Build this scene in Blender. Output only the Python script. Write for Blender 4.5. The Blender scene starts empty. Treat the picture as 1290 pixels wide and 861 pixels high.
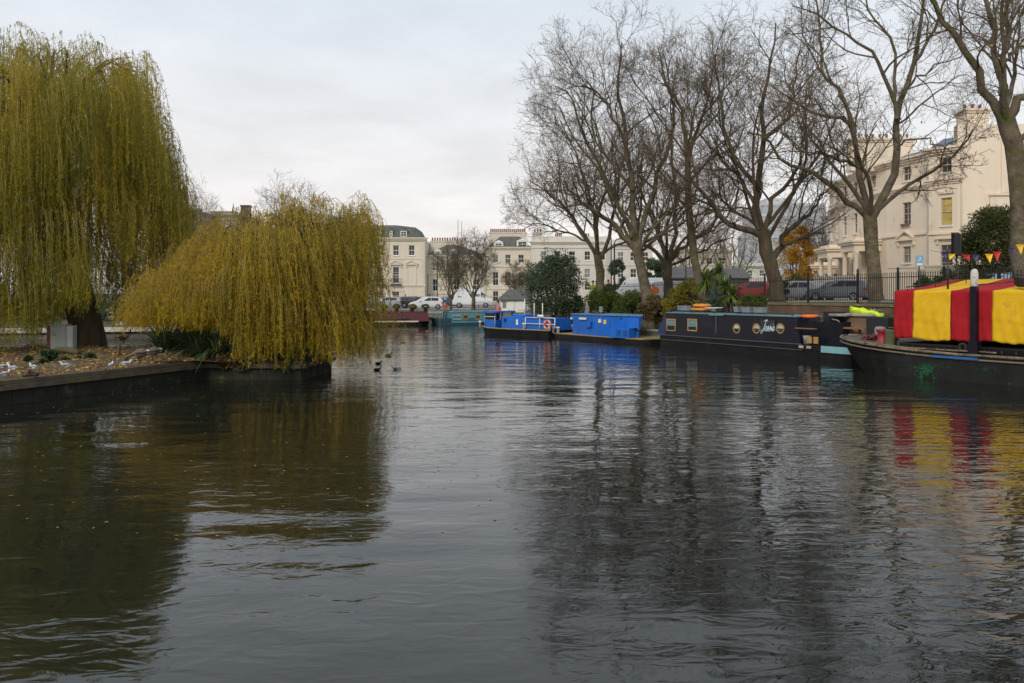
import bpy, math, random
import numpy as np
from mathutils import Vector, Matrix
from mathutils.bvhtree import BVHTree
random.seed(7); RNG = np.random.default_rng(11)
PI = math.pi; R = math.radians
S = bpy.context.scene
COL = S.collection
CH = 2.8                    # camera height above the water
def at(px, D, py=None):
    x = (px-645)/1000*D
    return Vector((x, D, 0 if py is None else CH-(py-370)/1000*D))
# ------------------------------------------------------------ materials
def nodes(name):
    m = bpy.data.materials.new(name); m.use_nodes = True
    nt = m.node_tree; return m, nt, nt.nodes['Principled BSDF']
def rgb(c): return (c[0], c[1], c[2], 1)
MATS = {}
def mat(name, col, rough=.75, var=.18, scale=3., bump=.0, bscale=30., metal=0., col2=None, patch=None, pscale=1.5, pth=.55, spec=.5, stretch=(1,1,1)):
    if name in MATS: return MATS[name]
    m, nt, b = nodes(name); L = nt.links
    tc = nt.nodes.new('ShaderNodeTexCoord'); mp = nt.nodes.new('ShaderNodeMapping'); mp.inputs['Scale'].default_value = stretch
    L.new(tc.outputs['Object'], mp.inputs['Vector'])
    n = nt.nodes.new('ShaderNodeTexNoise'); n.inputs['Scale'].default_value = scale; n.inputs['Detail'].default_value = 6; n.inputs['Roughness'].default_value = .62
    L.new(mp.outputs[0], n.inputs['Vector'])
    r = nt.nodes.new('ShaderNodeValToRGB'); r.color_ramp.elements[0].position = .3; r.color_ramp.elements[1].position = .7
    c2 = col2 or [min(1, c*(1+var)) for c in col]; c1 = [c*(1-var) for c in col] if not col2 else col
    r.color_ramp.elements[0].color = rgb(c1); r.color_ramp.elements[1].color = rgb(c2)
    L.new(n.outputs['Fac'], r.inputs[0]); out = r.outputs[0]
    if patch:
        n2 = nt.nodes.new('ShaderNodeTexNoise'); n2.inputs['Scale'].default_value = pscale; n2.inputs['Detail'].default_value = 8; n2.inputs['Roughness'].default_value = .7
        L.new(tc.outputs['Object'], n2.inputs['Vector'])
        r2 = nt.nodes.new('ShaderNodeValToRGB'); r2.color_ramp.elements[0].position = pth; r2.color_ramp.elements[1].position = pth+.1
        L.new(n2.outputs['Fac'], r2.inputs[0])
        mx = nt.nodes.new('ShaderNodeMix'); mx.data_type = 'RGBA'
        L.new(r2.outputs[0], mx.inputs['Factor']); L.new(out, mx.inputs['A']); mx.inputs['B'].default_value = rgb(patch); out = mx.outputs['Result']
    L.new(out, b.inputs['Base Color'])
    b.inputs['Roughness'].default_value = rough; b.inputs['Metallic'].default_value = metal
    b.inputs['Specular IOR Level'].default_value = spec
    if bump:
        n3 = nt.nodes.new('ShaderNodeTexNoise'); n3.inputs['Scale'].default_value = bscale; n3.inputs['Detail'].default_value = 5
        L.new(mp.outputs[0], n3.inputs['Vector'])
        bp = nt.nodes.new('ShaderNodeBump'); bp.inputs['Strength'].default_value = 1; bp.inputs['Distance'].default_value = bump
        L.new(n3.outputs['Fac'], bp.inputs['Height']); L.new(bp.outputs[0], b.inputs['Normal'])
    MATS[name] = m; return m
def leafmat(name, stops, trans=.35, rough=.55):
    if name in MATS: return MATS[name]
    m, nt, b = nodes(name); L = nt.links
    a = nt.nodes.new('ShaderNodeAttribute'); a.attribute_name = 'tint'
    r = nt.nodes.new('ShaderNodeValToRGB')
    while len(r.color_ramp.elements) < len(stops): r.color_ramp.elements.new(.5)
    for e, (p, c) in zip(r.color_ramp.elements, stops): e.position = p; e.color = rgb(c)
    L.new(a.outputs['Fac'], r.inputs[0]); L.new(r.outputs[0], b.inputs['Base Color'])
    b.inputs['Roughness'].default_value = rough; b.inputs['Specular IOR Level'].default_value = .3
    t = nt.nodes.new('ShaderNodeBsdfTranslucent'); L.new(r.outputs[0], t.inputs['Color'])
    mx = nt.nodes.new('ShaderNodeMixShader'); mx.inputs[0].default_value = trans
    L.new(b.outputs[0], mx.inputs[1]); L.new(t.outputs[0], mx.inputs[2])
    L.new(mx.outputs[0], nt.nodes['Material Output'].inputs[0])
    MATS[name] = m; return m
def brickmat(name, c1, c2, mortar, scale=1., bump=.006):
    if name in MATS: return MATS[name]
    m, nt, b = nodes(name); L = nt.links
    tc = nt.nodes.new('ShaderNodeTexCoord'); sp = nt.nodes.new('ShaderNodeSeparateXYZ'); cb = nt.nodes.new('ShaderNodeCombineXYZ'); ad = nt.nodes.new('ShaderNodeMath'); ad.operation = 'ADD'
    L.new(tc.outputs['Object'], sp.inputs[0]); L.new(sp.outputs[0], ad.inputs[0]); L.new(sp.outputs[1], ad.inputs[1]); L.new(ad.outputs[0], cb.inputs[0]); L.new(sp.outputs[2], cb.inputs[1])
    t = nt.nodes.new('ShaderNodeTexBrick'); L.new(cb.outputs[0], t.inputs['Vector'])
    t.inputs['Scale'].default_value = scale; t.inputs['Brick Width'].default_value = .23; t.inputs['Row Height'].default_value = .075; t.inputs['Mortar Size'].default_value = .008
    t.inputs['Color1'].default_value = rgb(c1); t.inputs['Color2'].default_value = rgb(c2); t.inputs['Mortar'].default_value = rgb(mortar)
    n = nt.nodes.new('ShaderNodeTexNoise'); n.inputs['Scale'].default_value = 1.3; n.inputs['Detail'].default_value = 7; L.new(tc.outputs['Object'], n.inputs['Vector'])
    mx = nt.nodes.new('ShaderNodeMix'); mx.data_type = 'RGBA'; mx.blend_type = 'OVERLAY'; mx.inputs['Factor'].default_value = .8
    L.new(t.outputs['Color'], mx.inputs['A']); L.new(n.outputs['Fac'], mx.inputs['B']); L.new(mx.outputs['Result'], b.inputs['Base Color'])
    b.inputs['Roughness'].default_value = .9
    MATS[name] = m; return m
def glassmat(name, col, rough=.06, em=None):
    if name in MATS: return MATS[name]
    m = mat(name, col, rough, .35, 1.2, .0)
    return m
stucco = mat('stucco', (.60,.54,.44), .85, .09, .6, .004, 8, patch=(.43,.38,.31), pscale=.5, pth=.6, stretch=(1,1,.35))
stucco_w = mat('stucco_white', (.58,.55,.49), .85, .09, .6, .004, 8, patch=(.42,.40,.35), pscale=.5, pth=.6, stretch=(1,1,.35))
stucco_v = mat('stucco_villa', (.78,.66,.52), .8, .05, .5, .004, 8, patch=(.60,.49,.37), pscale=.55, pth=.57, stretch=(1,1,.3))
slate = mat('slate', (.09,.085,.08), .7, .3, 2., .01, 14, patch=(.15,.13,.11), pscale=1)
slate_b = mat('blue_slate', (.11,.14,.19), .6, .25, 3., .01, 14)
green_roof = mat('green_copper_roof', (.075,.09,.075), .8, .3, 1.2, .01, 9, patch=(.13,.145,.125), pscale=.7)
terracotta = mat('terracotta', (.24,.10,.065), .8, .25, 4)
concrete = mat('concrete', (.28,.27,.24), .85, .25, 2., .01, 20)
glass = glassmat('window_glass', (.035,.04,.045))
glass_l = glassmat('pale_blind', (.2,.21,.21), .2)
glass_y = glassmat('yellow_blind', (.55,.42,.1), .3)
white = mat('white_paint', (.75,.74,.7), .5, .06, 4)
iron = mat('black_iron', (.012,.012,.013), .45, .3, 10)
woodmat = mat('weathered_wood', (.16,.11,.07), .8, .3, 5, .004, 40, stretch=(1,1,6))
rubber = mat('rubber', (.02,.02,.02), .8)
chrome = mat('alloy', (.5,.5,.52), .3, .1, 3, metal=.8)
redlight = mat('red_lens', (.45,.02,.02), .2, .1)
plate_y = mat('yellow_plate', (.75,.5,.05), .4, .05)
bark = mat('plane_bark', (.065,.05,.034), .95, .35, 2.2, .05, 9, col2=(.19,.155,.11), patch=(.085,.09,.03), pscale=.8, pth=.52, spec=.2)
bark_d = mat('dark_bark', (.05,.038,.026), .95, .3, 3, .08, 7, col2=(.13,.10,.066), stretch=(1,1,.25), spec=.2)
twig = mat('twig_bark', (.14,.10,.07), .9, .3, .6, col2=(.20,.15,.105), spec=.2)
twig_h = mat('far_twigs', (.16,.13,.11), .9, .3, .6)
# ------------------------------------------------------------ mesh helpers
class MB:
    def __init__(s, M=None): s.v = []; s.f = []; s.m = []; s.s = []; s.M = M or Matrix()
    def add(s, vs, fs, mi=0, sm=False):
        o = len(s.v); s.v += [s.M @ Vector(v) for v in vs]
        for f in fs: s.f.append([o+i for i in f]); s.m.append(mi); s.s.append(sm)
    def box(s, x0, x1, y0, y1, z0, z1, mi=0, tx=0, ty=0):
        s.add([(x0,y0,z0),(x1,y0,z0),(x1,y1,z0),(x0,y1,z0),(x0+tx,y0+ty,z1),(x1-tx,y0+ty,z1),(x1-tx,y1-ty,z1),(x0+tx,y1-ty,z1)],
              [(0,3,2,1),(4,5,6,7),(0,1,5,4),(1,2,6,5),(2,3,7,6),(3,0,4,7)], mi)
    def rbox(s, x0, x1, y0, y1, z0, z1, r=.03, mi=0):     # box with chamfered top and vertical edges
        def ring(k, z): return [(x0+k+r,y0+k,z),(x1-k-r,y0+k,z),(x1-k,y0+k+r,z),(x1-k,y1-k-r,z),(x1-k-r,y1-k,z),(x0+k+r,y1-k,z),(x0+k,y1-k-r,z),(x0+k,y0+k+r,z)]
        s.loft([ring(0,z0),ring(0,z1-r),ring(r*.35,z1-r*.3),ring(r,z1)], mi, caps=True)
    def loft(s, rings, mi=0, caps=True, sm=False, closed=True):
        n = len(rings[0]); vs = [p for r in rings for p in r]; fs = []
        for i in range(len(rings)-1):
            for j in range(n if closed else n-1):
                k = (j+1) % n; fs.append((i*n+j, i*n+k, (i+1)*n+k, (i+1)*n+j))
        if caps: fs.append(tuple(reversed(range(n)))); fs.append(tuple((len(rings)-1)*n+j for j in range(n)))
        s.add(vs, fs, mi, sm)
    def tube(s, pts, rads, n=6, mi=0, caps=True, sm=True, sy=1., sz=1.):
        pts = [Vector(p) for p in pts]
        if not hasattr(rads, '__len__'): rads = [rads]*len(pts)
        rings = []
        for i, p in enumerate(pts):
            t = (pts[min(i+1,len(pts)-1)]-pts[max(i-1,0)]).normalized()
            u = Vector((0,0,1)) if abs(t.z) < .92 else Vector((0,1,0))
            a = t.cross(u).normalized(); b = a.cross(t).normalized()
            rings.append([p+(a*math.cos(2*PI*k/n)*sy+b*math.sin(2*PI*k/n)*sz)*rads[i] for k in range(n)])
        s.loft(rings, mi, caps, sm)
    def lathe(s, prof, n=12, c=(0,0,0), mi=0, sm=True, sx=1., sy=1.):
        s.loft([[(c[0]+r*math.cos(2*PI*k/n)*sx, c[1]+r*math.sin(2*PI*k/n)*sy, c[2]+z) for k in range(n)] for r, z in prof], mi, True, sm)
    def blob(s, c, rx, ry, rz, mi=0, n=10, k=7):
        s.lathe([(max(.02,math.sin(PI*i/k))*rx, -math.cos(PI*i/k)*rz) for i in range(k+1)], n, c, mi, True, 1, ry/rx)
    def prism(s, poly, z0, z1, mi=0):
        s.loft([[(x,y,z0) for x,y in poly],[(x,y,z1) for x,y in poly]], mi)
    def extr(s, poly, y0, y1, mi=0):      # polygon in xz extruded along y
        s.loft([[(x,y0,z) for x,z in poly],[(x,y1,z) for x,z in poly]], mi)
    def disc(s, c, r, d=.02, n=14, mi=0, hole=0):     # disc facing -y
        a = [(c[0]+r*math.cos(2*PI*k/n), c[1]-d, c[2]+r*math.sin(2*PI*k/n)) for k in range(n)]
        b = [(c[0]+r*math.cos(2*PI*k/n), c[1], c[2]+r*math.sin(2*PI*k/n)) for k in range(n)]
        if not hole: s.loft([b,a], mi); return
        a2 = [(c[0]+hole*math.cos(2*PI*k/n), c[1]-d, c[2]+hole*math.sin(2*PI*k/n)) for k in range(n)]
        b2 = [(c[0]+hole*math.cos(2*PI*k/n), c[1], c[2]+hole*math.sin(2*PI*k/n)) for k in range(n)]
        s.loft([b,a,a2,b2,b], mi, caps=False)
    def build(s, name, mats, parent=None):
        me = bpy.data.meshes.new(name); me.from_pydata(s.v, [], s.f)
        if not isinstance(mats, (list, tuple)): mats = [mats]
        for m in mats: me.materials.append(m)
        me.polygons.foreach_set('material_index', s.m); me.polygons.foreach_set('use_smooth', s.s)
        me.update()
        import bmesh
        bm = bmesh.new(); bm.from_mesh(me); bmesh.ops.recalc_face_normals(bm, faces=bm.faces); bm.to_mesh(me); bm.free()
        o = bpy.data.objects.new(name, me); COL.objects.link(o)
        if parent: o.parent = parent
        return o
def nmesh(name, V, F, mats, parent=None, smooth=False, tint=None, mi=None):
    V = np.asarray(V, dtype=np.float32).reshape(-1,3); F = np.asarray(F, dtype=np.int32); k = F.shape[1]; n = len(F)
    me = bpy.data.meshes.new(name)
    me.vertices.add(len(V)); me.vertices.foreach_set('co', V.ravel())
    me.loops.add(n*k); me.loops.foreach_set('vertex_index', F.ravel())
    me.polygons.add(n); me.polygons.foreach_set('loop_start', np.arange(0, n*k, k, dtype=np.int32))
    if smooth: me.polygons.foreach_set('use_smooth', np.ones(n, dtype=bool))
    if mi is not None: me.polygons.foreach_set('material_index', np.asarray(mi, dtype=np.int32))
    if not isinstance(mats, (list, tuple)): mats = [mats]
    for m in mats: me.materials.append(m)
    if tint is not None:
        a = me.attributes.new('tint', 'FLOAT', 'FACE'); a.data.foreach_set('value', np.asarray(tint, dtype=np.float32))
    me.update(calc_edges=True)
    o = bpy.data.objects.new(name, me); COL.objects.link(o)
    if parent: o.parent = parent
    return o
def tag(o, label=None, cat=None, group=None, kind=None):
    if label: o['label'] = label
    if cat: o['category'] = cat
    if group: o['group'] = group
    if kind: o['kind'] = kind
    return o
def thing(name, label, cat, loc=(0,0,0), rz=0, group=None):
    o = bpy.data.objects.new(name, None); COL.objects.link(o); o.location = loc; o.rotation_euler = (0,0,rz); o.empty_display_size = .2
    return tag(o, label, cat, group)
def copytree(o, parent=None):
    c = o.copy(); COL.objects.link(c); c.parent = parent
    for ch in list(o.children): copytree(ch, c)
    return c
def place(proto, first, loc, rz, label, scale=1):
    o = proto if first else copytree(proto)
    o.location = loc; o.rotation_euler = (0,0,rz); o.scale = (scale,)*3; o['label'] = label
    return o
# ------------------------------------------------------------ basin, banks and ground
# stations: water edge P, street edge F, towpath inner fraction, path z, street z
ST = [((60,-12),(64,-12),.5,.55,2.4), ((30,12),(34,14),.5,.55,2.4), ((24,19.5),(26,21.5),.5,.55,2.4), ((19.6,26.2),(21.2,27.5),.5,.55,2.4), ((16.6,31),(19.2,31.5),.7,.55,2.4),
      ((16.0,33.5),(18.5,34),.7,.55,2.4), ((12.9,38.7),(17,39),.75,.55,2.38), ((11.0,44.3),(14.2,44.5),.5,.55,2.3), ((7.0,50.5),(10.5,52),.4,.5,2.2), ((2.6,58.5),(6,60),.35,.5,2.0),
      ((-1.5,73),(2,77),.4,.7,1.2), ((-6,72.6),(-5.5,76),.5,.75,.95), ((-13,70.6),(-14,74),.5,.8,.9), ((-16,66),(-20,69),.5,.7,.9), ((-21,49.5),(-27,53),.4,.6,1.2), ((-31,47),(-33,52),.4,.6,1.2),
      ((-60,43),(-62,48),.4,.6,1.2), ((-85,-12),(-90,-12),.5,.6,1.2), ((-20,-16),(-20,-20),.5,.6,1.2), ((30,-16),(30,-20),.5,.6,1.6)]
C0 = Vector((-8,35))
def rad(F, d):
    v = Vector(F)-C0; return Vector(F)+v.normalized()*d
Vg = []; Fg = []; Mg = []; NC = 9
for P, F, fr, zp, zs in ST:
    P = Vector(P); Fv = Vector(F); T = P.lerp(Fv, fr)
    cols = [(P,-1.6),(P,zp),(T,zp+.02),(Fv,zs),(rad(F,3),zs),(rad(F,12),zs),(rad(F,60),zs*.5+.7),(rad(F,400),1.5),(rad(F,5000),1.5)]
    Vg += [(p.x,p.y,z) for p,z in cols]
n = len(ST)
for i in range(n):
    j = (i+1) % n
    for k in range(NC-1):
        Fg.append((i*NC+k, j*NC+k, j*NC+k+1, i*NC+k+1)); Mg.append([0,1,2,3,3,3,4,4][k])
quay = mat('quay_wall', (.13,.12,.1), .9, .35, 1.5, .01, 12, patch=(.07,.08,.04), pscale=1.2)
dirt = mat('leafy_dirt', (.14,.105,.07), .95, .3, 1.5, .03, 12, patch=(.26,.17,.07), pscale=2.5, pth=.52)
slope_m = mat('planted_slope', (.09,.085,.045), .95, .4, 1., .05, 6, patch=(.16,.12,.07), pscale=1.2)
pave = mat('paving', (.26,.245,.22), .9, .15, 1.2, .004, 12)
field = mat('distant_ground', (.12,.12,.09), .95, .3, .05)
ground = nmesh('ground', Vg, Fg, [quay, dirt, slope_m, pave, field], mi=Mg); tag(ground, kind='structure')
bvh = BVHTree.FromPolygons([Vector(v) for v in Vg], Fg)
def gz(x, y):
    h = bvh.ray_cast(Vector((x,y,60)), Vector((0,0,-1)))
    return h[0].z if h[0] else 0
# road ring 9 m wide
asphalt = mat('asphalt', (.055,.055,.056), .9, .25, 2., .004, 60)
Vr = []; Fr = []
for P, F, fr, zp, zs in ST:
    for d, dz in ((3.4,.004),(11.6,.004)):
        p = rad(F,d); Vr.append((p.x,p.y,zs+dz))
for i in range(n):
    j = (i+1) % n; Fr.append((i*2,j*2,j*2+1,i*2+1))
tag(nmesh('road', Vr, Fr, asphalt), kind='structure')
mb = MB(); kb = []
for i in range(3, 13):
    for d in (3.3, 11.6):
        a = rad(ST[i][1],d); b = rad(ST[i+1][1],d); a2 = rad(ST[i][1],d+.15); b2 = rad(ST[i+1][1],d+.15); za, zb = ST[i][4], ST[i+1][4]
        mb.add([(a.x,a.y,za-.1),(b.x,b.y,zb-.1),(b2.x,b2.y,zb-.1),(a2.x,a2.y,za-.1),(a.x,a.y,za+.12),(b.x,b.y,zb+.12),(b2.x,b2.y,zb+.12),(a2.x,a2.y,za+.12)],[(4,5,6,7),(0,1,5,4),(2,3,7,6)])
tag(mb.build('kerb', concrete), kind='structure')
# quay coping along the water
def strip_wall(name, pts, w, z0, z1, m, label, cat, proud=.05):
    mb = MB()
    for (a, b) in zip(pts[:-1], pts[1:]):
        a3 = Vector((a[0],a[1],0)); b3 = Vector((b[0],b[1],0)); d = (b3-a3); L = d.length; ang = math.atan2(d.y,d.x)
        mb.M = Matrix.Translation(a3) @ Matrix.Rotation(ang,4,'Z')
        mb.box(-proud, L+proud*.5, 0, w, z0, z1)
    o = mb.build(name, m)
    return tag(o, label, cat) if label else tag(o, kind='structure')
coping = mat('stone_coping', (.3,.29,.26), .85, .2, 2, .006, 20, patch=(.15,.15,.1))
strip_wall('bank_edge', [ST[i][0] for i in range(13,2,-1)], .35, .3, .62, coping, None, None)
# pale edging of the channel behind the island
strip_wall('channel_edge', [(-60,42.9),(-31,46.9),(-21,49.4)], .4, .38, .72, mat('pale_edging', (.62,.6,.56), .8, .15, 2, patch=(.3,.28,.22), pscale=2), None, None)
# ------------------------------------------------------------ water
def watermat():
    m, nt, b = nodes('canal_water'); L = nt.links
    b.inputs['Base Color'].default_value = (.012,.014,.011,1); b.inputs['Roughness'].default_value = .012; b.inputs['IOR'].default_value = 1.46; b.inputs['Specular IOR Level'].default_value = .5
    tc = nt.nodes.new('ShaderNodeTexCoord')
    def noise(sc, det, rot, stretch, ro=.5, dist=0):
        mp = nt.nodes.new('ShaderNodeMapping'); mp.inputs['Rotation'].default_value = (0,0,rot); mp.inputs['Scale'].default_value = stretch
        L.new(tc.outputs['Object'], mp.inputs[0]); n = nt.nodes.new('ShaderNodeTexNoise'); n.inputs['Scale'].default_value = sc; n.inputs['Detail'].default_value = det; n.inputs['Roughness'].default_value = ro; n.inputs['Distortion'].default_value = dist
        L.new(mp.outputs[0], n.inputs[0]); return n.outputs['Fac']
    def mth(op, a, c):
        k = nt.nodes.new('ShaderNodeMath'); k.operation = op
        for i, q in enumerate((a, c)):
            if isinstance(q, (int,float)): k.inputs[i].default_value = q
            else: L.new(q, k.inputs[i])
        return k.outputs[0]
    def ramp(x, a, c, lo, hi):
        r = nt.nodes.new('ShaderNodeMapRange'); r.interpolation_type = 'SMOOTHSTEP'
        L.new(x, r.inputs[0]); r.inputs[1].default_value = a; r.inputs[2].default_value = c; r.inputs[3].default_value = lo; r.inputs[4].default_value = hi; return r.outputs[0]
    swell = mth('MULTIPLY', noise(.55, 1.5, .12, (.75,1.6,1)), WAVE[0])
    chop = noise(3.0, 2, -.1, (.75,1.6,1), .5, .8)
    fine = noise(11, 3, .1, (.6,1.5,1), .6)
    wind = ramp(noise(.06, 2, .3, (1,1.6,1)), .38, .62, .15, 1.)
    xs = nt.nodes.new('ShaderNodeSeparateXYZ'); L.new(tc.outputs['Object'], xs.inputs[0])
    side = ramp(xs.outputs[0], -3., 4., .55, 1.)
    far = ramp(xs.outputs[1], 8., 22., .5, .75)
    amt = mth('MULTIPLY', wind, mth('MAXIMUM', side, far))
    h = mth('ADD', swell, mth('ADD', mth('MULTIPLY', mth('MULTIPLY', chop, WAVE[1]), mth('ADD', amt, .18)), mth('MULTIPLY', mth('MULTIPLY', fine, WAVE[2]), amt)))
    bp = nt.nodes.new('ShaderNodeBump'); bp.inputs['Strength'].default_value = 1; bp.inputs['Distance'].default_value = 1.
    L.new(h, bp.inputs['Height']); L.new(bp.outputs[0], b.inputs['Normal'])
    return m
WAVE = (.040, .0165, .0009)
w = nmesh('water', [(-100,-30,0),(100,-30,0),(100,90,0),(-100,90,0)], [(0,1,2,3)], watermat()); tag(w, kind='structure')
# ------------------------------------------------------------ island
isl = [(-18,8),(-15.2,13.5),(-12.7,19.7),(-11.5,22.5),(-10,25.9),(-6.8,25.6),(-6.5,28.6),(-9,31.8),(-13,32.6),(-20,32.8),(-36,31),(-38,10)]
IZ = .55
island_m = mat('island_soil', (.10,.075,.05), .95, .3, 2., .03, 14, patch=(.17,.11,.045), pscale=1.6, pth=.5)
m = MB(); m.prism([(x,y) for x,y in isl], -1.5, IZ-.03); io = m.build('island_ground', [mat('sheet_piling', (.016,.016,.010), .9, .5, 1.2, .02, 8, patch=(.05,.065,.02), pscale=2)]); tag(io, kind='structure')
# bumpy top
gx, gy = np.meshgrid(np.linspace(-38,-6.4,150), np.linspace(8,33,120))
from mathutils.geometry import intersect_point_tri_2d
def inside(x, y, poly):
    c = False; j = len(poly)-1
    for i in range(len(poly)):
        xi, yi = poly[i]; xj, yj = poly[j]
        if (yi > y) != (yj > y) and x < (xj-xi)*(y-yi)/(yj-yi)+xi: c = not c
        j = i
    return c
cen = Vector((-20,24))
m = MB(); rings = []
N_ = 96
def islp(t):    # point on outline by parameter
    k = int(t*len(isl)) % len(isl); f = t*len(isl)-int(t*len(isl)); a = Vector(isl[k]); b = Vector(isl[(k+1)%len(isl)]); return a.lerp(b,f)
for q in range(0, 25):
    s_ = 1-(q/25)**1.0*.98
    ring = []
    for k in range(N_):
        p = islp(k/N_); p2 = cen+(p-cen)*s_
        z = IZ+(.02 if q == 0 else .05*math.sin(p2.x*1.1)*math.sin(p2.y*.9)+.03*math.sin(p2.x*3.1+p2.y*2.3)+min(.12,.04*q))*(0 if q==0 else 1)
        ring.append((p2.x,p2.y,z))
    rings.append(ring)
m.loft(rings, 0, False, True); tag(m.build('island_top', island_m), kind='structure')
# timber edging, two stepped rails, with upright boards
edge = isl[0:6]+[isl[6]]
ew = mat('edging_timber', (.085,.068,.045), .9, .35, 3, .006, 30, patch=(.08,.09,.02), pscale=2)
m = MB(); sms = []
for a, b in zip(edge[:-1], edge[1:]):
    a3 = Vector((*a,0)); b3 = Vector((*b,0)); d = b3-a3; L_ = d.length
    m.M = Matrix.Translation(a3) @ Matrix.Rotation(math.atan2(d.y,d.x),4,'Z')
    dz = -.01
    m.box(-.03, L_+.02, -.05, .07, IZ-.02, IZ+.08)
    m.box(-.06, L_+.04, -.13, -.05, IZ-.16, IZ-.03)
    x = .3
    while x < L_: sms.append(MB(m.M.copy())); sms[-1].box(x, x+.022, -.02, -.001, -.6, IZ-.16); x += .55+random.random()*.12
et_ = m.build('timber_edging', ew); [bt.build('seam_batten', mat('wet_timber',(.015,.014,.01),.8), et_) for bt in sms]; tag(et_, 'weathered timber edging along the front of the willow island', 'edging')
SUNE = 1.5; SKYK = 1.05
# ------------------------------------------------------------ vegetation
def leafquads(P, D_, L_, W_):
    """rhombus leaves: base P, direction D_, length L_, width W_"""
    n = len(P); r = RNG.normal(size=(n,3)); s = np.cross(D_, r); s /= np.linalg.norm(s,axis=1,keepdims=True)+1e-9
    L_ = np.broadcast_to(np.asarray(L_), (n,))[:,None]; W_ = np.broadcast_to(np.asarray(W_), (n,))[:,None]
    V = np.stack([P, P+D_*L_*.45+s*W_*.5, P+D_*L_, P+D_*L_*.45-s*W_*.5], 1).reshape(-1,3)
    return V, np.arange(n*4).reshape(n,4)
def tubes(P, Rr, n):
    """P (N,K,3), Rr (N,K) -> verts, quads"""
    N, K, _ = P.shape
    T = np.empty_like(P); T[:,1:-1] = P[:,2:]-P[:,:-2]; T[:,0] = P[:,1]-P[:,0]; T[:,-1] = P[:,-1]-P[:,-2]
    T /= np.linalg.norm(T,axis=2,keepdims=True)+1e-9
    ref = np.where(np.abs(T[:,:1,2:3]) < .85, np.array([0,0,1.]), np.array([0,1.,0])); ref = np.broadcast_to(ref, T.shape)
    A = np.cross(T, ref); A /= np.linalg.norm(A,axis=2,keepdims=True)+1e-9; B = np.cross(A, T)
    an = np.arange(n)*2*PI/n
    V = P[:,:,None]+(A[:,:,None]*np.cos(an)[None,None,:,None]+B[:,:,None]*np.sin(an)[None,None,:,None])*Rr[:,:,None,None]
    base = (np.arange(N)*K*n)[:,None,None]; k = np.arange(K-1)[None,:,None]*n; j = np.arange(n)[None,None,:]; j2 = (j+1)%n
    F = np.stack([base+k+j, base+k+j2, base+k+n+j2, base+k+n+j], -1).reshape(-1,4)
    return V.reshape(-1,3), F
def join(parts):
    Vs = []; Fs = []; o = 0
    for V, F in parts: Vs.append(V); Fs.append(F+o); o += len(V)
    return np.concatenate(Vs), np.concatenate(Fs)
def resample(pts, K, jitter=0.):
    pts = np.array(pts, float); q = np.concatenate([[2*pts[0]-pts[1]], pts, [2*pts[-1]-pts[-2]]])
    seg = np.linalg.norm(np.diff(pts,axis=0),axis=1); cum = np.concatenate([[0],np.cumsum(seg)]); out = []
    for s in np.linspace(0, cum[-1], K):
        i = min(np.searchsorted(cum, s, side='right')-1, len(pts)-2); t = (s-cum[i])/max(seg[i],1e-6)
        p0,p1,p2,p3 = q[i],q[i+1],q[i+2],q[i+3]
        out.append(.5*((2*p1)+(-p0+p2)*t+(2*p0-5*p1+4*p2-p3)*t*t+(-p0+3*p1-3*p2+p3)*t**3))
    out = np.array(out)
    if jitter: out[1:] += RNG.normal(size=(K-1,3))*jitter
    return out
def children(P, Rr, m, t0, t1, ang, length, up, K, rr, wig, env=None, lscale='taper'):
    N, Kp, _ = P.shape; tot = N*m
    pi = np.repeat(np.arange(N), m); t = (np.tile(np.arange(m),N)+RNG.random(tot))/m*(t1-t0)+t0
    f = t*(Kp-1); i0 = np.minimum(f.astype(int), Kp-2); fr = (f-i0)[:,None]
    base = P[pi,i0]*(1-fr)+P[pi,i0+1]*fr; rb = Rr[pi,i0]*(1-fr[:,0])+Rr[pi,i0+1]*fr[:,0]
    tan = P[pi,i0+1]-P[pi,i0]; tan /= np.linalg.norm(tan,axis=1,keepdims=True)+1e-9
    r = RNG.normal(size=(tot,3)); side = r-tan*(r*tan).sum(1,keepdims=True); side /= np.linalg.norm(side,axis=1,keepdims=True)+1e-9
    a = RNG.uniform(ang[0], ang[1], tot)[:,None]
    d = tan*np.cos(a)+side*np.sin(a); d[:,2] += up; d /= np.linalg.norm(d,axis=1,keepdims=True)
    Ln = length*RNG.uniform(.6,1.25,tot)*(1.15-.55*t)
    if env is not None:
        c, Rv = env; e = np.linalg.norm((base+d*Ln[:,None]-c)/Rv,axis=1)
        Ln = np.where(e > 1.05, Ln*np.maximum(.4, 1/e**2), Ln)
        e2 = np.linalg.norm((base-c)/Rv,axis=1); Ln = np.where(e2 > 1.05, Ln*.45, Ln)
    step = (Ln/(K-1))[:,None]; pts = [base]; dd = d
    for k in range(1, K):
        dd = dd+RNG.normal(size=(tot,3))*wig; dd[:,2] += up*.18; dd /= np.linalg.norm(dd,axis=1,keepdims=True)
        pts.append(pts[-1]+dd*step)
    Pn = np.stack(pts,1); r0 = np.minimum(rb*rr, .0135*Ln+.003)
    Rn = r0[:,None]*np.linspace(1,.35,K)[None,:]
    return Pn, Rn
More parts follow.
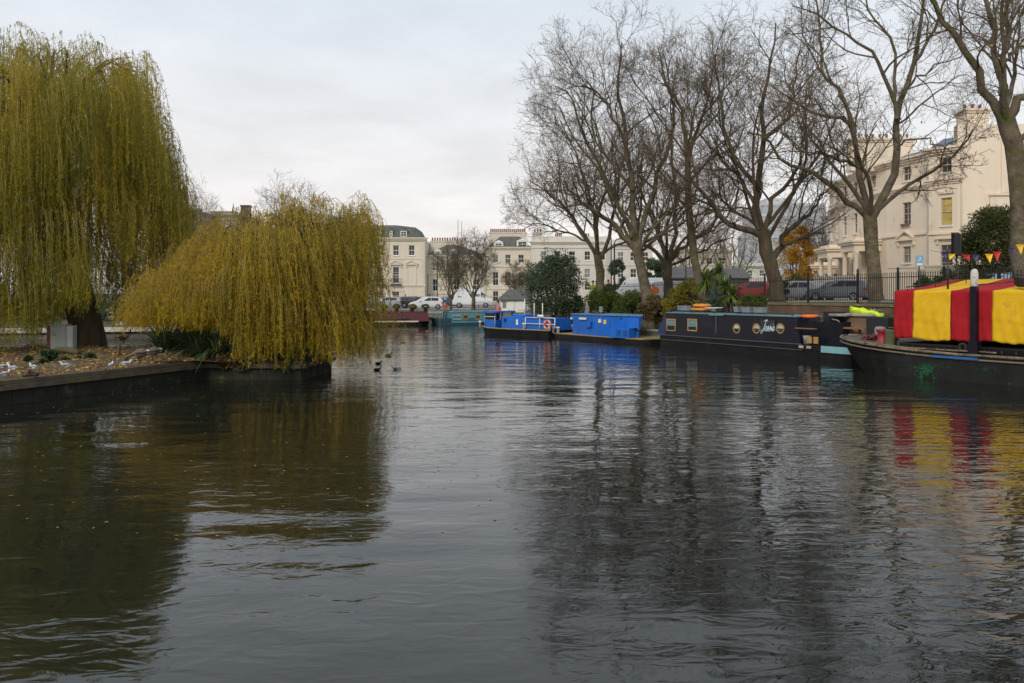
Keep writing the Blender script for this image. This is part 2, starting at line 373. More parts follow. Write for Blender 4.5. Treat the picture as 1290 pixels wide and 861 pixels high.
def bare_tree(label, base, trunk, limbs, D, name='plane_tree', auto=5, env=None, cnt=(7,6,5,4), lens=(4.,1.9,.95,.5), fine=.006, m_bark=None, m_twig=None, group=None, balls=0, up=.2, autolen=6., trunk_r=None, depth=None, leaves=0, minr=0.006):
    """trunk: [(px,py,r)], limbs: [([(px,py)...], r0, r1, depth change)]"""
    t = thing(name, label, 'tree', base, 0, group); b = np.array(base)
    def P3(px, py, dd=0): v = at(px, D+dd, py); return np.array([v.x, v.y, v.z])
    tp = [P3(p[0],p[1]) for p in trunk]; tr = [p[2]*.86 for p in trunk]
    tpts = resample(tp, 12, .0); trr = np.interp(np.linspace(0,1,12), np.linspace(0,1,len(tr)), tr)
    tpts[1:-1] += RNG.normal(size=(10,3))*.02*tr[0]/.3
    # flared foot
    foot = tpts[0].copy(); foot[2] = base[2]-.25
    tp2 = np.concatenate([[foot], tpts]); tr2 = np.concatenate([[trr[0]*1.45], trr*np.concatenate([[1.15,1.04],np.ones(10)])])
    V, F = tubes((tp2-b)[None], tr2[None], 14)
    dirn = V-np.repeat(tp2-b,14,axis=0); V = V+dirn*(np.sin(V[:,2:3]*2.1+np.arctan2(dirn[:,1],dirn[:,0])[:,None]*3)*.06+np.sin(V[:,2:3]*5+V[:,0:1]*7)*.03)
    nmesh('trunk', V, F, m_bark or bark, t, smooth=True)
    K = 12; LP = []; LR = []
    for pts, r0, r1, dz in limbs:
        n_ = len(pts); q = [P3(px, py, dz*(i/(n_-1))) for i, (px,py) in enumerate(pts)]
        LP.append(resample(q, K, .07)); LR.append(np.linspace(r0*.68, r1*.7, K))
    top = tpts[-1]
    for a in range(auto):
        az = 2*PI*(a+.5*random.random())/max(auto,1)+1.2; el = random.uniform(.6,1.25)
        st = tpts[random.choice([-1,-2,-3])]; d = np.array([math.cos(az)*math.cos(el), math.sin(az)*math.cos(el), math.sin(el)]); L_ = autolen*random.uniform(.75,1.15)
        if env is not None:
            e = np.linalg.norm((st+d*L_-env[0])/env[1])
            if e > 1: L_ /= e**1.5
        pts = [st]; dd = d
        for k in range(K-1):
            dd = dd+RNG.normal(size=3)*.13; dd[2] += .04; dd /= np.linalg.norm(dd); pts.append(pts[-1]+dd*L_/(K-1))
        LP.append(np.array(pts)); LR.append(np.linspace(tr[-1]*.36, .03, K))
    P1 = np.array(LP); R1 = np.array(LR)
    meshes = [(tubes(P1-b, R1, 9))]
    env_ = env
    P2, R2 = children(P1, R1, cnt[0], .22, 1., (.4,1.05), lens[0]*1.35, up, 10, .6, .18, env_)
    P3_, R3 = children(P2, R2, cnt[1], .12, 1., (.5,1.2), lens[1]*1.3, up*.8, 7, .6, .18, env_)
    P4, R4 = children(P3_, R3, cnt[2], .12, 1., (.5,1.2), lens[2]*1.35, up*.6, 5, .62, .19, env_)
    P5, R5 = children(P4, R4, cnt[3], .1, 1., (.4,1.1), lens[3]*1.25, up*.5, 4, .7, .2, env_)
    R2 = np.maximum(R2, .014); R3 = np.maximum(R3, .009); R4 = np.maximum(R4, minr*1.1); R5 = np.maximum(R5, minr*.85)
    meshes.append(tubes(P2-b, R2, 6)); meshes.append(tubes(P3_-b, R3, 4)); 
    V, F = join(meshes); crown = nmesh('crown', V, F, m_bark or bark, t, smooth=True)
    V, F = join([tubes(P4-b, R4, 3), tubes(P5-b, R5, 3)])
    mi = np.zeros(len(F), int)
    nmesh('twigs', V, F, [m_twig or twig], crown)
    if balls:
        idx = RNG.integers(0, len(P5), balls); c = P5[idx,-1]-b-np.array([0,0,.06])
        o = np.array([[1,0,0],[0,1,0],[-1,0,0],[0,-1,0],[0,0,1],[0,0,-1]])*.028
        V = (c[:,None]+o[None]*RNG.uniform(.7,1.5,(balls,1,1))).reshape(-1,3)
        f = np.array([[0,1,4,4],[1,2,4,4],[2,3,4,4],[3,0,4,4],[1,0,5,5],[2,1,5,5],[3,2,5,5],[0,3,5,5]])[:,:3]
        F = (np.arange(balls)[:,None,None]*6+f[None]).reshape(-1,3)
        so = nmesh('seed_balls', V, F, mat('seed_ball',(.16,.085,.05),.9), crown); tag(so, kind='stuff')
    if leaves:
        idx = RNG.integers(0, len(P5), leaves); c = P5[idx,-1]-b; d = RNG.normal(size=(leaves,3)); d /= np.linalg.norm(d,axis=1,keepdims=True)
        V, F = leafquads(c, d, RNG.uniform(.1,.2,leaves), .1)
        lo = nmesh('leaves', V, F, leafmat('autumn_leaf', [(0,(.35,.14,.02)),(1,(.5,.27,.03))]), crown, tint=RNG.random(leaves)); tag(lo, kind='stuff')
    return t
def E(px, py, D, rx, rz, ry=None):
    c = at(px, D, py); return (np.array([c.x,c.y,c.z]), np.array([rx, ry or rx, rz]))
def gpos(px, D, dx=0):
    v = at(px, D); return (v.x, v.y, gz(v.x, v.y))

# --- the big plane trees on the right bank
bare_tree('leftmost big bare plane tree, forked low above the bushes behind the blue work boats', gpos(756,56), [(756,376,.38),(756,345,.34),(753,322,.34)],
  [([(752,324),(738,300),(715,266),(690,245),(668,228)],.24,.06,1), ([(757,326),(768,296),(774,262),(778,225),(772,170)],.22,.05,-1), ([(754,325),(752,290),(742,245),(722,190),(705,150)],.2,.05,2), ([(740,304),(705,290),(680,283),(660,290)],.12,.03,-2)],
  56, auto=4, env=E(728,195,56,5.8,7.6), cnt=(8,6,5,4), lens=(3.4,1.7,.9,.45), autolen=8)
bare_tree('thick pale grey-brown bare plane tree leaning left beside the white van', gpos(817,49), [(817,376,.4),(809,345,.34),(801,308,.35)],
  [([(798,312),(775,285),(745,262),(722,245),(712,228)],.3,.08,-1), ([(801,309),(797,250),(788,170),(779,110),(783,55)],.32,.06,1), ([(804,308),(818,262),(832,210),(850,160),(842,110),(838,70)],.28,.05,2), ([(797,300),(768,235),(735,170),(718,120),(700,110)],.22,.05,3), ([(806,310),(840,290),(868,262),(880,225)],.16,.04,-2), ([(789,180),(765,130),(740,110),(715,112)],.14,.04,-1), ([(797,240),(770,205),(745,165),(748,120),(745,85)],.15,.04,1)],
  49, auto=5, env=E(772,175,49,6.2,8.8), cnt=(8,6,5,4), lens=(3.6,1.8,.9,.45), autolen=9)
bare_tree('dark many-limbed bare tree with spreading low boughs behind the thick leaning plane', gpos(842,66), [(842,380,.5),(841,350,.44),(840,325,.46)],
  [([(838,330),(818,312),(790,300),(765,285)],.28,.07,0), ([(842,326),(852,290),(850,240),(846,190),(838,150)],.3,.06,2), ([(845,328),(868,305),(895,290),(905,260)],.26,.06,-1), ([(840,328),(830,290),(812,250),(800,215)],.24,.06,-1), ([(846,334),(880,318),(905,305),(925,300)],.18,.05,-2)],
  66, auto=4, env=E(845,225,66,7.6,9), cnt=(7,5,5,3), lens=(3.8,1.9,.95,.45), autolen=9, m_bark=bark_d)
bare_tree('slim straight bare plane trunk leaning left beside the palm', gpos(886,49), [(886,376,.32),(874,320,.27),(867,240,.24),(866,190,.22)],
  [([(866,192),(862,160),(852,130),(836,95),(830,60)],.22,.04,0), ([(867,200),(880,160),(893,120),(898,70)],.2,.04,2), ([(868,232),(890,205),(910,180),(935,160)],.16,.04,-2), ([(868,262),(845,238),(826,215),(812,180)],.15,.04,1), ([(872,300),(905,285),(922,262),(930,235)],.13,.04,1)],
  49, auto=4, env=E(872,150,49,5.2,7.2), cnt=(7,6,5,4), lens=(3,1.6,.85,.45), autolen=6)
bare_tree('gnarled dark-trunked old bare plane tree growing behind the railings between the red and silver cars', gpos(976,47), [(980,385,.58),(975,350,.48),(966,318,.46),(961,290,.42)],
  [([(958,296),(925,285),(900,262),(880,235),(858,222),(845,205)],.3,.07,-1), ([(957,290),(953,240),(962,180),(960,130),(972,75),(975,30)],.34,.05,1), ([(974,325),(990,300),(1008,278),(1025,262),(1040,240)],.3,.06,2), ([(962,292),(975,255),(998,225),(1010,190),(1012,150)],.24,.05,2), ([(955,270),(935,230),(905,195),(880,170)],.2,.05,2), ([(957,240),(930,205),(912,160),(905,110),(900,70)],.2,.05,-2), ([(985,310),(1012,300),(1035,290)],.18,.05,1), ([(962,180),(990,150),(1000,110),(1008,60)],.17,.04,-1)],
  47, auto=5, env=E(955,135,47,6.4,9), cnt=(7,6,5,3), lens=(3.6,1.8,.9,.45), autolen=9, m_bark=bark_d, balls=300, leaves=60)
bare_tree('tall bare plane tree with wide forked limbs standing in front of the cream villa', gpos(1102,42), [(1104,385,.46),(1100,335,.4),(1096,285,.39),(1095,270,.41)],
  [([(1092,273),(1064,253),(1038,227),(1016,212),(990,205),(968,178),(940,170)],.26,.05,-2), ([(1094,268),(1086,229),(1080,194),(1074,156),(1050,150),(1022,143),(990,120),(965,108)],.27,.04,-1),
   ([(1077,168),(1062,128),(1046,104),(1033,95),(1035,60),(1030,20),(1024,-30)],.17,.04,0), ([(1082,210),(1062,202),(1038,194),(1012,192),(985,170)],.14,.04,-3),
   ([(1100,272),(1121,229),(1130,190),(1132,146),(1138,113),(1152,79),(1161,26),(1166,-40)],.34,.08,1), ([(1130,150),(1125,125),(1115,101),(1104,75),(1086,57),(1055,35),(1027,18),(1000,5)],.18,.04,0), ([(1126,128),(1128,98),(1124,60),(1108,32),(1092,10),(1080,-30)],.15,.04,2), ([(1134,118),(1158,96),(1180,84),(1210,72)],.11,.03,-1), ([(1152,79),(1175,40),(1190,10),(1196,-40)],.14,.04,-2), ([(1130,185),(1150,175),(1175,180),(1205,195)],.08,.03,-3)],
  42, auto=4, env=E(1080,50,42,7.2,8.8), cnt=(6,5,4,4), lens=(3.2,1.7,.85,.45), autolen=9, balls=700, leaves=120)
bare_tree('rightmost big bare plane tree, thick trunk rising behind the striped barge tent', gpos(1288,32), [(1291,375,.52),(1287,300,.44),(1280,200,.38),(1265,145,.39)],
  [([(1262,150),(1240,110),(1220,72),(1202,40),(1170,-5),(1150,-50)],.27,.09,0), ([(1266,146),(1262,100),(1252,50),(1243,5),(1235,-50)],.24,.08,1), ([(1264,120),(1268,60),(1272,0),(1278,-50)],.2,.07,2), ([(1270,150),(1292,118),(1330,95),(1380,60)],.3,.08,-1), ([(1264,75),(1285,60),(1310,40)],.12,.04,0)],
  32, auto=3, env=E(1270,-20,32,6.2,7.5), cnt=(6,5,4,4), lens=(3.0,1.6,.85,.45), autolen=8, balls=600, leaves=60)
# smaller and farther bare trees
def simple_tree(px, D, ytop, halfw_px, label, name='bare_tree', r=.22, forky=.35, group=None, m_t=None, dense=(5,5,4,3), multi=5, m_b=None, mr=.007):
    g = gpos(px, D); ybase = 370+(CH-g[2])/D*1000; h = ybase-ytop; yc = ytop+h*.5; hw = halfw_px/1000*D; hh = h*.5/1000*D
    fy = ybase-h*forky*.5
    limbs = []
    for k in range(multi):
        u = (k/(multi-1)-.5)*2 if multi > 1 else 0; u += random.uniform(-.12,.12)
        limbs.append(([(px,fy+4),(px+u*halfw_px*.35,fy-h*.18),(px+u*halfw_px*.62,fy-h*.4),(px+u*halfw_px*.75,ytop+h*.16*(1+abs(u)))], r*.5, r*.12, random.uniform(-hw,hw)*.6))
    sc = hh*2/10
    return bare_tree(label, g, [(px,ybase,r),(px,fy,r*.8)], limbs, D, name=name, auto=3, env=E(px, (ytop+fy)/2+h*.05, D, hw*1.0, (fy-ytop)/1000*D*.55), cnt=dense, lens=(2.6*sc,1.4*sc,.8*sc,.45*sc), autolen=5*sc, m_twig=m_t, m_bark=m_b, group=group, minr=mr)
simple_tree(251, 95, 216, 30, 'small bare tree beyond the flat brown roofs, between the two willows')
simple_tree(364, 80, 214, 52, 'round-headed bare tree rising behind the top of the smaller yellow willow', r=.25)
simple_tree(447, 78, 250, 26, 'thin bare tree half hidden by the right edge of the yellow willow', r=.16)
simple_tree(568, 86, 302, 24, 'left of the two brushy upright bare trees behind the teal narrowboat, dull olive', r=.2, m_t=mat('olive_twig',(.13,.12,.06),.9), dense=(7,5,4,3), multi=6)
simple_tree(596, 84, 286, 30, 'right and taller brushy upright bare tree behind the white van on the far quay', r=.22, dense=(7,5,4,3), multi=6, m_t=mat('grey_brown_twig',(.14,.115,.09),.9))
simple_tree(655, 84, 326, 26, 'small crooked bare tree in front of the slate-roofed cream terrace', r=.2, dense=(5,5,5,4))
simple_tree(1018, 100, 262, 46, 'greyish bare tree far behind the gnarled plane, in front of the glass tower', r=.35, m_t=twig_h)
simple_tree(1046, 84, 246, 28, 'dense dark bare tree at the left end of the cream villa', r=.3)
simple_tree(925, 110, 258, 50, 'hazy bare tree beyond the low cream houses', r=.35, m_t=twig_h)
simple_tree(870, 95, 262, 50, 'brown bare tree over the grey shed roofs behind the palm', r=.3)

# --- willows
willow_leaf = leafmat('willow_leaf', [(0,(.12,.17,.025)),(.35,(.28,.29,.025)),(.6,(.48,.38,.02)),(.85,(.66,.43,.02)),(1,(.40,.2,.03))], .55, .55)
willow_leaf2 = leafmat('willow_leaf_yellow', [(0,(.14,.15,.015)),(.3,(.35,.29,.015)),(.6,(.60,.40,.012)),(.85,(.74,.45,.015)),(1,(.42,.2,.04))], .55, .55)
stem_m = mat('willow_stem', (.27,.19,.04), .8, .3, 2)
def willow(label, base, trunk, tr, c, Rx, Ry, top, botf, nstr, per, lm, leaf=(.11,.02), keep=None, lean=0., limbs=None, slen=(2.,5.), pw=2.4, tintb=0., stemr=.005, jit=1.):
    t = thing('willow_tree', label, 'tree', base); b = np.array(base, float)
    V, F = tubes((resample(trunk, 10)-b)[None], np.linspace(tr*1.1, tr*.65, 10)[None], 14)
    dirn = V-np.repeat(resample(trunk,10)-b,14,axis=0); V = V+dirn*(np.sin(np.arctan2(dirn[:,1],dirn[:,0])*5+V[:,2]*1.3)*.07)[:,None]
    nmesh('trunk', V, F, bark_d, t, smooth=True)
    def lobes(x, y): return .55*np.sin(x*.9+1)*np.sin(y*.8+.5)+.35*np.sin(x*2.3+y*1.1)+.2*np.sin(x*4.1-y*3.)
    def H(x, y):
        dy = np.clip(np.abs((y-c[1])/Ry),0,1); px = 645+x/y*1000; z = np.interp(px, top[0], CH-(np.array(top[1])-370)/1000*c[1])
        z = z*y/c[1]
        return z-(z-top[2])*.55*dy**pw+lobes(x,y)*top[3]
    # arching boughs
    LP = []; LR = []; nb = 26; tt = np.array(trunk[-1])
    for k in range(nb):
        az = 2*PI*k/nb*2.618; rr = math.sqrt((k+.7)/nb)*.97; x = c[0]+math.cos(az)*rr*Rx; y = c[1]+math.sin(az)*rr*Ry; z = float(H(np.array(x),np.array(y)))-.25
        hx = tt[0]*.5+x*.5; hy = tt[1]*.5+y*.5
        bw = resample([tt-np.array([0,0,random.random()*1.2]), [tt[0]*.75+x*.25, tt[1]*.75+y*.25, tt[2]*.55+z*.45+.1], [hx,hy,max(tt[2],z)*.55+(tt[2]*.4+z*.6)*.45], [hx*.35+x*.65,hy*.35+y*.65,z+.1],[x,y,z-.35]], 10, .07); hh_ = H(bw[:,0],bw[:,1])-.35; bw[3:,2] = np.minimum(bw[3:,2], hh_[3:]); LP.append(bw); LR.append(np.linspace(tr*.36,.02,10))
    P1 = np.array(LP); R1 = np.array(LR); P2, R2 = children(P1, R1, 7, .3, 1, (.4,1.), min(Rx,Ry)*.38, .1, 6, .6, .18)
    P2[:,:,2] = np.minimum(P2[:,:,2], H(P2[:,:,0],P2[:,:,1])-.15)
    V, F = join([tubes(P1-b, R1, 7), tubes(P2-b, np.maximum(R2,.01), 4)]); crown = nmesh('crown', V, F, bark_d, t, smooth=True)
    # strands
    K = 9; az = RNG.uniform(0, 2*PI, nstr); rr = RNG.uniform(0,1,nstr)**.42
    # clumps: pull strands towards clump centres
    nc = int(nstr/15); ca = RNG.uniform(0,2*PI,nc); cr = RNG.uniform(0,1,nc)**.42; cx = c[0]+np.cos(ca)*cr*Rx; cy = c[1]+np.sin(ca)*cr*Ry; czt = RNG.uniform(0,1,nc); clen = RNG.uniform(slen[0],slen[1],nc); ctint = RNG.uniform(-.3,.3,nc); cj = np.minimum(RNG.normal(size=nc)*.3,.35)*jit; cb = np.abs(RNG.normal(size=nc))*.24
    ci = RNG.integers(0,nc,nstr); x = cx[ci]+RNG.normal(size=nstr)*.26; y = cy[ci]+RNG.normal(size=nstr)*.26
    Ht = H(x,y); bot = botf(x,y); drop = czt[ci]**1.5*np.maximum(0,(Ht-bot)*.8)
    z0 = Ht-drop+RNG.normal(size=nstr)*.15+cj[ci]; bot = bot+cb[ci]
    ln = clen[ci]*RNG.uniform(.7,1.15,nstr)*np.where(drop<.6,1,1); zb = np.maximum(z0-ln, bot+np.abs(RNG.normal(size=nstr))*.35); ok = zb < z0-.5
    x, y, z0, zb, ci = x[ok], y[ok], z0[ok], zb[ok], ci[ok]; N = len(x)
    out = np.stack([x-c[0], y-c[1]],1); out /= np.linalg.norm(out,axis=1,keepdims=True)+1e-6
    s = np.linspace(0,1,K)[None,:]; L_ = (z0-zb)[:,None]
    hop = RNG.uniform(-.15,.75,(N,1))*np.sin(np.minimum(s*2.4,1)*PI*.5)   # short outward arch at the start
    wob = RNG.normal(size=(N,1))*.1*s**1.5
    X = x[:,None]+out[:,:1]*hop+wob+RNG.normal(size=(N,1))*.12*s+lean*s*L_*.12; Y = y[:,None]+out[:,1:]*hop+RNG.normal(size=(N,1))*.14*s
    Z = z0[:,None]-L_*s+RNG.uniform(.05,.5,(N,1))*np.sin(np.minimum(s*3.2,1)*PI)
    P = np.stack([X,Y,Z],2)
    Vs, Fs = tubes(P-b, np.full((N,K),stemr)*np.linspace(1.3,.6,K), 3)
    M_ = N*per; si = np.repeat(np.arange(N), per)
    keepn = RNG.random(M_) < np.clip(L_[si,0]/ (slen[1]*.75), .2, 1); si = si[keepn]; M_ = len(si)
    u = RNG.random(M_)**.9; f = u*(K-1); i0 = np.minimum(f.astype(int),K-2); fr = (f-i0)[:,None]
    Q = P[si,i0]*(1-fr)+P[si,i0+1]*fr-b; d = RNG.normal(size=(M_,3))*.52; d[:,2] -= .95; d /= np.linalg.norm(d,axis=1,keepdims=True)
    Vl, Fl = leafquads(Q, d, RNG.uniform(leaf[0]*.7,leaf[0]*1.4,M_), leaf[1])
    tint = np.clip(.45+tintb+ctint[ci[si]]+RNG.normal(size=M_)*.10+.14*np.sin(x[si]*.7)*np.sin(y[si]*.6+1),0,1)
    V, F = join([(Vl,Fl)]); o = nmesh('foliage', V, F, lm, crown, tint=tint); tag(o, kind='stuff')
    nmesh('hanging_stems', Vs, Fs, stem_m, crown).__setitem__('kind','stuff')
    return t
b0 = at(111,33); 
def bot1(x, y):
    px = 645+x/y*1000
    zb = np.interp(px, [-200,0,40,62,75,128,150,235,260], [.7,.8,.7,1.0,1.9,1.75,1.7,1.4,1.9])
    return np.where(y > 34, zb+.2, zb)
willow('tall broad olive-green weeping willow at the left edge, its trunk beside the grey cabinet', (b0.x,33,.5), [(b0.x+.05,33,.35),(b0.x-.05,33,1.4),(b0.x-.35,32.8,3),(b0.x-.9,32.6,5),(b0.x-1.3,32.5,7)], .62,
  (-20.6,32.2), 7.6, 5.6, ([-160,-40,0,45,70,95,130,160,184,193,212,222,238,252],[66,56,52,60,54,44,50,60,80,150,184,236,272,380],5.,.5), bot1, 14000, 58, willow_leaf, leaf=(.15,.022), slen=(1.3,4.2), pw=2.6, tintb=-.03, jit=1.5)
def bot2(x, y):
    px = 645+x/y*1000
    return np.interp(px, [130,150,200,215,290,300,385,395,440,480,500], [1.5,1.45,1.5,1.6,1.5,.3,.28,.5,.25,.35,.8])
b2 = at(342,28.3)
willow('smaller golden-yellow weeping willow drooping over the water at the tip of the island', (b2.x,28.3,.55), [(b2.x,28.3,.3),(b2.x-.05,28.2,1.2),(b2.x+.1,28.1,2.2),(b2.x+.2,28,3.3)], .3,
  (-9.15,27.9), 4.15, 3.7, ([138,156,184,215,240,280,320,360,410,440,462,472,484],[430,400,366,336,306,290,268,258,264,252,258,300,400],3.,.42), bot2, 8200, 54, willow_leaf2, leaf=(.125,.02), slen=(.8,3.0), pw=2.2, tintb=-.03, jit=1.2)

# --- shrubs and evergreens
green_leaf = leafmat('evergreen_leaf', [(0,(.045,.068,.038)),(.6,(.09,.125,.065)),(1,(.15,.19,.11))], .25)
mid_leaf = leafmat('shrub_leaf', [(0,(.035,.055,.012)),(.6,(.09,.14,.025)),(1,(.17,.21,.045))], .3)
yel_leaf = leafmat('yellow_shrub_leaf', [(0,(.06,.08,.012)),(.5,(.2,.18,.02)),(1,(.38,.3,.03))], .3)
gold_leaf = leafmat('golden_leaf', [(0,(.3,.15,.015)),(1,(.55,.30,.02))], .35)
brown_leaf = leafmat('brown_shrub_leaf', [(0,(.08,.06,.03)),(.6,(.15,.11,.045)),(1,(.2,.15,.06))], .25)
def shrub(name, label, c, rx, ry, h, n, lm, leaf=(.14,.07), cat='shrub', group=None, lob=.22, base=0., stems=5, shape=1., z=None, gaps=.0, upl=.2):
    g = gz(c[0],c[1]) if z is None else z; t = thing(name, label, cat, (c[0],c[1],g), 0, group)
    k = max(6,int(n/180)); ph = RNG.uniform(0,2*PI,k); cz = RNG.uniform(.12,1,k); rr = RNG.uniform(.45,.95,k)
    prof = np.sqrt(np.clip(1-((cz-.38)/.66)**2,0.02,1)) if shape == 1 else np.clip(1-cz*.9,.1,1)**.8
    cl = np.stack([np.cos(ph)*rr*rx*prof, np.sin(ph)*rr*ry*prof, base+cz*h*.92],1); cs = RNG.uniform(.16,.34,k)*min(rx,ry,h); ct = RNG.uniform(-.2,.2,k)
    i = RNG.integers(0,k,n); d = RNG.normal(size=(n,3)); d /= np.linalg.norm(d,axis=1,keepdims=True)
    P = cl[i]+d*(RNG.random(n)**.4*cs[i])[:,None]*np.array([1.15,1.15,.9]); P[:,2] = np.maximum(P[:,2], .03)
    d2 = d+RNG.normal(size=(n,3))*.6; d2[:,2] += upl; d2 /= np.linalg.norm(d2,axis=1,keepdims=True)
    V, F = leafquads(P, d2, RNG.uniform(leaf[0]*.6,leaf[0]*1.3,n), leaf[1])
    tint = np.clip(.5+ct[i]+RNG.normal(size=n)*.2,0,1)
    o = nmesh('foliage', V, F, lm, t, tint=tint); tag(o, kind='stuff')
    m = MB()
    for q in range(stems):
        a = 2*PI*q/stems; m.tube([(0,0,-.1),(math.cos(a)*rx*.2,math.sin(a)*ry*.2,base*.5+h*.25),(math.cos(a)*rx*.45,math.sin(a)*ry*.45,base+h*.6)], [.05*h**.5,.035*h**.5,.015], 5)
    m.build('stem', bark_d, t)
    return t
def sh(name, label, px, D, ytop, halfw, n, lm, **k):
    v = at(px, D); z = gz(v.x, v.y); h = CH-(ytop-370)/1000*D-z
    if 'zb' in k: zz = k.pop('zb'); h += z-zz; z = zz
    return shrub(name, label, (v.x,v.y), halfw/1000*D, k.pop('ry', halfw/1000*D), h, n, lm, z=z, **k)
sh('evergreen_tree', 'big rounded dark green evergreen beside the white hut', 698, 58, 314, 36, 21000, green_leaf, leaf=(.17,.07), cat='tree', upl=.5, zb=.8)
sh('evergreen_tree', 'dark evergreen mass half behind the bare boughs, left of the low cream houses', 778, 96, 326, 14, 3500, green_leaf, leaf=(.3,.16), cat='tree')
sh('evergreen_tree', 'dark ivy-green tree behind the thick leaning plane trunk', 826, 88, 324, 16, 4500, green_leaf, leaf=(.3,.15), cat='tree')
sh('evergreen_tree', 'broad conical dark green shrub-tree against the villa side wall', 1252, 46, 258, 40, 30000, leafmat('bay_leaf',[(0,(.05,.06,.02)),(.6,(.10,.11,.035)),(1,(.18,.18,.07))],.2), leaf=(.16,.07), cat='tree', shape=1)
sh('autumn_tree', 'small tree in bright orange-yellow autumn leaf beyond the silver cars', 1003, 78, 294, 23, 12000, gold_leaf, leaf=(.17,.09), cat='tree', base=1.)
sh('autumn_tree', 'faint orange leaves tree low behind the gnarled plane trunk', 1022, 92, 318, 12, 1200, gold_leaf, leaf=(.2,.12), cat='tree', base=1.2)
for a in [('pale grey-green shrub beside the white posts, left end of the bank planting',721,57.6,373,20,5000,green_leaf),
          ('dark green rounded bush under the leftmost big plane',760,56,365,26,9500,mid_leaf),
          ('bright green bush above the right end of the blue box boat',798,52.3,367,23,8000,mid_leaf),
          ('brownish straggly shrub between the box boat and the black narrowboat',822,49,371,19,6500,brown_leaf),
          ('yellow-flecked bush left of the palm, above the bow cover of the black narrowboat',862,47,351,24,8500,yel_leaf),
          ('low lime green plant close behind the blue canvas bow',848,47.5,382,13,2200,mid_leaf),
          ('dark low hedge mass at the foot of the palm',905,45,374,30,6500,green_leaf),
          ('green weeds at the foot of the brick wall beside the round pier',1118,32.8,394,14,1800,mid_leaf),
          ('small weeds growing from the bank behind the tiller of the black narrowboat',1052,36.5,394,14,1600,mid_leaf)]:
    sh('bush', a[0], *a[1:], group='bushes planted along the right bank')
for i,(px,D,yt,hw,lb) in enumerate([(985,54,352,10,'clipped hedge seen between the gnarled trunk and the silver car'),(1165,43,350,12,'climber-covered bush inside the white garden wall, left part'),(1190,43,340,16,'taller climber bush by the black gate in front of the villa'),(1010,66,346,22,'green hedge behind the silver cars in front of the tower')]):
    sh('garden_bush', lb, px, D, yt, hw, 2600, mid_leaf if i else green_leaf, group='garden bushes behind the railings')
# channel bank hedge behind the willows
for i,(px,D,yt,hw) in enumerate([(-30,52,360,60),(60,53,372,55),(150,53,378,50),(235,55,372,45),(320,62,368,40),(395,68,372,38)]):
    sh('hedge', ['hedge at the far left behind the hanging willow','reddish brown hedge behind the grey cabinet','hedge seen right of the big willow trunk','brown hedge behind the left side of the yellow willow','hedge hidden in the middle of the yellow willow','hedge behind the right edge of the yellow willow'][i], px, D, yt, hw, 7000, brown_leaf if i%2 else green_leaf, leaf=(.2,.1), ry=1.4)
# spiky phormium clumps on the island
blade_m = leafmat('phormium_blade', [(0,(.035,.065,.03)),(.6,(.07,.12,.05)),(1,(.18,.24,.13))], .1, .45)
LASTB = [None]
def blades(name, label, c, n, L_, w, cat, m=blade_m, z=None, droop=.55, group=None, parent=None, elev=(.5,1.5), part='leaf_blades', hh=0):
    base = (c[0],c[1],gz(c[0],c[1]) if z is None else z)
    t = parent or thing(name, label, cat, base, 0, group); K = 7
    az = RNG.uniform(0,2*PI,n); el = RNG.uniform(elev[0],elev[1],n); ln = L_*RNG.uniform(.6,1.1,n)
    s = np.linspace(0,1,K)[None,:]
    rad_ = ln[:,None]*(np.cos(el)[:,None]*s+.12*s**3); zz = ln[:,None]*(np.sin(el)[:,None]*s-droop*np.cos(el)[:,None]*s**2.6)+hh
    r0 = RNG.uniform(0,.18,n)[:,None]*(1 if not hh else .2)
    X = np.cos(az)[:,None]*(rad_+r0); Y = np.sin(az)[:,None]*(rad_+r0); P = np.stack([X,Y,zz],2)
    sd = np.stack([-np.sin(az),np.cos(az),np.zeros(n)],1)[:,None,:]; wd = (w*np.array([.7,1,1,.9,.7,.4,.03]))[None,:,None]
    V = np.stack([P-sd*wd, P+sd*wd],2).reshape(-1,3)
    i = np.arange(n)[:,None]*K*2; k = np.arange(K-1)[None,:]*2
    F = np.stack([i+k,i+k+1,i+k+3,i+k+2],-1).reshape(-1,4)
    LASTB[0] = nmesh(part, V, F, m, t, tint=np.repeat(np.clip(RNG.normal(.5,.25,n),0,1),K-1)); LASTB[0]['kind'] = 'stuff'
    return t
blades('spiky_plant', 'left dark spiky flax clump beyond the two geese', (-12.6,28.8), 240, 1.7, .032, 'plant', z=IZ, group='spiky plants on the island')
blades('spiky_plant', 'middle and tallest dark spiky flax clump under the yellow willow', (-11.0,28.0), 320, 2.0, .034, 'plant', z=IZ, group='spiky plants on the island', elev=(.7,1.5))
blades('spiky_plant', 'spiky flax clump hanging over the timber edging at the right of the row', (-9.7,26.4), 260, 1.3, .03, 'plant', z=IZ+.05, group='spiky plants on the island', droop=.9)
blades('spiky_plant', 'small spiky flax clump at the back, nearest the willow trunk shade', (-11.9,29.4), 220, 1.8, .028, 'plant', z=IZ, group='spiky plants on the island')
blades('spiky_plant', 'pale-tipped spiky flax clump between the tallest one and the overhanging one', (-10.5,26.9), 220, 1.35, .03, 'plant', z=IZ+.05, group='spiky plants on the island', droop=.9)
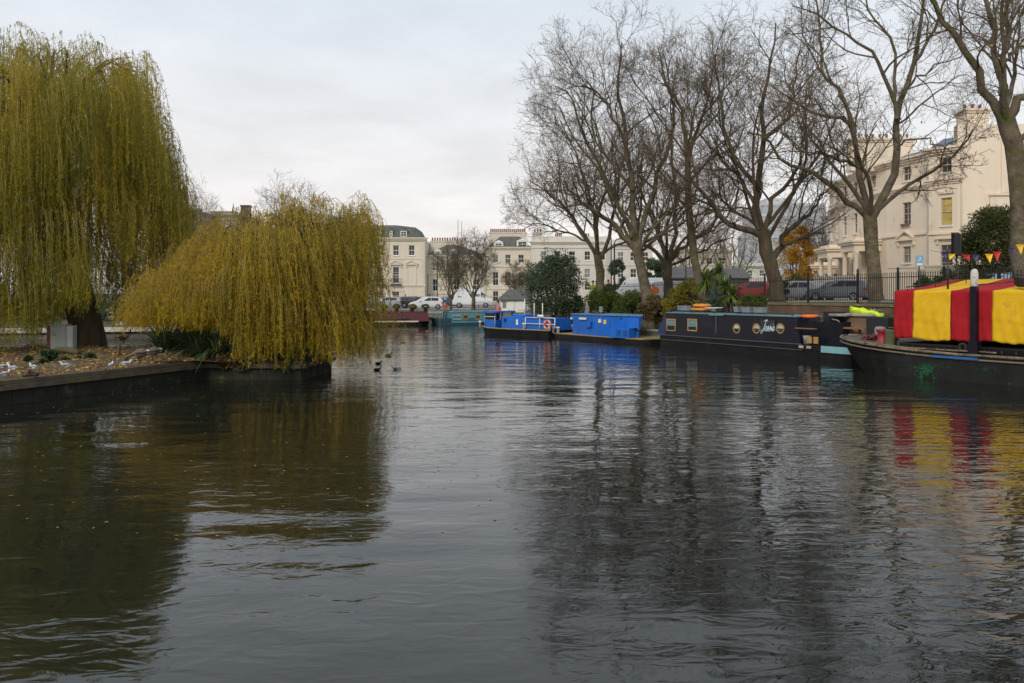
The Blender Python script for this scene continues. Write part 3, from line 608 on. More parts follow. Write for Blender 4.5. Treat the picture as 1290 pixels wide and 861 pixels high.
# palms on the bank
palm_m = leafmat('palm_blade', [(0,(.06,.10,.02)),(.6,(.14,.2,.045)),(1,(.27,.32,.1))], .2, .45)
def palm(label, px, D, heads, trunkh):
    g = gpos(px, D); t = thing('palm_tree', label, 'palm', g, 0, 'palms on the bank')
    m = MB(); m.tube([(0,0,-.3),(.05,0,trunkh*.5),(0,.03,trunkh)], [.14,.1,.09], 8); m.build('trunk', bark_d, t)
    for (dx,dy,dz,L_) in heads:
        m = MB(); m.tube([(0,0,trunkh*.7),(dx*.6,dy*.6,trunkh*.9),(dx,dy,dz)], [.09,.08,.07], 7); m.build('branch', bark_d, t)
        blades('','',(0,0),240,L_,.036,'',m=palm_m,z=0,parent=t,elev=(-.75,1.5),droop=.35,part='frond_head',hh=dz)
        LASTB[0].location = (dx,dy,0)
    return t
palm('tall two-headed spiky palm standing behind the roof cushions', 893, 45.5, [(-.15,0,3.5-gpos(893,45.5)[2],.95),(.62,.3,4.0-gpos(893,45.5)[2],.75)], 1.5)
palm('shorter dark palm to the right of the tall two-headed one', 921, 43.3, [(.0,0,2.75-gpos(921,43.3)[2],.85),(-.3,.2,3.2-gpos(921,43.3)[2],.6)], .7)
blades('spiky_plant','low bright spiky plant under the right palm', (at(928,44.5).x,44.5), 90, .7, .025, 'plant', m=palm_m)
# ivy and log on the island
def izt(x, y): return IZ+.12+.05*math.sin(x*1.1)*math.sin(y*.9)+.03*math.sin(x*3.1+y*2.3)
def isl_at(px, py): D = (CH-IZ-.12)/(py-370)*1000; return at(px, D)
p = isl_at(62,456); ivy = shrub('ivy_patch', 'low dark ivy patch left of the fallen log', (p.x,p.y), .75,.45,.32, 1500, leafmat('ivy_leaf',[(0,(.02,.05,.015)),(1,(.07,.13,.05))],.15), leaf=(.09,.07), cat='ivy', z=izt(p.x,p.y)-.03, stems=3)
p = isl_at(100,452); shrub('ivy_patch', 'low ivy patch right of the fallen log', (p.x,p.y), .55,.35,.2, 900, MATS['ivy_leaf'], leaf=(.09,.07), cat='ivy', z=IZ+.06, stems=3)
for ux,uy,ul in ((-9.2,25.95,'left of three dark undergrowth clumps spilling over the timber edging under the yellow willow'),(-8.1,25.85,'middle of three dark undergrowth clumps under the yellow willow'),(-7.1,25.9,'right undergrowth clump at the square corner of the island')): shrub('undergrowth', ul, (ux,uy), .75,.5,.6, 2200, brown_leaf if ux < -8.5 else green_leaf, leaf=(.13,.04), cat='undergrowth', group='undergrowth at the island tip', z=IZ-.2, stems=3)
p = isl_at(81,446); m = MB(); m.tube([(-.55,0,.02),(-.3,.04,.16),(.1,0,.17),(.42,-.03,.1),(.55,-.05,.03)], [.06,.1,.115,.11,.09], 9)
o = m.build('log', mat('mossy_log',(.10,.08,.04),.95,.35,4,patch=(.06,.07,.02),pscale=4)); o.location = (p.x,p.y,IZ+.1); tag(o,'mossy fallen log lying in the ivy near the cabinet','log')
# fallen leaves
n = 15000; V = []; pts = []
while len(pts) < n:
    x = random.uniform(-26,-6.6); y = random.uniform(12,32.6)
    if inside(x,y,isl): pts.append((x,y,IZ+.128+.05*math.sin(x*1.1)*math.sin(y*.9)+.03*math.sin(x*3.1+y*2.3)))
P = np.array(pts); d = RNG.normal(size=(n,3)); d[:,2] *= .25; d /= np.linalg.norm(d,axis=1,keepdims=True)
V, F = leafquads(P, d, RNG.uniform(.06,.13,n), .05)
tag(nmesh('fallen_leaves', V, F, leafmat('fallen_leaf',[(0,(.16,.09,.04)),(.5,(.34,.2,.06)),(1,(.5,.34,.07))],.1), tint=RNG.random(n)), 'yellow and brown fallen leaves scattered over the willow island', 'leaves', kind='stuff')
n = 520; u = RNG.random(n)**2.; x = -14+RNG.random(n)**.9*15; y = 9+RNG.random(n)*19; ok = np.array([not inside(a-0.2,b_,isl) for a,b_ in zip(x,y)]); x = x[ok]; y = y[ok]; n = len(x)
d = RNG.normal(size=(n,3)); d[:,2] = 0; d /= np.linalg.norm(d,axis=1,keepdims=True); s_ = np.cross(d,[0,0,1.])
P = np.stack([x,y,np.full(n,.006)],1); Ln = RNG.uniform(.04,.085,n)[:,None]
V = np.stack([P,P+d*Ln*.5+s_*.015,P+d*Ln,P+d*Ln*.5-s_*.015],1).reshape(-1,3)
tag(nmesh('floating_leaves', V, np.arange(n*4).reshape(n,4), MATS['fallen_leaf'], tint=RNG.random(n)), 'small yellow willow leaves floating on the water by the island', 'leaves', kind='stuff')
# ------------------------------------------------------------ buildings
def fframe(P0, P1):
    d = (Vector((*P1,0))-Vector((*P0,0))); ang = math.atan2(d.y,d.x)
    return Matrix.Translation((P0[0],P0[1],0)) @ Matrix.Rotation(ang,4,'Z'), d.length
def facade(mb, M, L_, z0, z1, holes, dep=.2, mi=0):
    """wall face at y=0 with real openings; holes (x0,x1,za,zb)"""
    mb.M = M
    xs = sorted({0,L_}|{h[0] for h in holes}|{h[1] for h in holes}); zs = sorted({z0,z1}|{h[2] for h in holes}|{h[3] for h in holes})
    for i in range(len(xs)-1):
        for k in range(len(zs)-1):
            cx = (xs[i]+xs[i+1])/2; cz = (zs[k]+zs[k+1])/2
            if any(h[0] < cx < h[1] and h[2] < cz < h[3] for h in holes): continue
            mb.add([(xs[i],0,zs[k]),(xs[i+1],0,zs[k]),(xs[i+1],0,zs[k+1]),(xs[i],0,zs[k+1])],[(0,1,2,3)],mi)
    for a,b,c,d in holes:
        mb.add([(a,0,c),(b,0,c),(b,0,d),(a,0,d),(a,dep,c),(b,dep,c),(b,dep,d),(a,dep,d)],[(0,4,5,1),(1,5,6,2),(2,6,7,3),(3,7,4,0)],mi)
def window(t, M, h, nx=2, nz=2, dep=.2, g=None, fm=None, fw=.06, sill=True, bar=.03, label=None):
    a,b,c,d = h; m = MB(M); y0 = dep-.11; y1 = dep-.03
    m.box(a,a+fw,y0,y1,c,d); m.box(b-fw,b,y0,y1,c,d); m.box(a+fw,b-fw,y0,y1,c,c+fw); m.box(a+fw,b-fw,y0,y1,d-fw,d)
    mz = (c+d)/2
    if nz > 1: m.box(a+fw,b-fw,y0,y1-.005,mz-.03,mz+.03)
    for i in range(1,nx): x = a+(b-a)*i/nx; m.box(x-bar/2,x+bar/2,y0+.02,y1-.01,c+fw,d-fw)
    for k in range(1,nz):
        z = c+(d-c)*k/nz
        if abs(z-mz) > .05: m.box(a+fw,b-fw,y0+.025,y1-.012,z-bar/2,z+bar/2)
    w_ = m.build('window', fm or white, t)
    if label: w_['label'] = label
    m = MB(M); m.add([(a,dep-.04,c),(b,dep-.04,c),(b,dep-.04,d),(a,dep-.04,d)],[(0,1,2,3)]); m.add([(a,dep+.02,c),(b,dep+.02,c),(b,dep+.02,d),(a,dep+.02,d)],[(0,1,2,3)])
    m.build('pane', g or glass, w_)
    if sill: m = MB(M); m.box(a-.08,b+.08,-.1,.0-.002,c-.12,c-.002); m.build('sill', white, w_)
    return w_
def cornice(mb, M, x0, x1, z, h, p, mi=0, steps=3):
    mb.M = M
    for i in range(steps): q = p*(i+1)/steps; mb.box(x0-q, x1+q, -q, .25, z+h*i/steps, z+h*(i+1)/steps-.0, mi)
def pediment(t, M, xc, z, w, h=.5, mi=stucco):
    m = MB(M); m.box(xc-w/2,xc+w/2,-.28,-.004,z,z+.12)
    m.extr([(xc-w/2,z+.12),(xc+w/2,z+.12),(xc,z+.12+h)], -.14, -.004)
    for s in (-1,1):
        m.extr([(xc+s*w/2,z+.12),(xc+s*(w/2+.06),z+.2),(xc,z+.3+h),(xc,z+.13+h)] if s>0 else [(xc-w/2,z+.12),(xc,z+.13+h),(xc,z+.3+h),(xc-w/2-.06,z+.2)], -.3, -.02)
        m.box(xc+s*(w/2-.12)-.07,xc+s*(w/2-.12)+.07,-.2,-.004,z-.4,z)
    m.build('pediment', mi, t)
def pots(t, xyz, h=.6, r=.14):
    h *= .8; r *= .85
    for x,y,z in xyz:
        m = MB(); m.lathe([(r*1.1,0),(r,.08),(r*.85,h*.8),(r*1.05,h*.86),(r*.9,h),(r*.6,h)],8,(x,y,z)); m.build('chimney_pot', terracotta, t)
# --- A: cream corner house with the green mansard roof
D = 125.; s = D/1000.
def zz(py, D): return CH-(py-370)/1000*D
def xx(px, D): return (px-645)/1000*D
gA = gz(xx(490,D), D)
tA = thing('terraced_house', 'cream stucco corner house with green mansard roof, tallest on the far quay', 'house', (xx(535,D),D,0))
x0 = xx(395,D)-xx(535,D); L_ = -x0; M0 = Matrix.Translation((x0,0,0))
def fx(px, D, ox): return xx(px,D)-ox
wins = []; cols_ = [479-61.2+20.3*i for i in range(0,6)]
cols_ = [417.5,437.8,458.2,478.7,498.8,518.6]
for i,c in enumerate(cols_):
    c_ = fx(c,D,xx(395,D)); wins.append((c_-.45,c_+.45,zz(322,D),zz(309.3,D)))
    if i < 5: wins.append((c_-.48,c_+.48,zz(357,D),zz(336.5,D)))
    if i < 5: wins.append((c_-.5,c_+.5,zz(383,D),zz(367.5,D)))
m = MB(); facade(m, M0, L_, gA-.5, zz(302,D), wins, .25)
m.M = Matrix(); m.box(x0, -.001, .0, 12, gA-.5, zz(302,D)); 
# remove front of that box by pushing it back
m2 = MB(); facade(m2, M0, L_, gA-.5, zz(302,D), wins, .25); m2.M = Matrix(); m2.box(x0,0,.27,12,gA-.5,zz(302,D)-.01)
m2.box(-.26,0,.003,.27,gA-.5,zz(302,D)-.01)
wallA = m2.build('wall', stucco, tA)
m = MB(); cornice(m, M0, 0, L_, zz(304,D), .55, .5); cornice(m, M0, 0, L_, zz(361.5,D), .3, .2, steps=2); m.M = M0; m.box(0,L_,-.08,-.003,zz(327,D),zz(326,D)+.05)
c_ = fx(518.6,D,xx(395,D)); m.box(c_-.75,c_-.6,-.08,-.003,zz(360,D),zz(335,D)); m.box(c_+.6,c_+.75,-.08,-.003,zz(360,D),zz(335,D)); m.box(c_-.6,c_+.6,-.08,-.003,zz(336.2,D),zz(335,D))
m.build('cornice', stucco, tA)
m = MB(M0)
for k in range(26):
    z = gA+k*.4; w_ = .55 if k%2 else .35
    if z < zz(306,D): m.box(L_-w_,L_+.03,-.05,-.003,z,z+.36)
m.build('quoins', stucco, tA)
for i,h in enumerate(wins): window(tA, M0, h, 2, 3 if i%3 != 0 else 2, .25, g=[glass,glass,glass_l][i%3] if i%4==1 else glass)
for i,c in enumerate(cols_): pediment(tA, M0, fx(c,D,xx(395,D)), zz(334,D), 1.9, .45)
for i in (1,3,4):
    c_ = fx(cols_[i],D,xx(395,D)); m = MB(M0); zb = zz(358.5,D)
    m.box(c_-.9,c_+.9,-.75,-.003,zb-.12,zb); m.box(c_-.9,c_+.9,-.75,-.72,zb+.85,zb+.9); m.box(c_-.9,c_-.87,-.75,0,zb+.85,zb+.9); m.box(c_+.87,c_+.9,-.75,0,zb+.85,zb+.9)
    for k in range(13): x = c_-.88+k*.146; m.box(x-.015,x+.015,-.745,-.72,zb,zb+.86)
    bo = m.build('balcony', iron, tA)
m = MB(M0); e = zz(303,D)+.1; tz = zz(286,D)
m.loft([[(.1,.3,e),(L_-.5,.3,e),(L_-.5,11.6,e),(.1,11.6,e)],[(1,1.3,tz),(L_-1.6,1.3,tz),(L_-1.6,10.6,tz),(1,10.6,tz)],[(4,3.5,zz(281.6,D)),(L_-5.,3.5,zz(281.6,D)),(L_-5.,8.5,zz(281.6,D)),(4,8.5,zz(281.6,D))]])
rA = m.build('roof', green_roof, tA)
for i,c in enumerate((438,475.5,492,508)):
    c_ = fx(c,D,xx(395,D)); w_ = .5 if i != 2 else .22; h = (c_-w_,c_+w_,zz(298,D),zz(291,D))
    m = MB(M0); m.box(h[0]-.12,h[1]+.12,.62,2.2,h[2]-.15,h[3]+.14); dr = m.build('dormer', green_roof, rA)
    window(tA, M0 @ Matrix.Translation((0,.45,0)), h, 2, 2, .16, g=glass, fw=.09, sill=False)
# --- B: small slate-roofed cream house
def simple_house(label, px0, px1, D, eave, cols, rows, roofpts=None, wall=stucco, depth=10, roofm=slate, dormers=(), chim=None, ww=.45, nx=2, blinds=5, rise=None, strings=(), name='terraced_house', cor=.4, ang=0., base=None, parapet=0, bows=()):
    X0 = xx(px0,D); g = gz(X0,D) if base is None else base
    t = thing(name, label, 'house', (X0,D,0), ang); L_ = (px1-px0)/1000*D; M = Matrix(); ze = zz(eave,D)
    hs = [(xx(c,D)-X0-ww,xx(c,D)-X0+ww,zz(b,D),zz(a,D)) for c in cols for a,b in rows if a < b]
    m = MB(); facade(m, M, L_, g-.6, ze, hs, .22); m.M = Matrix(); m.box(0,L_,.24,depth,g-.6,ze-.01); m.box(0,.05,.002,.24,g-.6,ze-.02); m.box(L_-.05,L_,.002,.24,g-.6,ze-.02)
    m.build('wall', wall, t)
    m = MB(); cornice(m, M, 0, L_, ze-.25, .45, cor)
    for z_ in strings: m.box(0,L_,-.12,-.003,zz(z_,D)-.12,zz(z_,D)+.1)
    if parapet: m.M = M; m.box(0,L_,.05,.3,ze+.2,ze+.2+parapet)
    m.build('cornice', wall, t)
    for i,h in enumerate(hs): window(t, M, h, nx, 2, .22, g=glass_l if (i*7)%blinds == 0 else glass)
    if roofpts:
        (a,za),(b,zb_) = roofpts; a = xx(a,D)-X0; b = xx(b,D)-X0; zt = zz(za,D)
        m = MB(); m.loft([[(.05,.3,ze+.2),(L_-.05,.3,ze+.2),(L_-.05,depth-.3,ze+.2),(.05,depth-.3,ze+.2)],[(a,depth*.4,zt),(b,depth*.4,zt),(b,depth*.6,zt),(a,depth*.6,zt)]])
        r_ = m.build('roof', roofm, t)
        for c,a1,b1,w_ in dormers:
            c_ = xx(c,D)-X0; h = (c_-w_,c_+w_,zz(b1,D),zz(a1,D)); m = MB(); m.box(h[0]-.15,h[1]+.15,.72,3.2,h[2]-.2,h[3]+.1); m.extr([(h[0]-.25,h[3]+.1),(h[1]+.25,h[3]+.1),(c_,h[3]+.45)],.6,3.2); m.build('dormer', white, r_)
            window(t, M @ Matrix.Translation((0,.5,0)), h, 2, 2, .2, fw=.1, sill=False)
    if chim:
        for (a,b,zt,yy,n_) in chim:
            a = xx(a,D)-X0; b = xx(b,D)-X0; zt = zz(zt,D); m = MB(); m.box(a,b,yy,yy+1.,ze-.3,zt); m.box(a-.08,b+.08,yy-.08,yy+1.08,zt,zt+.18); c__ = m.build('chimney_stack', wall, t)
            pots(c__, [(a+.3+(b-a-.6)*k/max(1,n_-1),yy+.5,zt+.18) for k in range(n_)], .7, .16)
    return t
simple_house('cream stucco house with dark slate hipped roof, just right of the green-roofed one', 535.5, 612, 128, 323, (548.5,575,600), ((332,341),(352,367),(374,385)), ((560,307),(575,307)), chim=[(539,586,303,4,14),(607,612,305,3,2)], dormers=((551,317,322,.45),(571,317,322,.45)), strings=(345,370))
simple_house('cream stucco house with three slate hips and a long flue wall, behind the small hut', 612.5, 669, 128, 313, (624.5,640,656.5), ((321,331.5),(343,360),(367,380)), ((630,296),(655,298)), chim=[(615,664,291,5,18)], dormers=((628,306,312,.6),(658,304,311,.75)), strings=(336,364))
simple_house('long pale stucco terrace with a parapet behind the evergreen and leftmost planes', 669.5, 770, 125, 306, (685,702,721,740,759), ((317,328),(339,350),(357,366)), None, wall=stucco_w, chim=[(672,684,293,2,3),(700,712,297,5,4),(735,748,297,5,4)], strings=(312,333,354), parapet=.8)
simple_house('pale stucco terrace end seen between the two left planes, slightly lower', 770.5, 822, 118, 309, (782,798,813), ((318,329),(339,350),(357,366)), None, wall=stucco_w, chim=[(785,798,299,5,4)], strings=(313,334), parapet=.6)
simple_house('low cream two-storey house behind the grey shed roofs and palm', 846, 922, 112, 317, (859.5,877,894,910), ((325,333),(345,356)), ((850,312),(905,312)), wall=stucco, ww=.42, roofm=slate, chim=[(913,924,314,3,2)], cor=.15)
simple_house('long low white block beyond the low cream house', 922.5, 975, 140, 336, (930,945,960), ((341,348),), None, wall=stucco_w, parapet=.4)
simple_house('brown flat-roofed block seen between the two willows', 228, 252, 130, 266, (234,246), ((272,280),(288,296)), None, wall=concrete, depth=8, parapet=.3)
simple_house('grey-brown flat block with a raised roof box between the willows', 252.5, 312, 135, 272, (262,275,288,301), ((277,285),(292,300),(307,315)), None, wall=concrete, chim=[(259,291,266,2,0)], depth=8)
ch = thing('chimney', 'tall dark square chimney rising above the left side of the yellow willow', 'chimney', (xx(310,120),120,0)); m = MB()
m.box(-.62,.62,-.6,.6,0,zz(261,120)); m.box(-.7,.7,-.68,.68,zz(261,120),zz(260,120)+.1); m.build('shaft', mat('dark_cladding',(.05,.045,.045),.6,.3,2), ch)
# hut and sheds
def gable_hut(label, px0, px1, D, base, eave, ridge, wallm, roofm, depth=4., doors=(), rz=0., ridgeshift=0, over=.25):
    X0 = xx(px0,D); t = thing('hut', label, 'hut', (X0,D,base), rz); L_ = (px1-px0)/1000*D; ze = zz(eave,D)-base; zr = zz(ridge,D)-base
    m = MB(); m.box(0,L_,0,depth,-.5,ze); m.extr([],0,0) if 0 else None; m.add([(0,0,ze),(0,depth,ze),(0+ridgeshift,depth/2,zr-.1),(L_,0,ze),(L_,depth,ze),(L_,depth/2,zr-.1)],[(0,1,2),(3,5,4)]); m.build('wall', wallm, t)
    m = MB()
    for y0,y1 in ((-over,depth/2),(depth+over,depth/2)):
        m.add([(-over,y0,ze-.05),(L_+over,y0,ze-.05),(L_+over,y1,zr),(-over+ridgeshift,y1,zr),(-over,y0,ze+.04),(L_+over,y0,ze+.04),(L_+over,y1,zr+.1),(-over+ridgeshift,y1,zr+.1)],[(0,1,2,3),(4,7,6,5),(0,4,5,1),(1,5,6,2),(2,6,7,3),(3,7,4,0)])
    m.build('roof', roofm, t)
    for (a,b,z0,z1,mt,nm) in doors:
        a = xx(a,D)-X0; b = xx(b,D)-X0; m = MB(); m.box(a,b,-.05,-.004,zz(z1,D)-base,zz(z0,D)-base); m.box(a-.05,b+.05,-.035,-.003,zz(z0,D)-base,zz(z0,D)-base+.06); m.build(nm, mt, t)
    return t
gable_hut('small white hut with a dark tiled gable roof beside the evergreen', 630, 668, 76, 1.0, 378, 366.5, white, slate, 4.5, ((633,637.5,381,388,glass_l,'window'),(639,648,380.5,391,white,'shutter'),(652,668,379.5,391,white,'shutter')), ridgeshift=1.0)
gable_hut('left long grey shed roof below the low cream house', 845, 876, 84, 2.2, 350.5, 336, mat('shed_wall',(.09,.075,.06),.9), slate, 6, ridgeshift=.4)
gable_hut('right long grey shed roof behind the palm, sloping down to the right', 905, 944, 84, 2.2, 350.5, 338, MATS['shed_wall'], slate, 6, ridgeshift=.4)
# glass tower far away
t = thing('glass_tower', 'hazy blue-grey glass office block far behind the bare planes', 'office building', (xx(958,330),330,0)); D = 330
tw = mat('hazy_cladding', (.5,.51,.52), .7, .05, .1); tg = mat('hazy_glass', (.40,.42,.46), .6, .2, .2)  # distance haze is mixed into these pale tower colours
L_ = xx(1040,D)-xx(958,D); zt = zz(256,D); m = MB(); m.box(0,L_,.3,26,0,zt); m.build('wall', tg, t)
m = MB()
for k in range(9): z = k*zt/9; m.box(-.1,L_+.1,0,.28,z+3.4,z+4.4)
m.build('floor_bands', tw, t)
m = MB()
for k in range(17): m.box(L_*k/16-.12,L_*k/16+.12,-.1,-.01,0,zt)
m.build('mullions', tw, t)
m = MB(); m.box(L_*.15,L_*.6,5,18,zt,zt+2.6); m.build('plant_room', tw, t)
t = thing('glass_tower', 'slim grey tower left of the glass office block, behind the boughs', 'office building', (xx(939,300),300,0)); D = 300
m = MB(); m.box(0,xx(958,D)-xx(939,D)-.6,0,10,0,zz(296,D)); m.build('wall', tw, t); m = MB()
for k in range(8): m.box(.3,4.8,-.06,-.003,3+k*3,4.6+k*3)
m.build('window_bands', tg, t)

# --- villa: cream crescent
tV = thing('villa', 'large cream stucco crescent villa at the right with blue slate roof', 'house', (32,57,0))
vp = [(-3.2+0,80),(0,0)]
pts_px = [(1045,81),(1058,75),(1085,69),(1117,64.5),(1168,60.2)]
W3 = [(xx(a,b)-32, b-57) for a,b in pts_px]
gV = 2.3; zc = 13.3; zm = 11.1
wallm = MB(); cor = MB(); allw = []
for i in range(len(W3)-1):
    M, L_ = fframe(W3[i], W3[i+1]); nW = 1 if L_ < 4.6 else 2; hs = []
    for k in range(nW):
        c = L_*(k+.5)/nW + (.0 if i < 3 else .05)
        hs += [(c-.42,c+.42,11.65,12.75,), (c-.45,c+.45,8.15,9.95), (c-.45,c+.45,5.2,6.5)]
    facade(wallm, M, L_, gV-.5, zc, hs, .22); allw += [(M,h) for h in hs]
    cornice(cor, M, 0, L_, zc-.35, .5, .4); cornice(cor, M, 0, L_, zm-.35, .4, .3); cor.M = M; cor.box(0,L_,-.14,-.003,7.3,7.5)
    if i in (3,):
        pediment(tV, M, L_*.52, 6.95, 1.9, .55, stucco_v); pediment(tV, M, L_*.52, 6.95, 1.9, .55, stucco_v) if 0 else None
# projecting end bay
B0 = (xx(1170,58.6)-32, 58.6-57); B1 = (0,0)
M, L_ = fframe(B0, B1); hs = [(L_*.62-.36,L_*.62+.36,11.6,12.7),(L_*.62-.38,L_*.62+.38,7.75,9.75),(L_*.62-.42,L_*.62+.42,4.6,6.35)]
facade(wallm, M, L_, gV-.5, zc, hs, .22); allw += [(M,h) for h in hs]
cornice(cor, M, 0, L_, zc-.35, .5, .4); cornice(cor, M, 0, L_, zm-.35, .4, .3); cor.M = M; cor.box(.0,L_,-.14,-.003,7.1,7.25); cor.box(L_*.62-.7,L_*.62+.7,-.3,-.004,6.75,6.95); cor.box(L_*.62-.5,L_*.62+.5,-.14,-.004,10.05,10.2)
for s_ in (-1,1): cor.box(L_*.62+s_*.55-.06,L_*.62+s_*.55+.06,-.2,-.004,6.4,6.75)
# return of the bay and gable wall facing the water
wallm.M = Matrix(); 
wallm.add([(B0[0],B0[1],gV-.5),(W3[-1][0],W3[-1][1],gV-.5),(W3[-1][0],W3[-1][1],zc),(B0[0],B0[1],zc)],[(0,1,2,3)])
G1 = (9.5,-.6)
Mg, Lg = fframe((0,0), G1)
facade(wallm, Mg, Lg, gV-.5, 14.9, [], .2)
wallm.M = Mg; wallm.box(2.2,Lg,-.14,-.004,gV-.5,9.95); wallm.box(0,.35,.004,.6,13.3,14.9); wallm.box(3.0,Lg,-.09,-.005,10.0,14.9)
wallm.box(0,Lg,.004,.5,13.,14.9)
cor.M = Mg; cor.box(2.1,Lg,-.28,-.145,9.8,9.95); cor.box(.5,3.4,-.2,-.004,6.85,6.98); cor.box(.5,Lg,-.16,-.145,6.85,6.98)
wallm.M = Matrix()
poly = [W3[0],W3[1],W3[2],W3[3],W3[4],B0,B1,G1,(9.5,24)]
wallm.add([(x,y,zc-.02) for x,y in poly],[tuple(range(len(poly)))])
wallm.add([(9.5,-.6,gV),(9.5,24,gV),(9.5,24,zc),(9.5,-.6,zc)],[(0,1,2,3)])
wallm.build('wall', stucco_v, tV); cor.build('cornice', stucco_v, tV)
for i,(M,h) in enumerate(allw):
    mid = i == len(allw)-2
    window(tV, M, h, 2, 4 if h[3]-h[2] > 1.5 else 2, .22, g=glass_y if mid else (glass_l if i%5==2 else glass), label='window with a drawn yellow blind' if mid else None, fm=mat('stone_sash',(.5,.42,.32),.6))
# flower box
M = allw[-5][0]; 
m = MB(); m.M = M; h = allw[-5][1]; m.box(h[0],h[1],-.22,-.103,h[2]-.05,h[2]+.12); m.build('flower_box', terracotta, tV)
# roofs: low slate behind the parapet, concave lifted towards the gable
m = MB(); inner = []
rp = W3+[B0,B1]
for i in range(len(rp)-1):
    a = rp[i]; b = rp[i+1]; 
    up = [zc+.16]*2; ha = 1.0 if i < 5 else 1.35; hb = 1.0 if i+1 < 5 else 1.35
    ca = Vector((8.,12)); A2 = Vector(a).lerp(ca,.3); B2 = Vector(b).lerp(ca,.3)
    m.add([(a[0],a[1],up[0]),(b[0],b[1],up[0]),(B2.x,B2.y,up[0]+hb),(A2.x,A2.y,up[0]+ha)],[(0,1,2,3)])
m.build('roof', slate_b, tV)
m = MB(); m.M = Matrix()
def stack(x, y, w, d, z0, z1, n_, nm='chimney_stack', mt=stucco_v, potr=.15):
    m = MB(); m.box(x-w/2,x+w/2,y-d/2,y+d/2,z0,z1-.3); m.box(x-w/2-.1,x+w/2+.1,y-d/2-.1,y+d/2+.1,z1-.3,z1-.15); m.box(x-w/2-.2,x+w/2+.2,y-d/2-.2,y+d/2+.2,z1-.15,z1)
    c = m.build(nm, mt, tV); pots(c, [(x-w/2+.3+(w-.6)*k/max(1,n_-1),y,z1) for k in range(n_)], .55, potr)
stack(1.75,1.2,1.7,1.2,13.2,16.2,3)
stack(-1.2,9.5,5.2,1.0,13.0,15.7,9, potr=.13)
stack(1.0,13.5,1.6,1.2,12.5,16.0,4, mt=brickmat('dark_brick',(.12,.08,.06),(.09,.06,.05),(.1,.09,.08)))
m = MB(); m.box(9.0,11.5,2,14,gV-.3,14.7); m.box(8.8,11.7,1.8,14.2,14.7,15.0); m.build('rear_wing', stucco_v, tV)
# rain pipe, alarm box
m = MB(Mg); m.tube([(.25,-.08,2.4),(.25,-.08,12.6)],.06,6); m.box(.15,.45,-.2,-.004,12.5,12.9); m.build('rain_pipe', mat('cream_pipe',(.6,.52,.42),.5), tV)
m = MB(Mg); m.box(.95,1.35,-.12,-.004,5.3,5.8); m.build('alarm_box', mat('orange_box',(.8,.35,.03),.4), tV)
# porches
def porch(c, w, d, z1, rz, lab=None):
    M = Matrix.Translation((c[0],c[1],0)) @ Matrix.Rotation(rz,4,'Z'); m = MB(M)
    m.box(-w/2,w/2,-d,0,z1-.9,z1-.35); m.box(-w/2-.18,w/2+.18,-d-.18,0,z1-.35,z1-.15); m.box(-w/2-.3,w/2+.3,-d-.3,0,z1-.15,z1); m.box(-w/2+.2,w/2-.2,-d+.2,0,z1,z1+.25)
    p = m.build('porch', stucco_v, tV)
    for x in (-w/2+.25, w/2-.25):
        for y in (-d+.25,-.35):
            m = MB(M); m.lathe([(.3,gV-.3),(.3,gV+.2),(.24,gV+.3),(.22,gV+.5),(.19,z1-1.15),(.27,z1-1.0),(.27,z1-.9)],12,(x,y,0)); m.build('column', stucco_v, p)
    m = MB(M); m.box(-.5,.5,-.06,-.004,gV,gV+2.5); m.build('door', mat('dark_door',(.03,.03,.035),.4), p)
def mid(i, off):
    M, L_ = fframe(W3[i], W3[i+1]); return (M @ Vector((L_*.5,off,0))), math.atan2(W3[i+1][1]-W3[i][1], W3[i+1][0]-W3[i][0])
p, a = mid(2, -.02); porch((p.x,p.y), 2.6, 2.2, 7.2, a)
p, a = mid(1, -.02); porch((p.x,p.y), 3.2, 2.4, 6.9, a)
p, a = mid(0, -.02); porch((p.x,p.y), 2.6, 2.2, 5.6, a)
# garden wall in front of the villa
def polywall(name, label, cat, pts, w, z0f, h, m, cap=None, parts=None):
    t = thing(name, label, cat, (pts[0][0],pts[0][1],0)); o = Vector(pts[0]); mb = MB(); mc = MB()
    for a,b in zip(pts[:-1],pts[1:]):
        M, L_ = fframe((Vector(a)-o)[:], (Vector(b)-o)[:]); mb.M = M; mc.M = M; z0 = z0f if not callable(z0f) else min(z0f(*a),z0f(*b))-.1
        mb.box(0,L_,0,w,z0,z0+h); mc.box(-.05,L_+.05,-.06,w+.06,z0+h,z0+h+.1)
    mb.build('wall', m, t)
    if cap: mc.build('coping', cap, t)
    return t
polywall('garden_wall', 'white rendered garden wall in front of the villa, left of the black gate', 'wall', [(xx(1118,50.5),50.5),(xx(1156,49.5),49.5)], .3, 2.25, 2.15, stucco_v, stucco_v)
polywall('garden_wall', 'long white rendered garden wall right of the black gate under the conical shrub', 'wall', [(xx(1166,49.2),49.2),(xx(1292,47.5),47.5),(xx(1400,47),47)], .3, 2.25, 2.2, stucco_v, stucco_v)
polywall('garden_wall', 'low cream garden wall behind the silver estate car', 'wall', [(xx(1025,66),66),(xx(1078,62),62)], .3, 2.2, 1.9, stucco, stucco)
t = thing('gate', 'black metal garden gate in the white wall before the villa', 'gate', (xx(1156.5,49.4),49.4,2.3)); m = MB()
for k in range(7): m.box(k*.075,k*.075+.02,0,.03,0,2.0)
m.box(0,.47,0,.04,.1,.16); m.box(0,.47,0,.04,1.6,1.66); m.build('bars', iron, t)

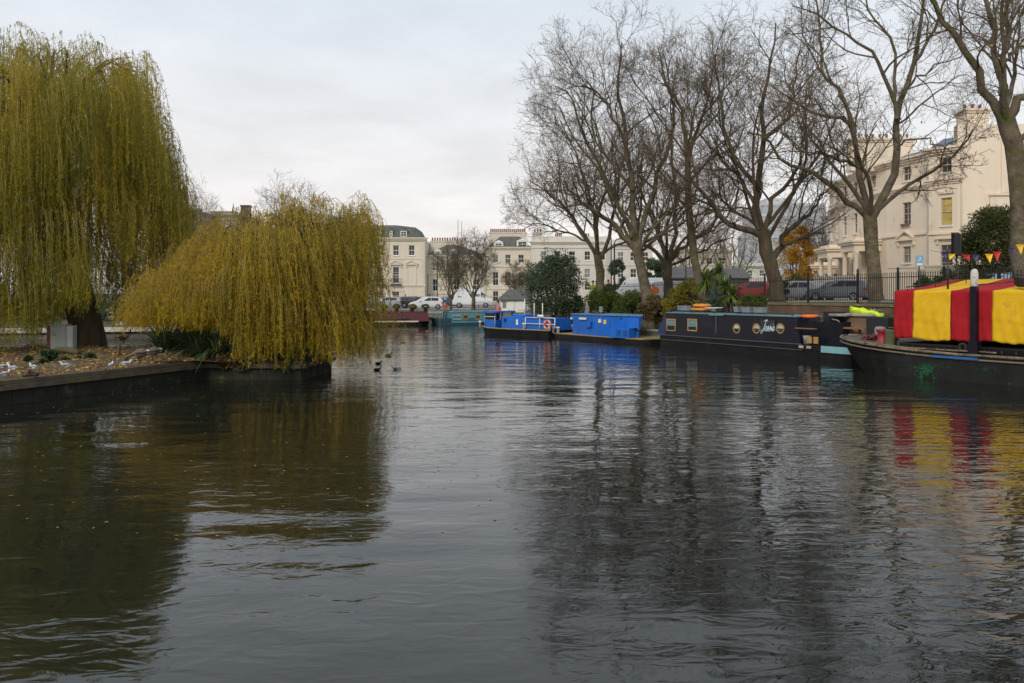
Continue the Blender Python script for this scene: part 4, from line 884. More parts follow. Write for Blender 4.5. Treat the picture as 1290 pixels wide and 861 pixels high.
# ------------------------------------------------------------ railings
def railing(label, pts, h, dens, zf, postgap=2.6, name='railing', sub=True):
    t = thing(name, label, 'railings', (pts[0][0],pts[0][1],0)); o = Vector(pts[0]); mb = MB(); posts = []
    for a,b in zip(pts[:-1],pts[1:]):
        a = Vector(a); b = Vector(b); L_ = (b-a).length; n_ = int(L_*dens); za = zf(*a); zb = zf(*b); d = (b-a)/L_
        for k in range(n_):
            p = a.lerp(b,(k+.5)/n_); z = za+(zb-za)*(k+.5)/n_; q = p-o
            mb.box(q.x-.011,q.x+.011,q.y-.011,q.y+.011,z+.08,z+h-.06); mb.add([(q.x-.02,q.y-.02,z+h-.06),(q.x+.02,q.y-.02,z+h-.06),(q.x+.02,q.y+.02,z+h-.06),(q.x-.02,q.y+.02,z+h-.06),(q.x,q.y,z+h+.05)],[(0,1,4),(1,2,4),(2,3,4),(3,0,4)])
        for zr in (.15,h-.22):
            pa = a-o; pb = b-o; nrm = Vector((-d.y,d.x))*.02
            mb.add([(pa.x-nrm.x,pa.y-nrm.y,za+zr),(pb.x-nrm.x,pb.y-nrm.y,zb+zr),(pb.x+nrm.x,pb.y+nrm.y,zb+zr),(pa.x+nrm.x,pa.y+nrm.y,za+zr),(pa.x-nrm.x,pa.y-nrm.y,za+zr+.035),(pb.x-nrm.x,pb.y-nrm.y,zb+zr+.035),(pb.x+nrm.x,pb.y+nrm.y,zb+zr+.035),(pa.x+nrm.x,pa.y+nrm.y,za+zr+.035)],[(0,3,2,1),(4,5,6,7),(0,1,5,4),(1,2,6,5),(2,3,7,6),(3,0,4,7)])
        np_ = max(1,int(L_/postgap))
        for k in range(np_): posts.append((a.lerp(b,k/np_)-o, za+(zb-za)*k/np_))
    mb.build('railing_bars', iron, t)
    for q,z in posts:
        m = MB(); m.box(q.x-.045,q.x+.045,q.y-.045,q.y+.045,z-.1,z+h+.08); m.lathe([(.03,0),(.06,.05),(.07,.1),(.03,.17),(.01,.2)],8,(q.x,q.y,z+h+.08)); m.build('post', iron, t)
    return t
railing('long black spear-topped iron railings along the right street above the boats', [(26,20),(21,27),(19.2,31.3),(18.4,33.8),(16.9,38.8),(14.1,44.3),(10.4,51.8),(5.9,59.8)], 1.42, 7.5, lambda x,y: gz(x+.1,y+.1) if gz(x+.1,y+.1) > 1.4 else 2.3, 2.4)
railing('grey metal railings along the far quay street behind the maroon narrowboat', [(-26,104),(-14,104)], 2.2, 4.5, lambda x,y: gz(x,y), 3.)
railing('low black railings with boards on the quay behind the blue work boat', [(-3.6,77.0),(-.3,76.6),(4,74.8)], 1.15, 8, lambda x,y: .95, 1.7)
railing('thin dark railings in front of the slate-roofed cream house', [(-14,104.2),(2,104.2)], 1.5, 4, lambda x,y: gz(x,y), 3.)
# retaining brick wall below the railings
bricks = brickmat('old_brick', (.15,.075,.045), (.10,.058,.038), (.12,.105,.085))
t = thing('retaining_wall', 'old red-brown brick retaining wall below the railings behind the black narrowboat', 'wall', (14,43,0)); m = MB(); mc = MB()
rw = [(12.3,45.6),(13.4,43.6),(16.0,38.4),(17.35,33.9),(18.2,31.2),(20.2,27.1),(25.2,20.2)]
for a,b in zip(rw[:-1],rw[1:]):
    M, L_ = fframe((a[0]-14,a[1]-43),(b[0]-14,b[1]-43)); m.M = M; mc.M = M; m.box(0,L_,0,.35,-.2,2.2); mc.box(0,L_+.05,-.05,1.1,2.2,2.30)
m.build('wall', bricks, t); mc.build('coping', mat('mossy_coping',(.16,.13,.07),.95,.3,2,.04,12,patch=(.26,.2,.08),pscale=2.5), t)
p = at(1086,33.2); t = thing('brick_pier', 'round brick pier with a stone ledge by the wall, hi-vis jacket on top', 'pier', (p.x,p.y,0)); m = MB(); m.lathe([(.62,-.3),(.62,1.85)],20); m.build('drum', bricks, t)
m = MB(); m.lathe([(.7,1.85),(.72,1.88),(.72,1.95),(.6,1.98)],20); m.box(-1.2,.2,-.3,.5,1.86,1.95); m.build('ledge', coping, t)
t = thing('jacket', 'crumpled fluorescent yellow hi-vis jacket thrown over the round brick pier', 'jacket', (p.x+.05,p.y-.2,1.97)); 
K = 9; rings = []
hv = mat('hi_vis', (.62,.85,.02), .6, .1, 8, .01, 30)
for i in range(K):
    u = i/(K-1); x = -.62+1.3*u; wd = .28*math.sin(PI*min(1,max(.12,u*1.05)))+.07
    rings.append([(x+.03*math.sin(k*2+i), math.cos(2*PI*k/12)*wd*1.1-.1, (.16-.25*u+.05*math.sin(i*1.9+k))+math.sin(2*PI*k/12)*(.13+.04*math.sin(i*2.3))) for k in range(12)])
m = MB(); m.loft(rings,0,True,True); m.build('body', hv, t); m = MB(); m.tube([(.1,-.2,.1),(.3,-.42,-.05),(.5,-.45,-.2)],[.1,.09,.07],8); m.build('sleeve', hv, t); m = MB(); m.box(.05,.6,-.3,.15,.12,.16,0); m.build('grey_panel', mat('grey_cloth',(.12,.13,.16),.8), t)

# ------------------------------------------------------------ vehicles
paint = {}
def vehicle(name, label, cat, st, w, wheels, loc, rz, body, glassr, group=None, plate=True, roofdark=False, extras=None, r=.32, lamp=(.15,.6)):
    """st: stations (x, zbot, zbelt, ztop, wtop fraction); glassr: list of (xa, xb) side glass"""
    t = thing(name, label, cat, loc, rz, group); hw = w/2
    def row(s):
        x,zb,ze,zt,f = s; wt = hw*f; e = min(.05,(zt-ze)*.3)
        return [(x,-hw*.9,zb),(x,-hw*.99,zb+.14),(x,-hw,(zb+ze)/2),(x,-hw*.97,ze),(x,-wt-(.02),zt-e),(x,-wt*.82,zt),(x,wt*.82,zt),(x,wt+.02,zt-e),(x,hw*.97,ze),(x,hw,(zb+ze)/2),(x,hw*.99,zb+.14),(x,hw*.9,zb)]
    m = MB(); m.loft([row(s) for s in st], 0, True, False); bo = m.build('body', body, t)
    xs = [s[0] for s in st]
    def itp(x):
        for a,b in zip(st[:-1],st[1:]):
            if a[0] <= x <= b[0]: u = (x-a[0])/(b[0]-a[0]); return [a[k]+(b[k]-a[k])*u for k in range(5)]
        return st[-1]
    m = MB()
    for xa,xb in glassr:
        for sg in (-1,1):
            def pt(x, f):
                s = itp(x); zt = s[3]-min(.05,(s[3]-s[2])*.3); y0 = hw*.97; y1 = hw*s[4]+.02; return (x, sg*(y0+(y1-y0)*f+.006), s[2]+(zt-s[2])*f)
            q = [pt(xa,.12),pt(xb,.12),pt(xb,.88),pt(xa,.88)]; m.add(q,[(0,1,2,3)])
    m.build('side_windows', glass, t)
    for gi,(a,b) in enumerate(glass_ends(st)):
        m = MB()
        (xa,za,wa),(xb,zb,wb) = a,b; L2 = math.hypot(xb-xa,zb-za); nx = (zb-za)/L2*.012*(1 if xa > 0 else -1); 
        nx = .012*(1 if xa > 0 else -1)
        m.add([(xa+nx,-wa*hw,za),(xa+nx,wa*hw,za),(xb+nx,wb*hw,zb),(xb+nx,-wb*hw,zb)],[(0,1,2,3)]); m.build('windscreen' if xa > 0 else 'rear_window', glass, t)
    for x in wheels:
        for sg in (-1,1):
            m = MB(Matrix.Translation((x,sg*(hw-.1),r)) @ Matrix.Rotation(PI/2,4,'X')); m.lathe([(r*.62,-.11),(r*.93,-.11),(r,-.07),(r,.07),(r*.93,.11),(r*.62,.11)],18); wo = m.build('wheel', rubber, t)
            m = MB(Matrix.Translation((x,sg*(hw-.1),r)) @ Matrix.Rotation(PI/2,4,'X')); m.lathe([(r*.6,-.112),(r*.56,-.118),(r*.15,-.1),(.02,-.12)] if sg > 0 else [(r*.6,.112),(r*.56,.118),(r*.15,.1),(.02,.12)],10); m.build('rim', chrome, wo)
    xr = st[0][0]; xf = st[-1][0]; zb_ = st[0][2]
    for sg in (-1,1):
        m = MB(); m.box(xr-.012,xr+.16,min(sg*hw*.7,sg*(hw+.004)),max(sg*hw*.7,sg*(hw+.004)),zb_-.24,zb_-.06); m.build('tail_light', redlight, t)
        m = MB(); m.box(xf-.2,xf+.012,min(sg*hw*.6,sg*hw*.95),max(sg*hw*.6,sg*hw*.95),st[-1][2]-.16,st[-1][2]-.03); m.build('headlight', mat('lamp_glass',(.7,.7,.72),.1), t)
    if plate: m = MB(); m.box(xr-.02,xr-.002,-.26,.26,zb_-.34,zb_-.22); m.build('number_plate', plate_y, t)
    m = MB(); m.box(xr-.05,xr+.12,-hw*.94,hw*.94,st[0][1]+.02,st[0][1]+.22); m.box(xf-.12,xf+.05,-hw*.9,hw*.9,st[-1][1]+.02,st[-1][1]+.2); m.build('bumper', extras or body, t)
    m = MB(); xm = xs[len(xs)//2]
    for sg in (-1,1): x = glassr[-1][1]-.15; m.box(x,x+.15,min(sg*(hw-.02),sg*(hw+.16)),max(sg*(hw-.02),sg*(hw+.16)),itp(x)[2]+.02,itp(x)[2]+.16)
    m.build('wing_mirror', body, t)
    return t
GE = {}
def glass_ends(st): return GE[id(st)]
def itp_s(a,b,c): return lambda *k: (0,0,0)
EST = [(-2.2,.3,.95,1.0,.9),(-2.15,.28,.98,1.1,.86),(-1.95,.25,.98,1.38,.78),(-1.7,.25,.97,1.45,.78),(0,.22,.95,1.47,.78),(.55,.22,.93,1.38,.76),(1.2,.22,.9,.98,.86),(1.9,.24,.82,.86,.84),(2.15,.28,.68,.72,.8),(2.2,.3,.55,.6,.78)]
GE[id(EST)] = [((-2.14,1.0,.8),(-1.93,1.36,.7)),((1.16,.99,.8),(.58,1.36,.7))]
HAT = [(-1.9,.3,.92,.98,.9),(-1.86,.28,.95,1.1,.86),(-1.6,.25,.95,1.38,.78),(-1.3,.25,.95,1.46,.78),(0,.22,.93,1.48,.78),(.5,.22,.92,1.4,.76),(1.15,.22,.9,.98,.86),(1.75,.24,.8,.84,.84),(1.95,.28,.66,.7,.8),(2.0,.3,.55,.6,.78)]
GE[id(HAT)] = [((-1.86,1.0,.8),(-1.6,1.36,.7)),((1.1,1.0,.8),(.53,1.38,.7))]
VAN = [(-2.6,.4,1.25,2.25,.86),(-2.55,.38,1.25,2.32,.86),(0,.35,1.25,2.34,.86),(.9,.35,1.22,2.3,.84),(1.25,.35,1.2,2.12,.8),(1.85,.35,1.16,1.3,.84),(2.4,.38,1.0,1.04,.82),(2.55,.42,.8,.85,.8)]
GE[id(VAN)] = [((1.86,1.34,.78),(1.3,2.08,.72))]
def cp(c, n): return mat(n, c, .25, .04, 2, spec=.6)
silver = cp((.38,.39,.41),'silver_paint'); grey = cp((.19,.2,.22),'grey_paint'); darkp = cp((.02,.025,.035),'dark_paint'); bluep = cp((.03,.06,.14),'blue_paint'); redp = cp((.45,.035,.02),'red_paint'); whitep = cp((.7,.71,.72),'white_van_paint')
def car(px, D, rz, st, body, label, name='parked_car', wheels=(-1.35,1.35), gl=((-1.7,-.75),(-.68,.15),(.2,.85)), w=1.78, group='cars parked along the right street', dz=0., r=.32, **k):
    x = xx(px,D); return vehicle(name, label, 'car' if 'van' not in name else 'van', st, w, wheels, (x,D,gz(x,D)+.006+dz), rz, body, gl, group, r=r, **k)
car(1003, 57.5, R(132), HAT, silver, 'pale silver hatchback seen from the rear corner behind the railings', gl=((-1.4,-.6),(-.55,.15),(.2,.8)))
car(1060, 53.5, R(127), EST, grey, 'dark silver estate car with red tail lights, nearest the villa')
car(952, 58, R(120), HAT, redp, 'red hatchback between the palm and the gnarled tree', gl=((-1.4,-.6),(-.55,.15),(.2,.8)))
car(893, 60, R(150), HAT, bluep, 'dark blue car mostly hidden behind the tall palm', gl=((-1.4,-.6),(-.55,.15),(.2,.8)))
car(1262, 41, R(170), HAT, cp((.25,.33,.42),'pale_blue_paint'), 'pale blue car roof showing above the tent at the far right', gl=((-1.4,-.6),(-.55,.15),(.2,.8)))
# far quay vehicles
q = 'vehicles parked along the far quay'
v1 = car(596, 100, 0, VAN, whitep, 'white panel van with a round black emblem on the far quay', name='parked_van', wheels=(-1.7,1.6), gl=((1.05,1.6),), w=1.95, group=q, r=.34)
m = MB(); m.disc((.0,-.985,1.55),.27,.008,18); m.box(.42,.95,-.992,-.984,1.6,1.68); m.box(.42,.85,-.992,-.984,1.45,1.52); m.box(-1.9,-1.4,-.992,-.984,1.35,1.42)
m.build('emblem', iron, v1); m = MB(); m.extr([(-.15,1.42),(.13,1.42),(.13,1.58),(-.01,1.7),(-.15,1.58)],-.998,-.994); m.build('emblem_mark', whitep, v1)
car(524, 98, R(0), EST, darkp, 'black car parked left of the white panel van behind the maroon narrowboat', group=q)
car(565, 102, R(180), HAT, bluep, 'dark blue hatchback between the black car and the van', gl=((-1.4,-.6),(-.55,.15),(.2,.8)), group=q)
car(486, 97, R(180), HAT, silver, 'pale car by the stacked crates, left end of the far quay', gl=((-1.4,-.6),(-.55,.15),(.2,.8)), group=q)
car(537, 92, R(185), HAT, whitep, 'white car low in front of the black one, roof just above the narrowboat', gl=((-1.4,-.6),(-.55,.15),(.2,.8)), group=q, dz=-.0)
# right street vans
v2 = car(806, 74, R(155), VAN, whitep, 'tall white van behind the thick leaning plane trunk', name='parked_van', wheels=(-1.7,1.6), gl=((1.05,1.6),), w=2.0, group='vans on the right street', r=.34)
v3 = car(834, 70, R(185), VAN, cp((.6,.6,.6),'grey_white_paint'), 'white van with orange round sign, right of the leaning trunk', name='parked_van', wheels=(-1.7,1.6), gl=((1.05,1.6),), w=1.95, group='vans on the right street', r=.34); v3.scale = (.85,.85,.8)
for sx in (-1.5,1.0):
    m = MB(); m.M = Matrix.Rotation(PI,4,'Z'); m.disc((-sx,-.985,1.3),.42,.01,20); m.build('orange_sign', mat('orange_paint',(.8,.2,.03),.5), v3)
# white fence hoarding behind the railings
# street lamps and poles
def post(name, label, px, D, top, r, cat, head=None, base=None, group=None):
    x = xx(px,D); g = gz(x,D) if base is None else base; t = thing(name, label, cat, (x,D,g), 0, group); h = zz(top,D)-g
    m = MB(); m.lathe([(r*2,-.1),(r*2,.5),(r*1.3,.7),(r,1.),(r*.7,h)],10); m.build('pole', iron, t)
    if head == 'lamp':
        m = MB(); m.tube([(0,0,h),(.15,0,h+.25),(.6,0,h+.32)],r*.6,6); m.box(.5,1.05,-.12,.12,h+.26,h+.4); m.build('lamp_head', mat('grey_metal',(.2,.2,.2),.5), t)
        lm_, nt_, b_ = nodes('lit_lamp'); b_.inputs['Emission Color'].default_value = (1,.55,.25,1); b_.inputs['Emission Strength'].default_value = 3; m = MB(); m.box(.55,1.0,-.09,.09,h+.23,h+.262); m.build('lit_lens', lm_, t)
    return t, h
post('street_lamp', 'tall black street lamp with a lit orange lens between the left planes', 774, 58, 306, .07, 'street lamp', 'lamp')
post('lamp_post', 'second thin black post beside the lit street lamp', 770, 59, 300, .05, 'post')
post('lamp_post', 'thin black post in front of the low cream house, left of the palm', 864, 52, 310, .045, 'post')
post('lamp_post', 'thin pole on the far quay left of the brushy bare trees', 539, 96, 346, .06, 'post')
post('lamp_post', 'thin pole on the far quay among the left brushy bare tree', 551, 95, 322, .06, 'post')
post('mast', 'left of the two thin roof masts above the cream house', 577, 131, 277, .05, 'mast', base=10)
post('mast', 'right and shorter of the two thin roof masts', 581.5, 131, 278.5, .04, 'mast', base=10)
t, h = post('traffic_signal', 'black signal head seen edge-on, on a black pole before the villa', 1205, 40, 320, .05, 'traffic light')
m = MB(); m.rbox(-.17,.17,-.14,.14,h-.05,h+1.02,.04); m.build('signal_head', iron, t); m = MB(); m.box(-.2,.2,.1,.13,h-.1,h+1.08); m.build('backing_board', iron, t)
t, h = post('road_sign', 'blue and white rectangular parking sign on a grey post by the railings', 1158, 40, 334, .035, 'sign')
m = MB(); m.box(-.19,.19,-.05,-.02,h-.07,h+.47); m.build('sign_plate', mat('sign_blue',(.2,.38,.52),.4,.05), t); m = MB(); m.box(-.14,.14,-.056,-.05,h-.02,h+.08); m.box(-.08,-.04,-.056,-.05,h+.18,h+.38); m.disc((.0,-.05,h+.32),.075,.006,12,hole=.04); m.build('sign_marks', white, t)
# ------------------------------------------------------------ boats
class Frame:
    """local x runs along the near water line from A to B, local y points away from the viewer, z up"""
    def __init__(s, A, B):
        s.A = Vector(A); s.B = Vector(B); s.d = (s.B-s.A); s.L = s.d.length; s.d /= s.L; s.rz = math.atan2(s.d.y,s.d.x); s.n = Vector((-s.d.y,s.d.x))
    def x(s, px, y=0):
        q = (px-645)/1000; o = s.A+s.n*y
        return (q*o.y-o.x)/(s.d.x-q*s.d.y)
    def z(s, px, py, y=0): p = s.A+s.n*y+s.d*s.x(px,y); return CH-(py-370)/1000*p.y
    def th(s, name, label, cat, group=None): return thing(name, label, cat, (s.A.x,s.A.y,0), s.rz, group)
def hull(t, L_, W, top, bowl, sternl, m, sheer=.25, bot=-.5, name='hull', rake=.5, bx=0, w0=.12, deckm=None, n=22):
    """bow at x=L (or both ends)"""
    rings = []; 
    for i in range(n+1):
        u = i/n; x = L_*u
        f = 1.
        if x > L_-bowl: k = (x-(L_-bowl))/bowl; f = w0+(1-w0)*math.sqrt(max(0,1-k**2.2))
        if x < sternl: k = (sternl-x)/sternl; f = min(f, w0+(1-w0)*math.sqrt(max(0,1-k**2.2)))
        zt = top+sheer*max(0,(x-(L_-bowl*1.5))/(bowl*1.5))**2+sheer*.6*max(0,(sternl*1.2-x)/(sternl*1.2) if sternl else 0)**2
        h = W/2*f; xo = 0
        def X(z): 
            e = 0
            if x > L_-bowl: e = -(x-(L_-bowl))/bowl*rake*(1-(z-bot)/(zt-bot))
            if x < sternl: e = (sternl-x)/sternl*rake*(1-(z-bot)/(zt-bot))
            return x+e
        c = W/2
        rings.append([(X(bot),c-h*.92,bot),(X(0),c-h*.985,0),(X(zt*.6),c-h,zt*.6),(X(zt*.6),c-h-.03,zt*.62),(X(zt*.7),c-h-.03,zt*.7),(X(zt*.72),c-h,zt*.72),(X(zt),c-h,zt),(X(zt),c+h,zt),(X(0),c+h,0),(X(bot),c+h*.92,bot)])
    m_ = MB(); m_.loft(rings, 0, True); return m_.build(name, m, t)
def cabin(t, x0, x1, W, z0, z1, m, inset=.12, tumble=.1, s0=.1, s1=.1, roofm=None, name='cabin', crown=.07):
    y0 = inset; y1 = W-inset
    m_ = MB(); rings = []
    for x,sx in ((x0,s0),(x1,-s1)):
        rings.append([(x,y0,z0),(x+sx,y0+tumble,z1),(x+sx,(y0+y1)/2,z1+crown),(x+sx,y1-tumble,z1),(x,y1,z0)])
    m_.loft(rings,0,True); o = m_.build(name, m, t)
    if roofm:
        m_ = MB(); a = x0+s0-.03; b = x1-s1+.03
        m_.loft([[(x,y0+tumble-.04,z1-.01),(x,y0+tumble-.04,z1+.025),(x,(y0+y1)/2,z1+crown+.04),(x,y1-tumble+.04,z1+.035),(x,y1-tumble+.04,z1-.02)] for x in (a,b)],0,True); m_.build('roof', roofm, t)
        for y in (y0+tumble+.06, y1-tumble-.06):
            m_ = MB(); m_.tube([(a+.2,y,z1+.08),(b-.2,y,z1+.08)],.012,6); 
            x = a+.3
            while x < b: m_.box(x-.015,x+.015,y-.015,y+.015,z1+.02,z1+.09); x += 1.6
            m_.build('handrail', jb if 'jb' in globals() else roofm, t)
    return o
def side_y(z, z0, z1, inset, tumble): return inset+tumble*(z-z0)/(z1-z0)
def porthole(t, x, z, y, r, ringm, gl=glass, split=True):
    m = MB(); m.disc((x,y,z),r,.03,20,hole=r*.74); o = m.build('porthole', ringm, t)
    m = MB(); m.disc((x,y,z),r*.75,.012,20); m.build('pane', gl, o)
    if split: m = MB(); m.add([(x+r*.72*math.cos(a),y-.016,z+r*.72*math.sin(a)) for a in [PI*k/10 for k in range(11)]],[tuple(range(11))]); m.build('curtain', mat('pale_curtain',(.45,.45,.43),.8), o)
def boatwin(t, x0, x1, z0, z1, y, fm, g, rail=True):
    m = MB(); w_ = .06
    m.box(x0,x1,y-.035,y,z0,z0+w_); m.box(x0,x1,y-.035,y,z1-w_,z1); m.box(x0,x0+w_,y-.035,y,z0+w_,z1-w_); m.box(x1-w_,x1,y-.035,y,z0+w_,z1-w_)
    if rail: zz_ = z0+(z1-z0)*.68; m.box(x0+w_,x1-w_,y-.03,y,zz_-.02,zz_+.02)
    o = m.build('window', fm, t); m = MB(); m.box(x0+.02,x1-.02,y-.012,y+.004,z0+.02,z1-.02); m.build('pane', g, o)
# ---- black narrowboat with the name on its side
F = Frame((7.56,42.7),(13.4,32.4)); L_ = F.L; W = 2.05
tJ = F.th('narrowboat', 'black narrowboat with round brass portholes and Jessie written on its side', 'narrowboat')
jb = mat('black_boat_paint', (.008,.008,.015), .35, .3, 1.5, .002, 6, patch=(.016,.015,.021), pscale=1.2, spec=.25)
jh = mat('tarry_hull', (.012,.011,.012), .6, .4, 2, .004, 9, patch=(.03,.026,.018), pscale=2.5, pth=.62, spec=.25)
hull(tJ, L_+1.1, W, .62, .7, .8, jh, .1, rake=.15)
bl = mat('pale_blue_trim', (.13,.24,.27), .6, .15, 3); bt_ = mat('pale_blue_stripe', (.22,.42,.46), .5, .1, 3)
z0 = .6; z1 = 1.78; ins = .14; tb = .1
xc0 = F.x(838,ins); xc1 = F.x(1003,ins)
cabin(tJ, xc0, xc1+.25, W, z0, z1, jb, ins, tb, 0, .35, bl, crown=.03)
m = MB(); m.loft([[(xc0+.02,ins-.01,z0),(xc0+.02,ins+tb-.02,z1+.05),(xc0+.02,W/2,z1+.13),(xc0+.02,W-ins-tb+.02,z1+.05),(xc0+.02,W-ins+.01,z0)],[(.15,ins-.01,z0),(.85,ins+tb,z1+.04),(.85,W/2,z1+.12),(.85,W-ins-tb,z1+.04),(.15,W-ins+.01,z0)]]); m.build('canopy', mat('blue_canvas',(.02,.035,.11),.8,.25,2,.02,5), tJ)
brass = mat('brass', (.48,.30,.07), .35, .2, 5, metal=.6); brasswood = mat('varnished_frame', (.42,.24,.07), .5, .2, 5)
aqua = mat('aqua_blind', (.10,.25,.28), .3, .2, 3)
def jy(z): return side_y(z,z0,z1,ins,tb)-.004
for px0,px1 in ((839,850.5),(865.5,877.5)):
    a = F.x(px0,ins); b = F.x(px1,ins); boatwin(tJ, a, b, F.z(px0,417.3), F.z(px0,401.8), jy(1.3), brasswood, aqua)
for px in (927.3,952.3,982.3): xx_ = F.x(px,ins); porthole(tJ, xx_, F.z(px,414.3), jy(1.28), .235, brass)
m = MB()
for za,zb in ((.60,.64),(.36,.39)): m.box(.5,L_-1.9,-.045,-.031,za,zb)
m.build('rubbing_strake', mat('strake_highlight',(.09,.08,.10),.4), tJ)  # strakes coloured paler than the hull, their highlight put into the paint
# name board and lettering
xa = F.x(957.5,ins); xb = F.x(975.5,ins); zc_ = 1.28; y_ = jy(zc_)
m = MB(); m.box(xa,xb,y_-.012,y_,.98,1.6); m.build('name_board', mat('name_board',(.03,.028,.04),.4), tJ)
sx = (xb-xa)/4.0; S_ = lambda X,Y: (xa+.03+X*sx+(Y)*.07, y_-.02, 1.05+Y*.235)
strokes = [[(1.05,2.1),(.6,2.25),(.75,2.05),(.6,1.),(.45,0),(.1,-.35),(-.1,0),(.3,.45)],[(.2,2.0),(.6,2.3),(1.1,2.3)],[(.85,.55),(1.2,.85),(1.15,1.15),(.9,1.),(.85,.5),(1.05,.2),(1.4,.45)],[(1.4,.4),(1.7,1.15),(1.75,.6),(1.65,.2),(1.4,.2)],[(1.75,.3),(2.2,.9),(2.3,1.25),(2.35,.6),(2.25,.2),(2.,.2)],[(2.35,.3),(2.7,.9),(2.75,1.0),(2.75,.4),(2.95,.3)],[(2.85,1.45),(2.92,1.6)],[(2.95,.35),(3.35,.8),(3.3,1.15),(3.05,1.),(3.0,.5),(3.2,.2),(3.7,.6)]]
m = MB()
for st in strokes: m.tube([tuple(p) for p in resample([S_(*p) for p in st], max(3,len(st)*3))], .018, 5)
m.build('name_lettering', mat('pale_lettering',(.55,.72,.75),.5), tJ)
# doorway recess end, side hatch
m = MB(); xh = F.x(893,ins); m.box(xh,xh+.95,.12,.2,z1-.06,z1-.01); m.box(xh+.45,xh+.47,jy(1.)-.008,jy(1.),.66,z1-.1); m.build('side_hatch', bl, tJ)
xe = F.x(1010,ins)
m = MB(); m.box(xe+.3,xe+1.9,.35,W-.35,.55,1.62); m.build('rear_cabin', jb, tJ)
# aft deck: teal band, plank, dark box, rail, bucket
xq0 = F.x(1035,0); m = MB(); m.box(xq0,L_+.6,-.045,.02,.34,.61); m.build('stripe_panel', bt_, tJ)
def seg(px, py, y=.5): return (F.x(px,y), y, F.z(px,py,y))
pl_m = mat('red_brown_plank', (.25,.12,.05), .6, .2, 4, stretch=(1,6,6))
a = seg(1033,411.5,.5); b = (F.x(1091,.5),.5,a[2]); m = MB(); m.box(a[0],b[0],.38,.66,a[2]-.05,a[2]+.02); m.build('plank', pl_m, tJ)
a2 = seg(1003,413,.1); m = MB(); m.box(a2[0],a2[0]+1.05,.0,.16,1.28,1.32); m.build('shelf', pl_m, tJ)
for px,h_ in ((1026,.6),): 
    m = MB(); m.tube([(a[0]+.05,.4,a[2]-.05),(a[0]-.45,.4,.62)],.025,6); m.build('strut', iron, tJ)
m = MB(); m.tube([(L_-.5,.5,.6),(L_-.35,.5,1.1),(L_-.3,.5,1.5),(L_-.5,.5,1.68),(L_-.8,.5,1.72)],.03,8); m.build('swan_neck_tiller', mat('steel',(.35,.35,.37),.35,metal=.6), tJ)
for x in (L_+.1,L_+.5): m = MB(); m.box(x,x+.06,.45,.55,.62,a[2]-.05); m.build('strut', iron, tJ)
m = MB(); m.box(F.x(1043,1.3),F.x(1060,1.3),1.0,1.8,.6,F.z(1050,393,1.3)); m.build('locker', mat('black_board',(.012,.012,.012),.8), tJ)
m = MB(); x = F.x(1013,.12); m.lathe([(.13,0),(.17,.34),(.18,.36),(.15,.36)],14,(x,.3,.62)); bk = m.build('bucket', mat('grey_plastic',(.35,.38,.4),.5), None); bk.matrix_world = tJ.matrix_basis.copy(); tag(bk,'pale grey bucket standing on the side deck by the rear cabin','bucket')
for px in (1022.5,1030.5): m = MB(); x = F.x(px,.2); m.box(x-.11,x+.11,.05,.1,.68,.96); m.build('side_plate', brasswood, tJ)
for px in (1010,1019.5): m = MB(); x = F.x(px,0); m.box(x-.12,x+.12,-.045,-.031,.46,.57); m.build('fender_plate', mat('worn_cream',(.4,.36,.3),.8), tJ)
def onboat(F_, px, y, z): p = F_.A+F_.n*y+F_.d*F_.x(px,y); return (p.x,p.y,z)
# roof things (top-level)
rz_ = z1+.12
cush_m = mat('orange_cushion', (.62,.25,.05), .8, .15, 3, .02, 6)
for k in range(2):
    t = thing('cushion', ['lower orange cushion of the pile on the black narrowboat roof','upper orange cushion of the pile on the black narrowboat roof'][k], 'cushion', onboat(F,883+(k%2)*1.2,1.0,rz_-.04+k*.19), F.rz+k*.1, 'cushions piled on the narrowboat roof')
    m = MB(); n_ = 16; rings = []
    for i in range(7):
        v = -1+2*i/6; rings.append([((.5-.08*k)*math.copysign(abs(math.cos(a))**.5,math.cos(a))*math.sqrt(1-v*v*.75), .38*math.copysign(abs(math.sin(a))**.5,math.sin(a))*math.sqrt(1-v*v*.75), .12+.12*v*(1-.25*abs(math.cos(2*a)))) for a in [2*PI*q/n_ for q in range(n_)]])
    m.loft(rings,0,True,True); m.build('cover', cush_m, t)
t = thing('roof_tray', 'flat white tray beside the orange cushions on the narrowboat roof', 'tray', onboat(F,899,.9,rz_)); m = MB(); m.lathe([(.1,0),(.12,.14),(.46,.17),(.46,.2),(.1,.19)],18); m.build('tray', white, t)
planter = mat('zinc_planter', (.2,.22,.25), .6, .2, 4)
for i,(px,lb) in enumerate([(930,'small zinc planter box with yellow flowers, left of the three on the black narrowboat roof'),(942,'zinc planter with a round clipped box ball, middle of the three on the roof'),(957,'zinc planter with the roundest box ball, right of the three on the roof')]):
    p = onboat(F,px,.9,rz_); t = thing('planter', lb, 'planter', p, F.rz, 'planters on the black narrowboat roof')
    m = MB(); m.box(-.2 if i else -.12,.28 if i else .12,-.17,.17,0,.27,tx=-.03,ty=-.03); m.build('box', planter, t)
    m = MB(); m.box(-.2 if i else -.12,.28 if i else .12,-.17,.17,.268,.275,tx=.02,ty=.02); m.build('soil', dirt, t)
    n_ = 3200 if i else 250; d = RNG.normal(size=(n_,3)); d /= np.linalg.norm(d,axis=1,keepdims=True); r_ = .3 if i else .13
    P = d*(r_*RNG.uniform(.8,1,n_)**.5)[:,None]+np.array([.04,0,.27+r_*.85]); V, Fc = leafquads(P, (d+RNG.normal(size=(n_,3))*.5)/1.2, .05, .04)
    o = nmesh('foliage', V, Fc, mid_leaf if i else yel_leaf, t, tint=RNG.random(n_)); tag(o,kind='stuff')
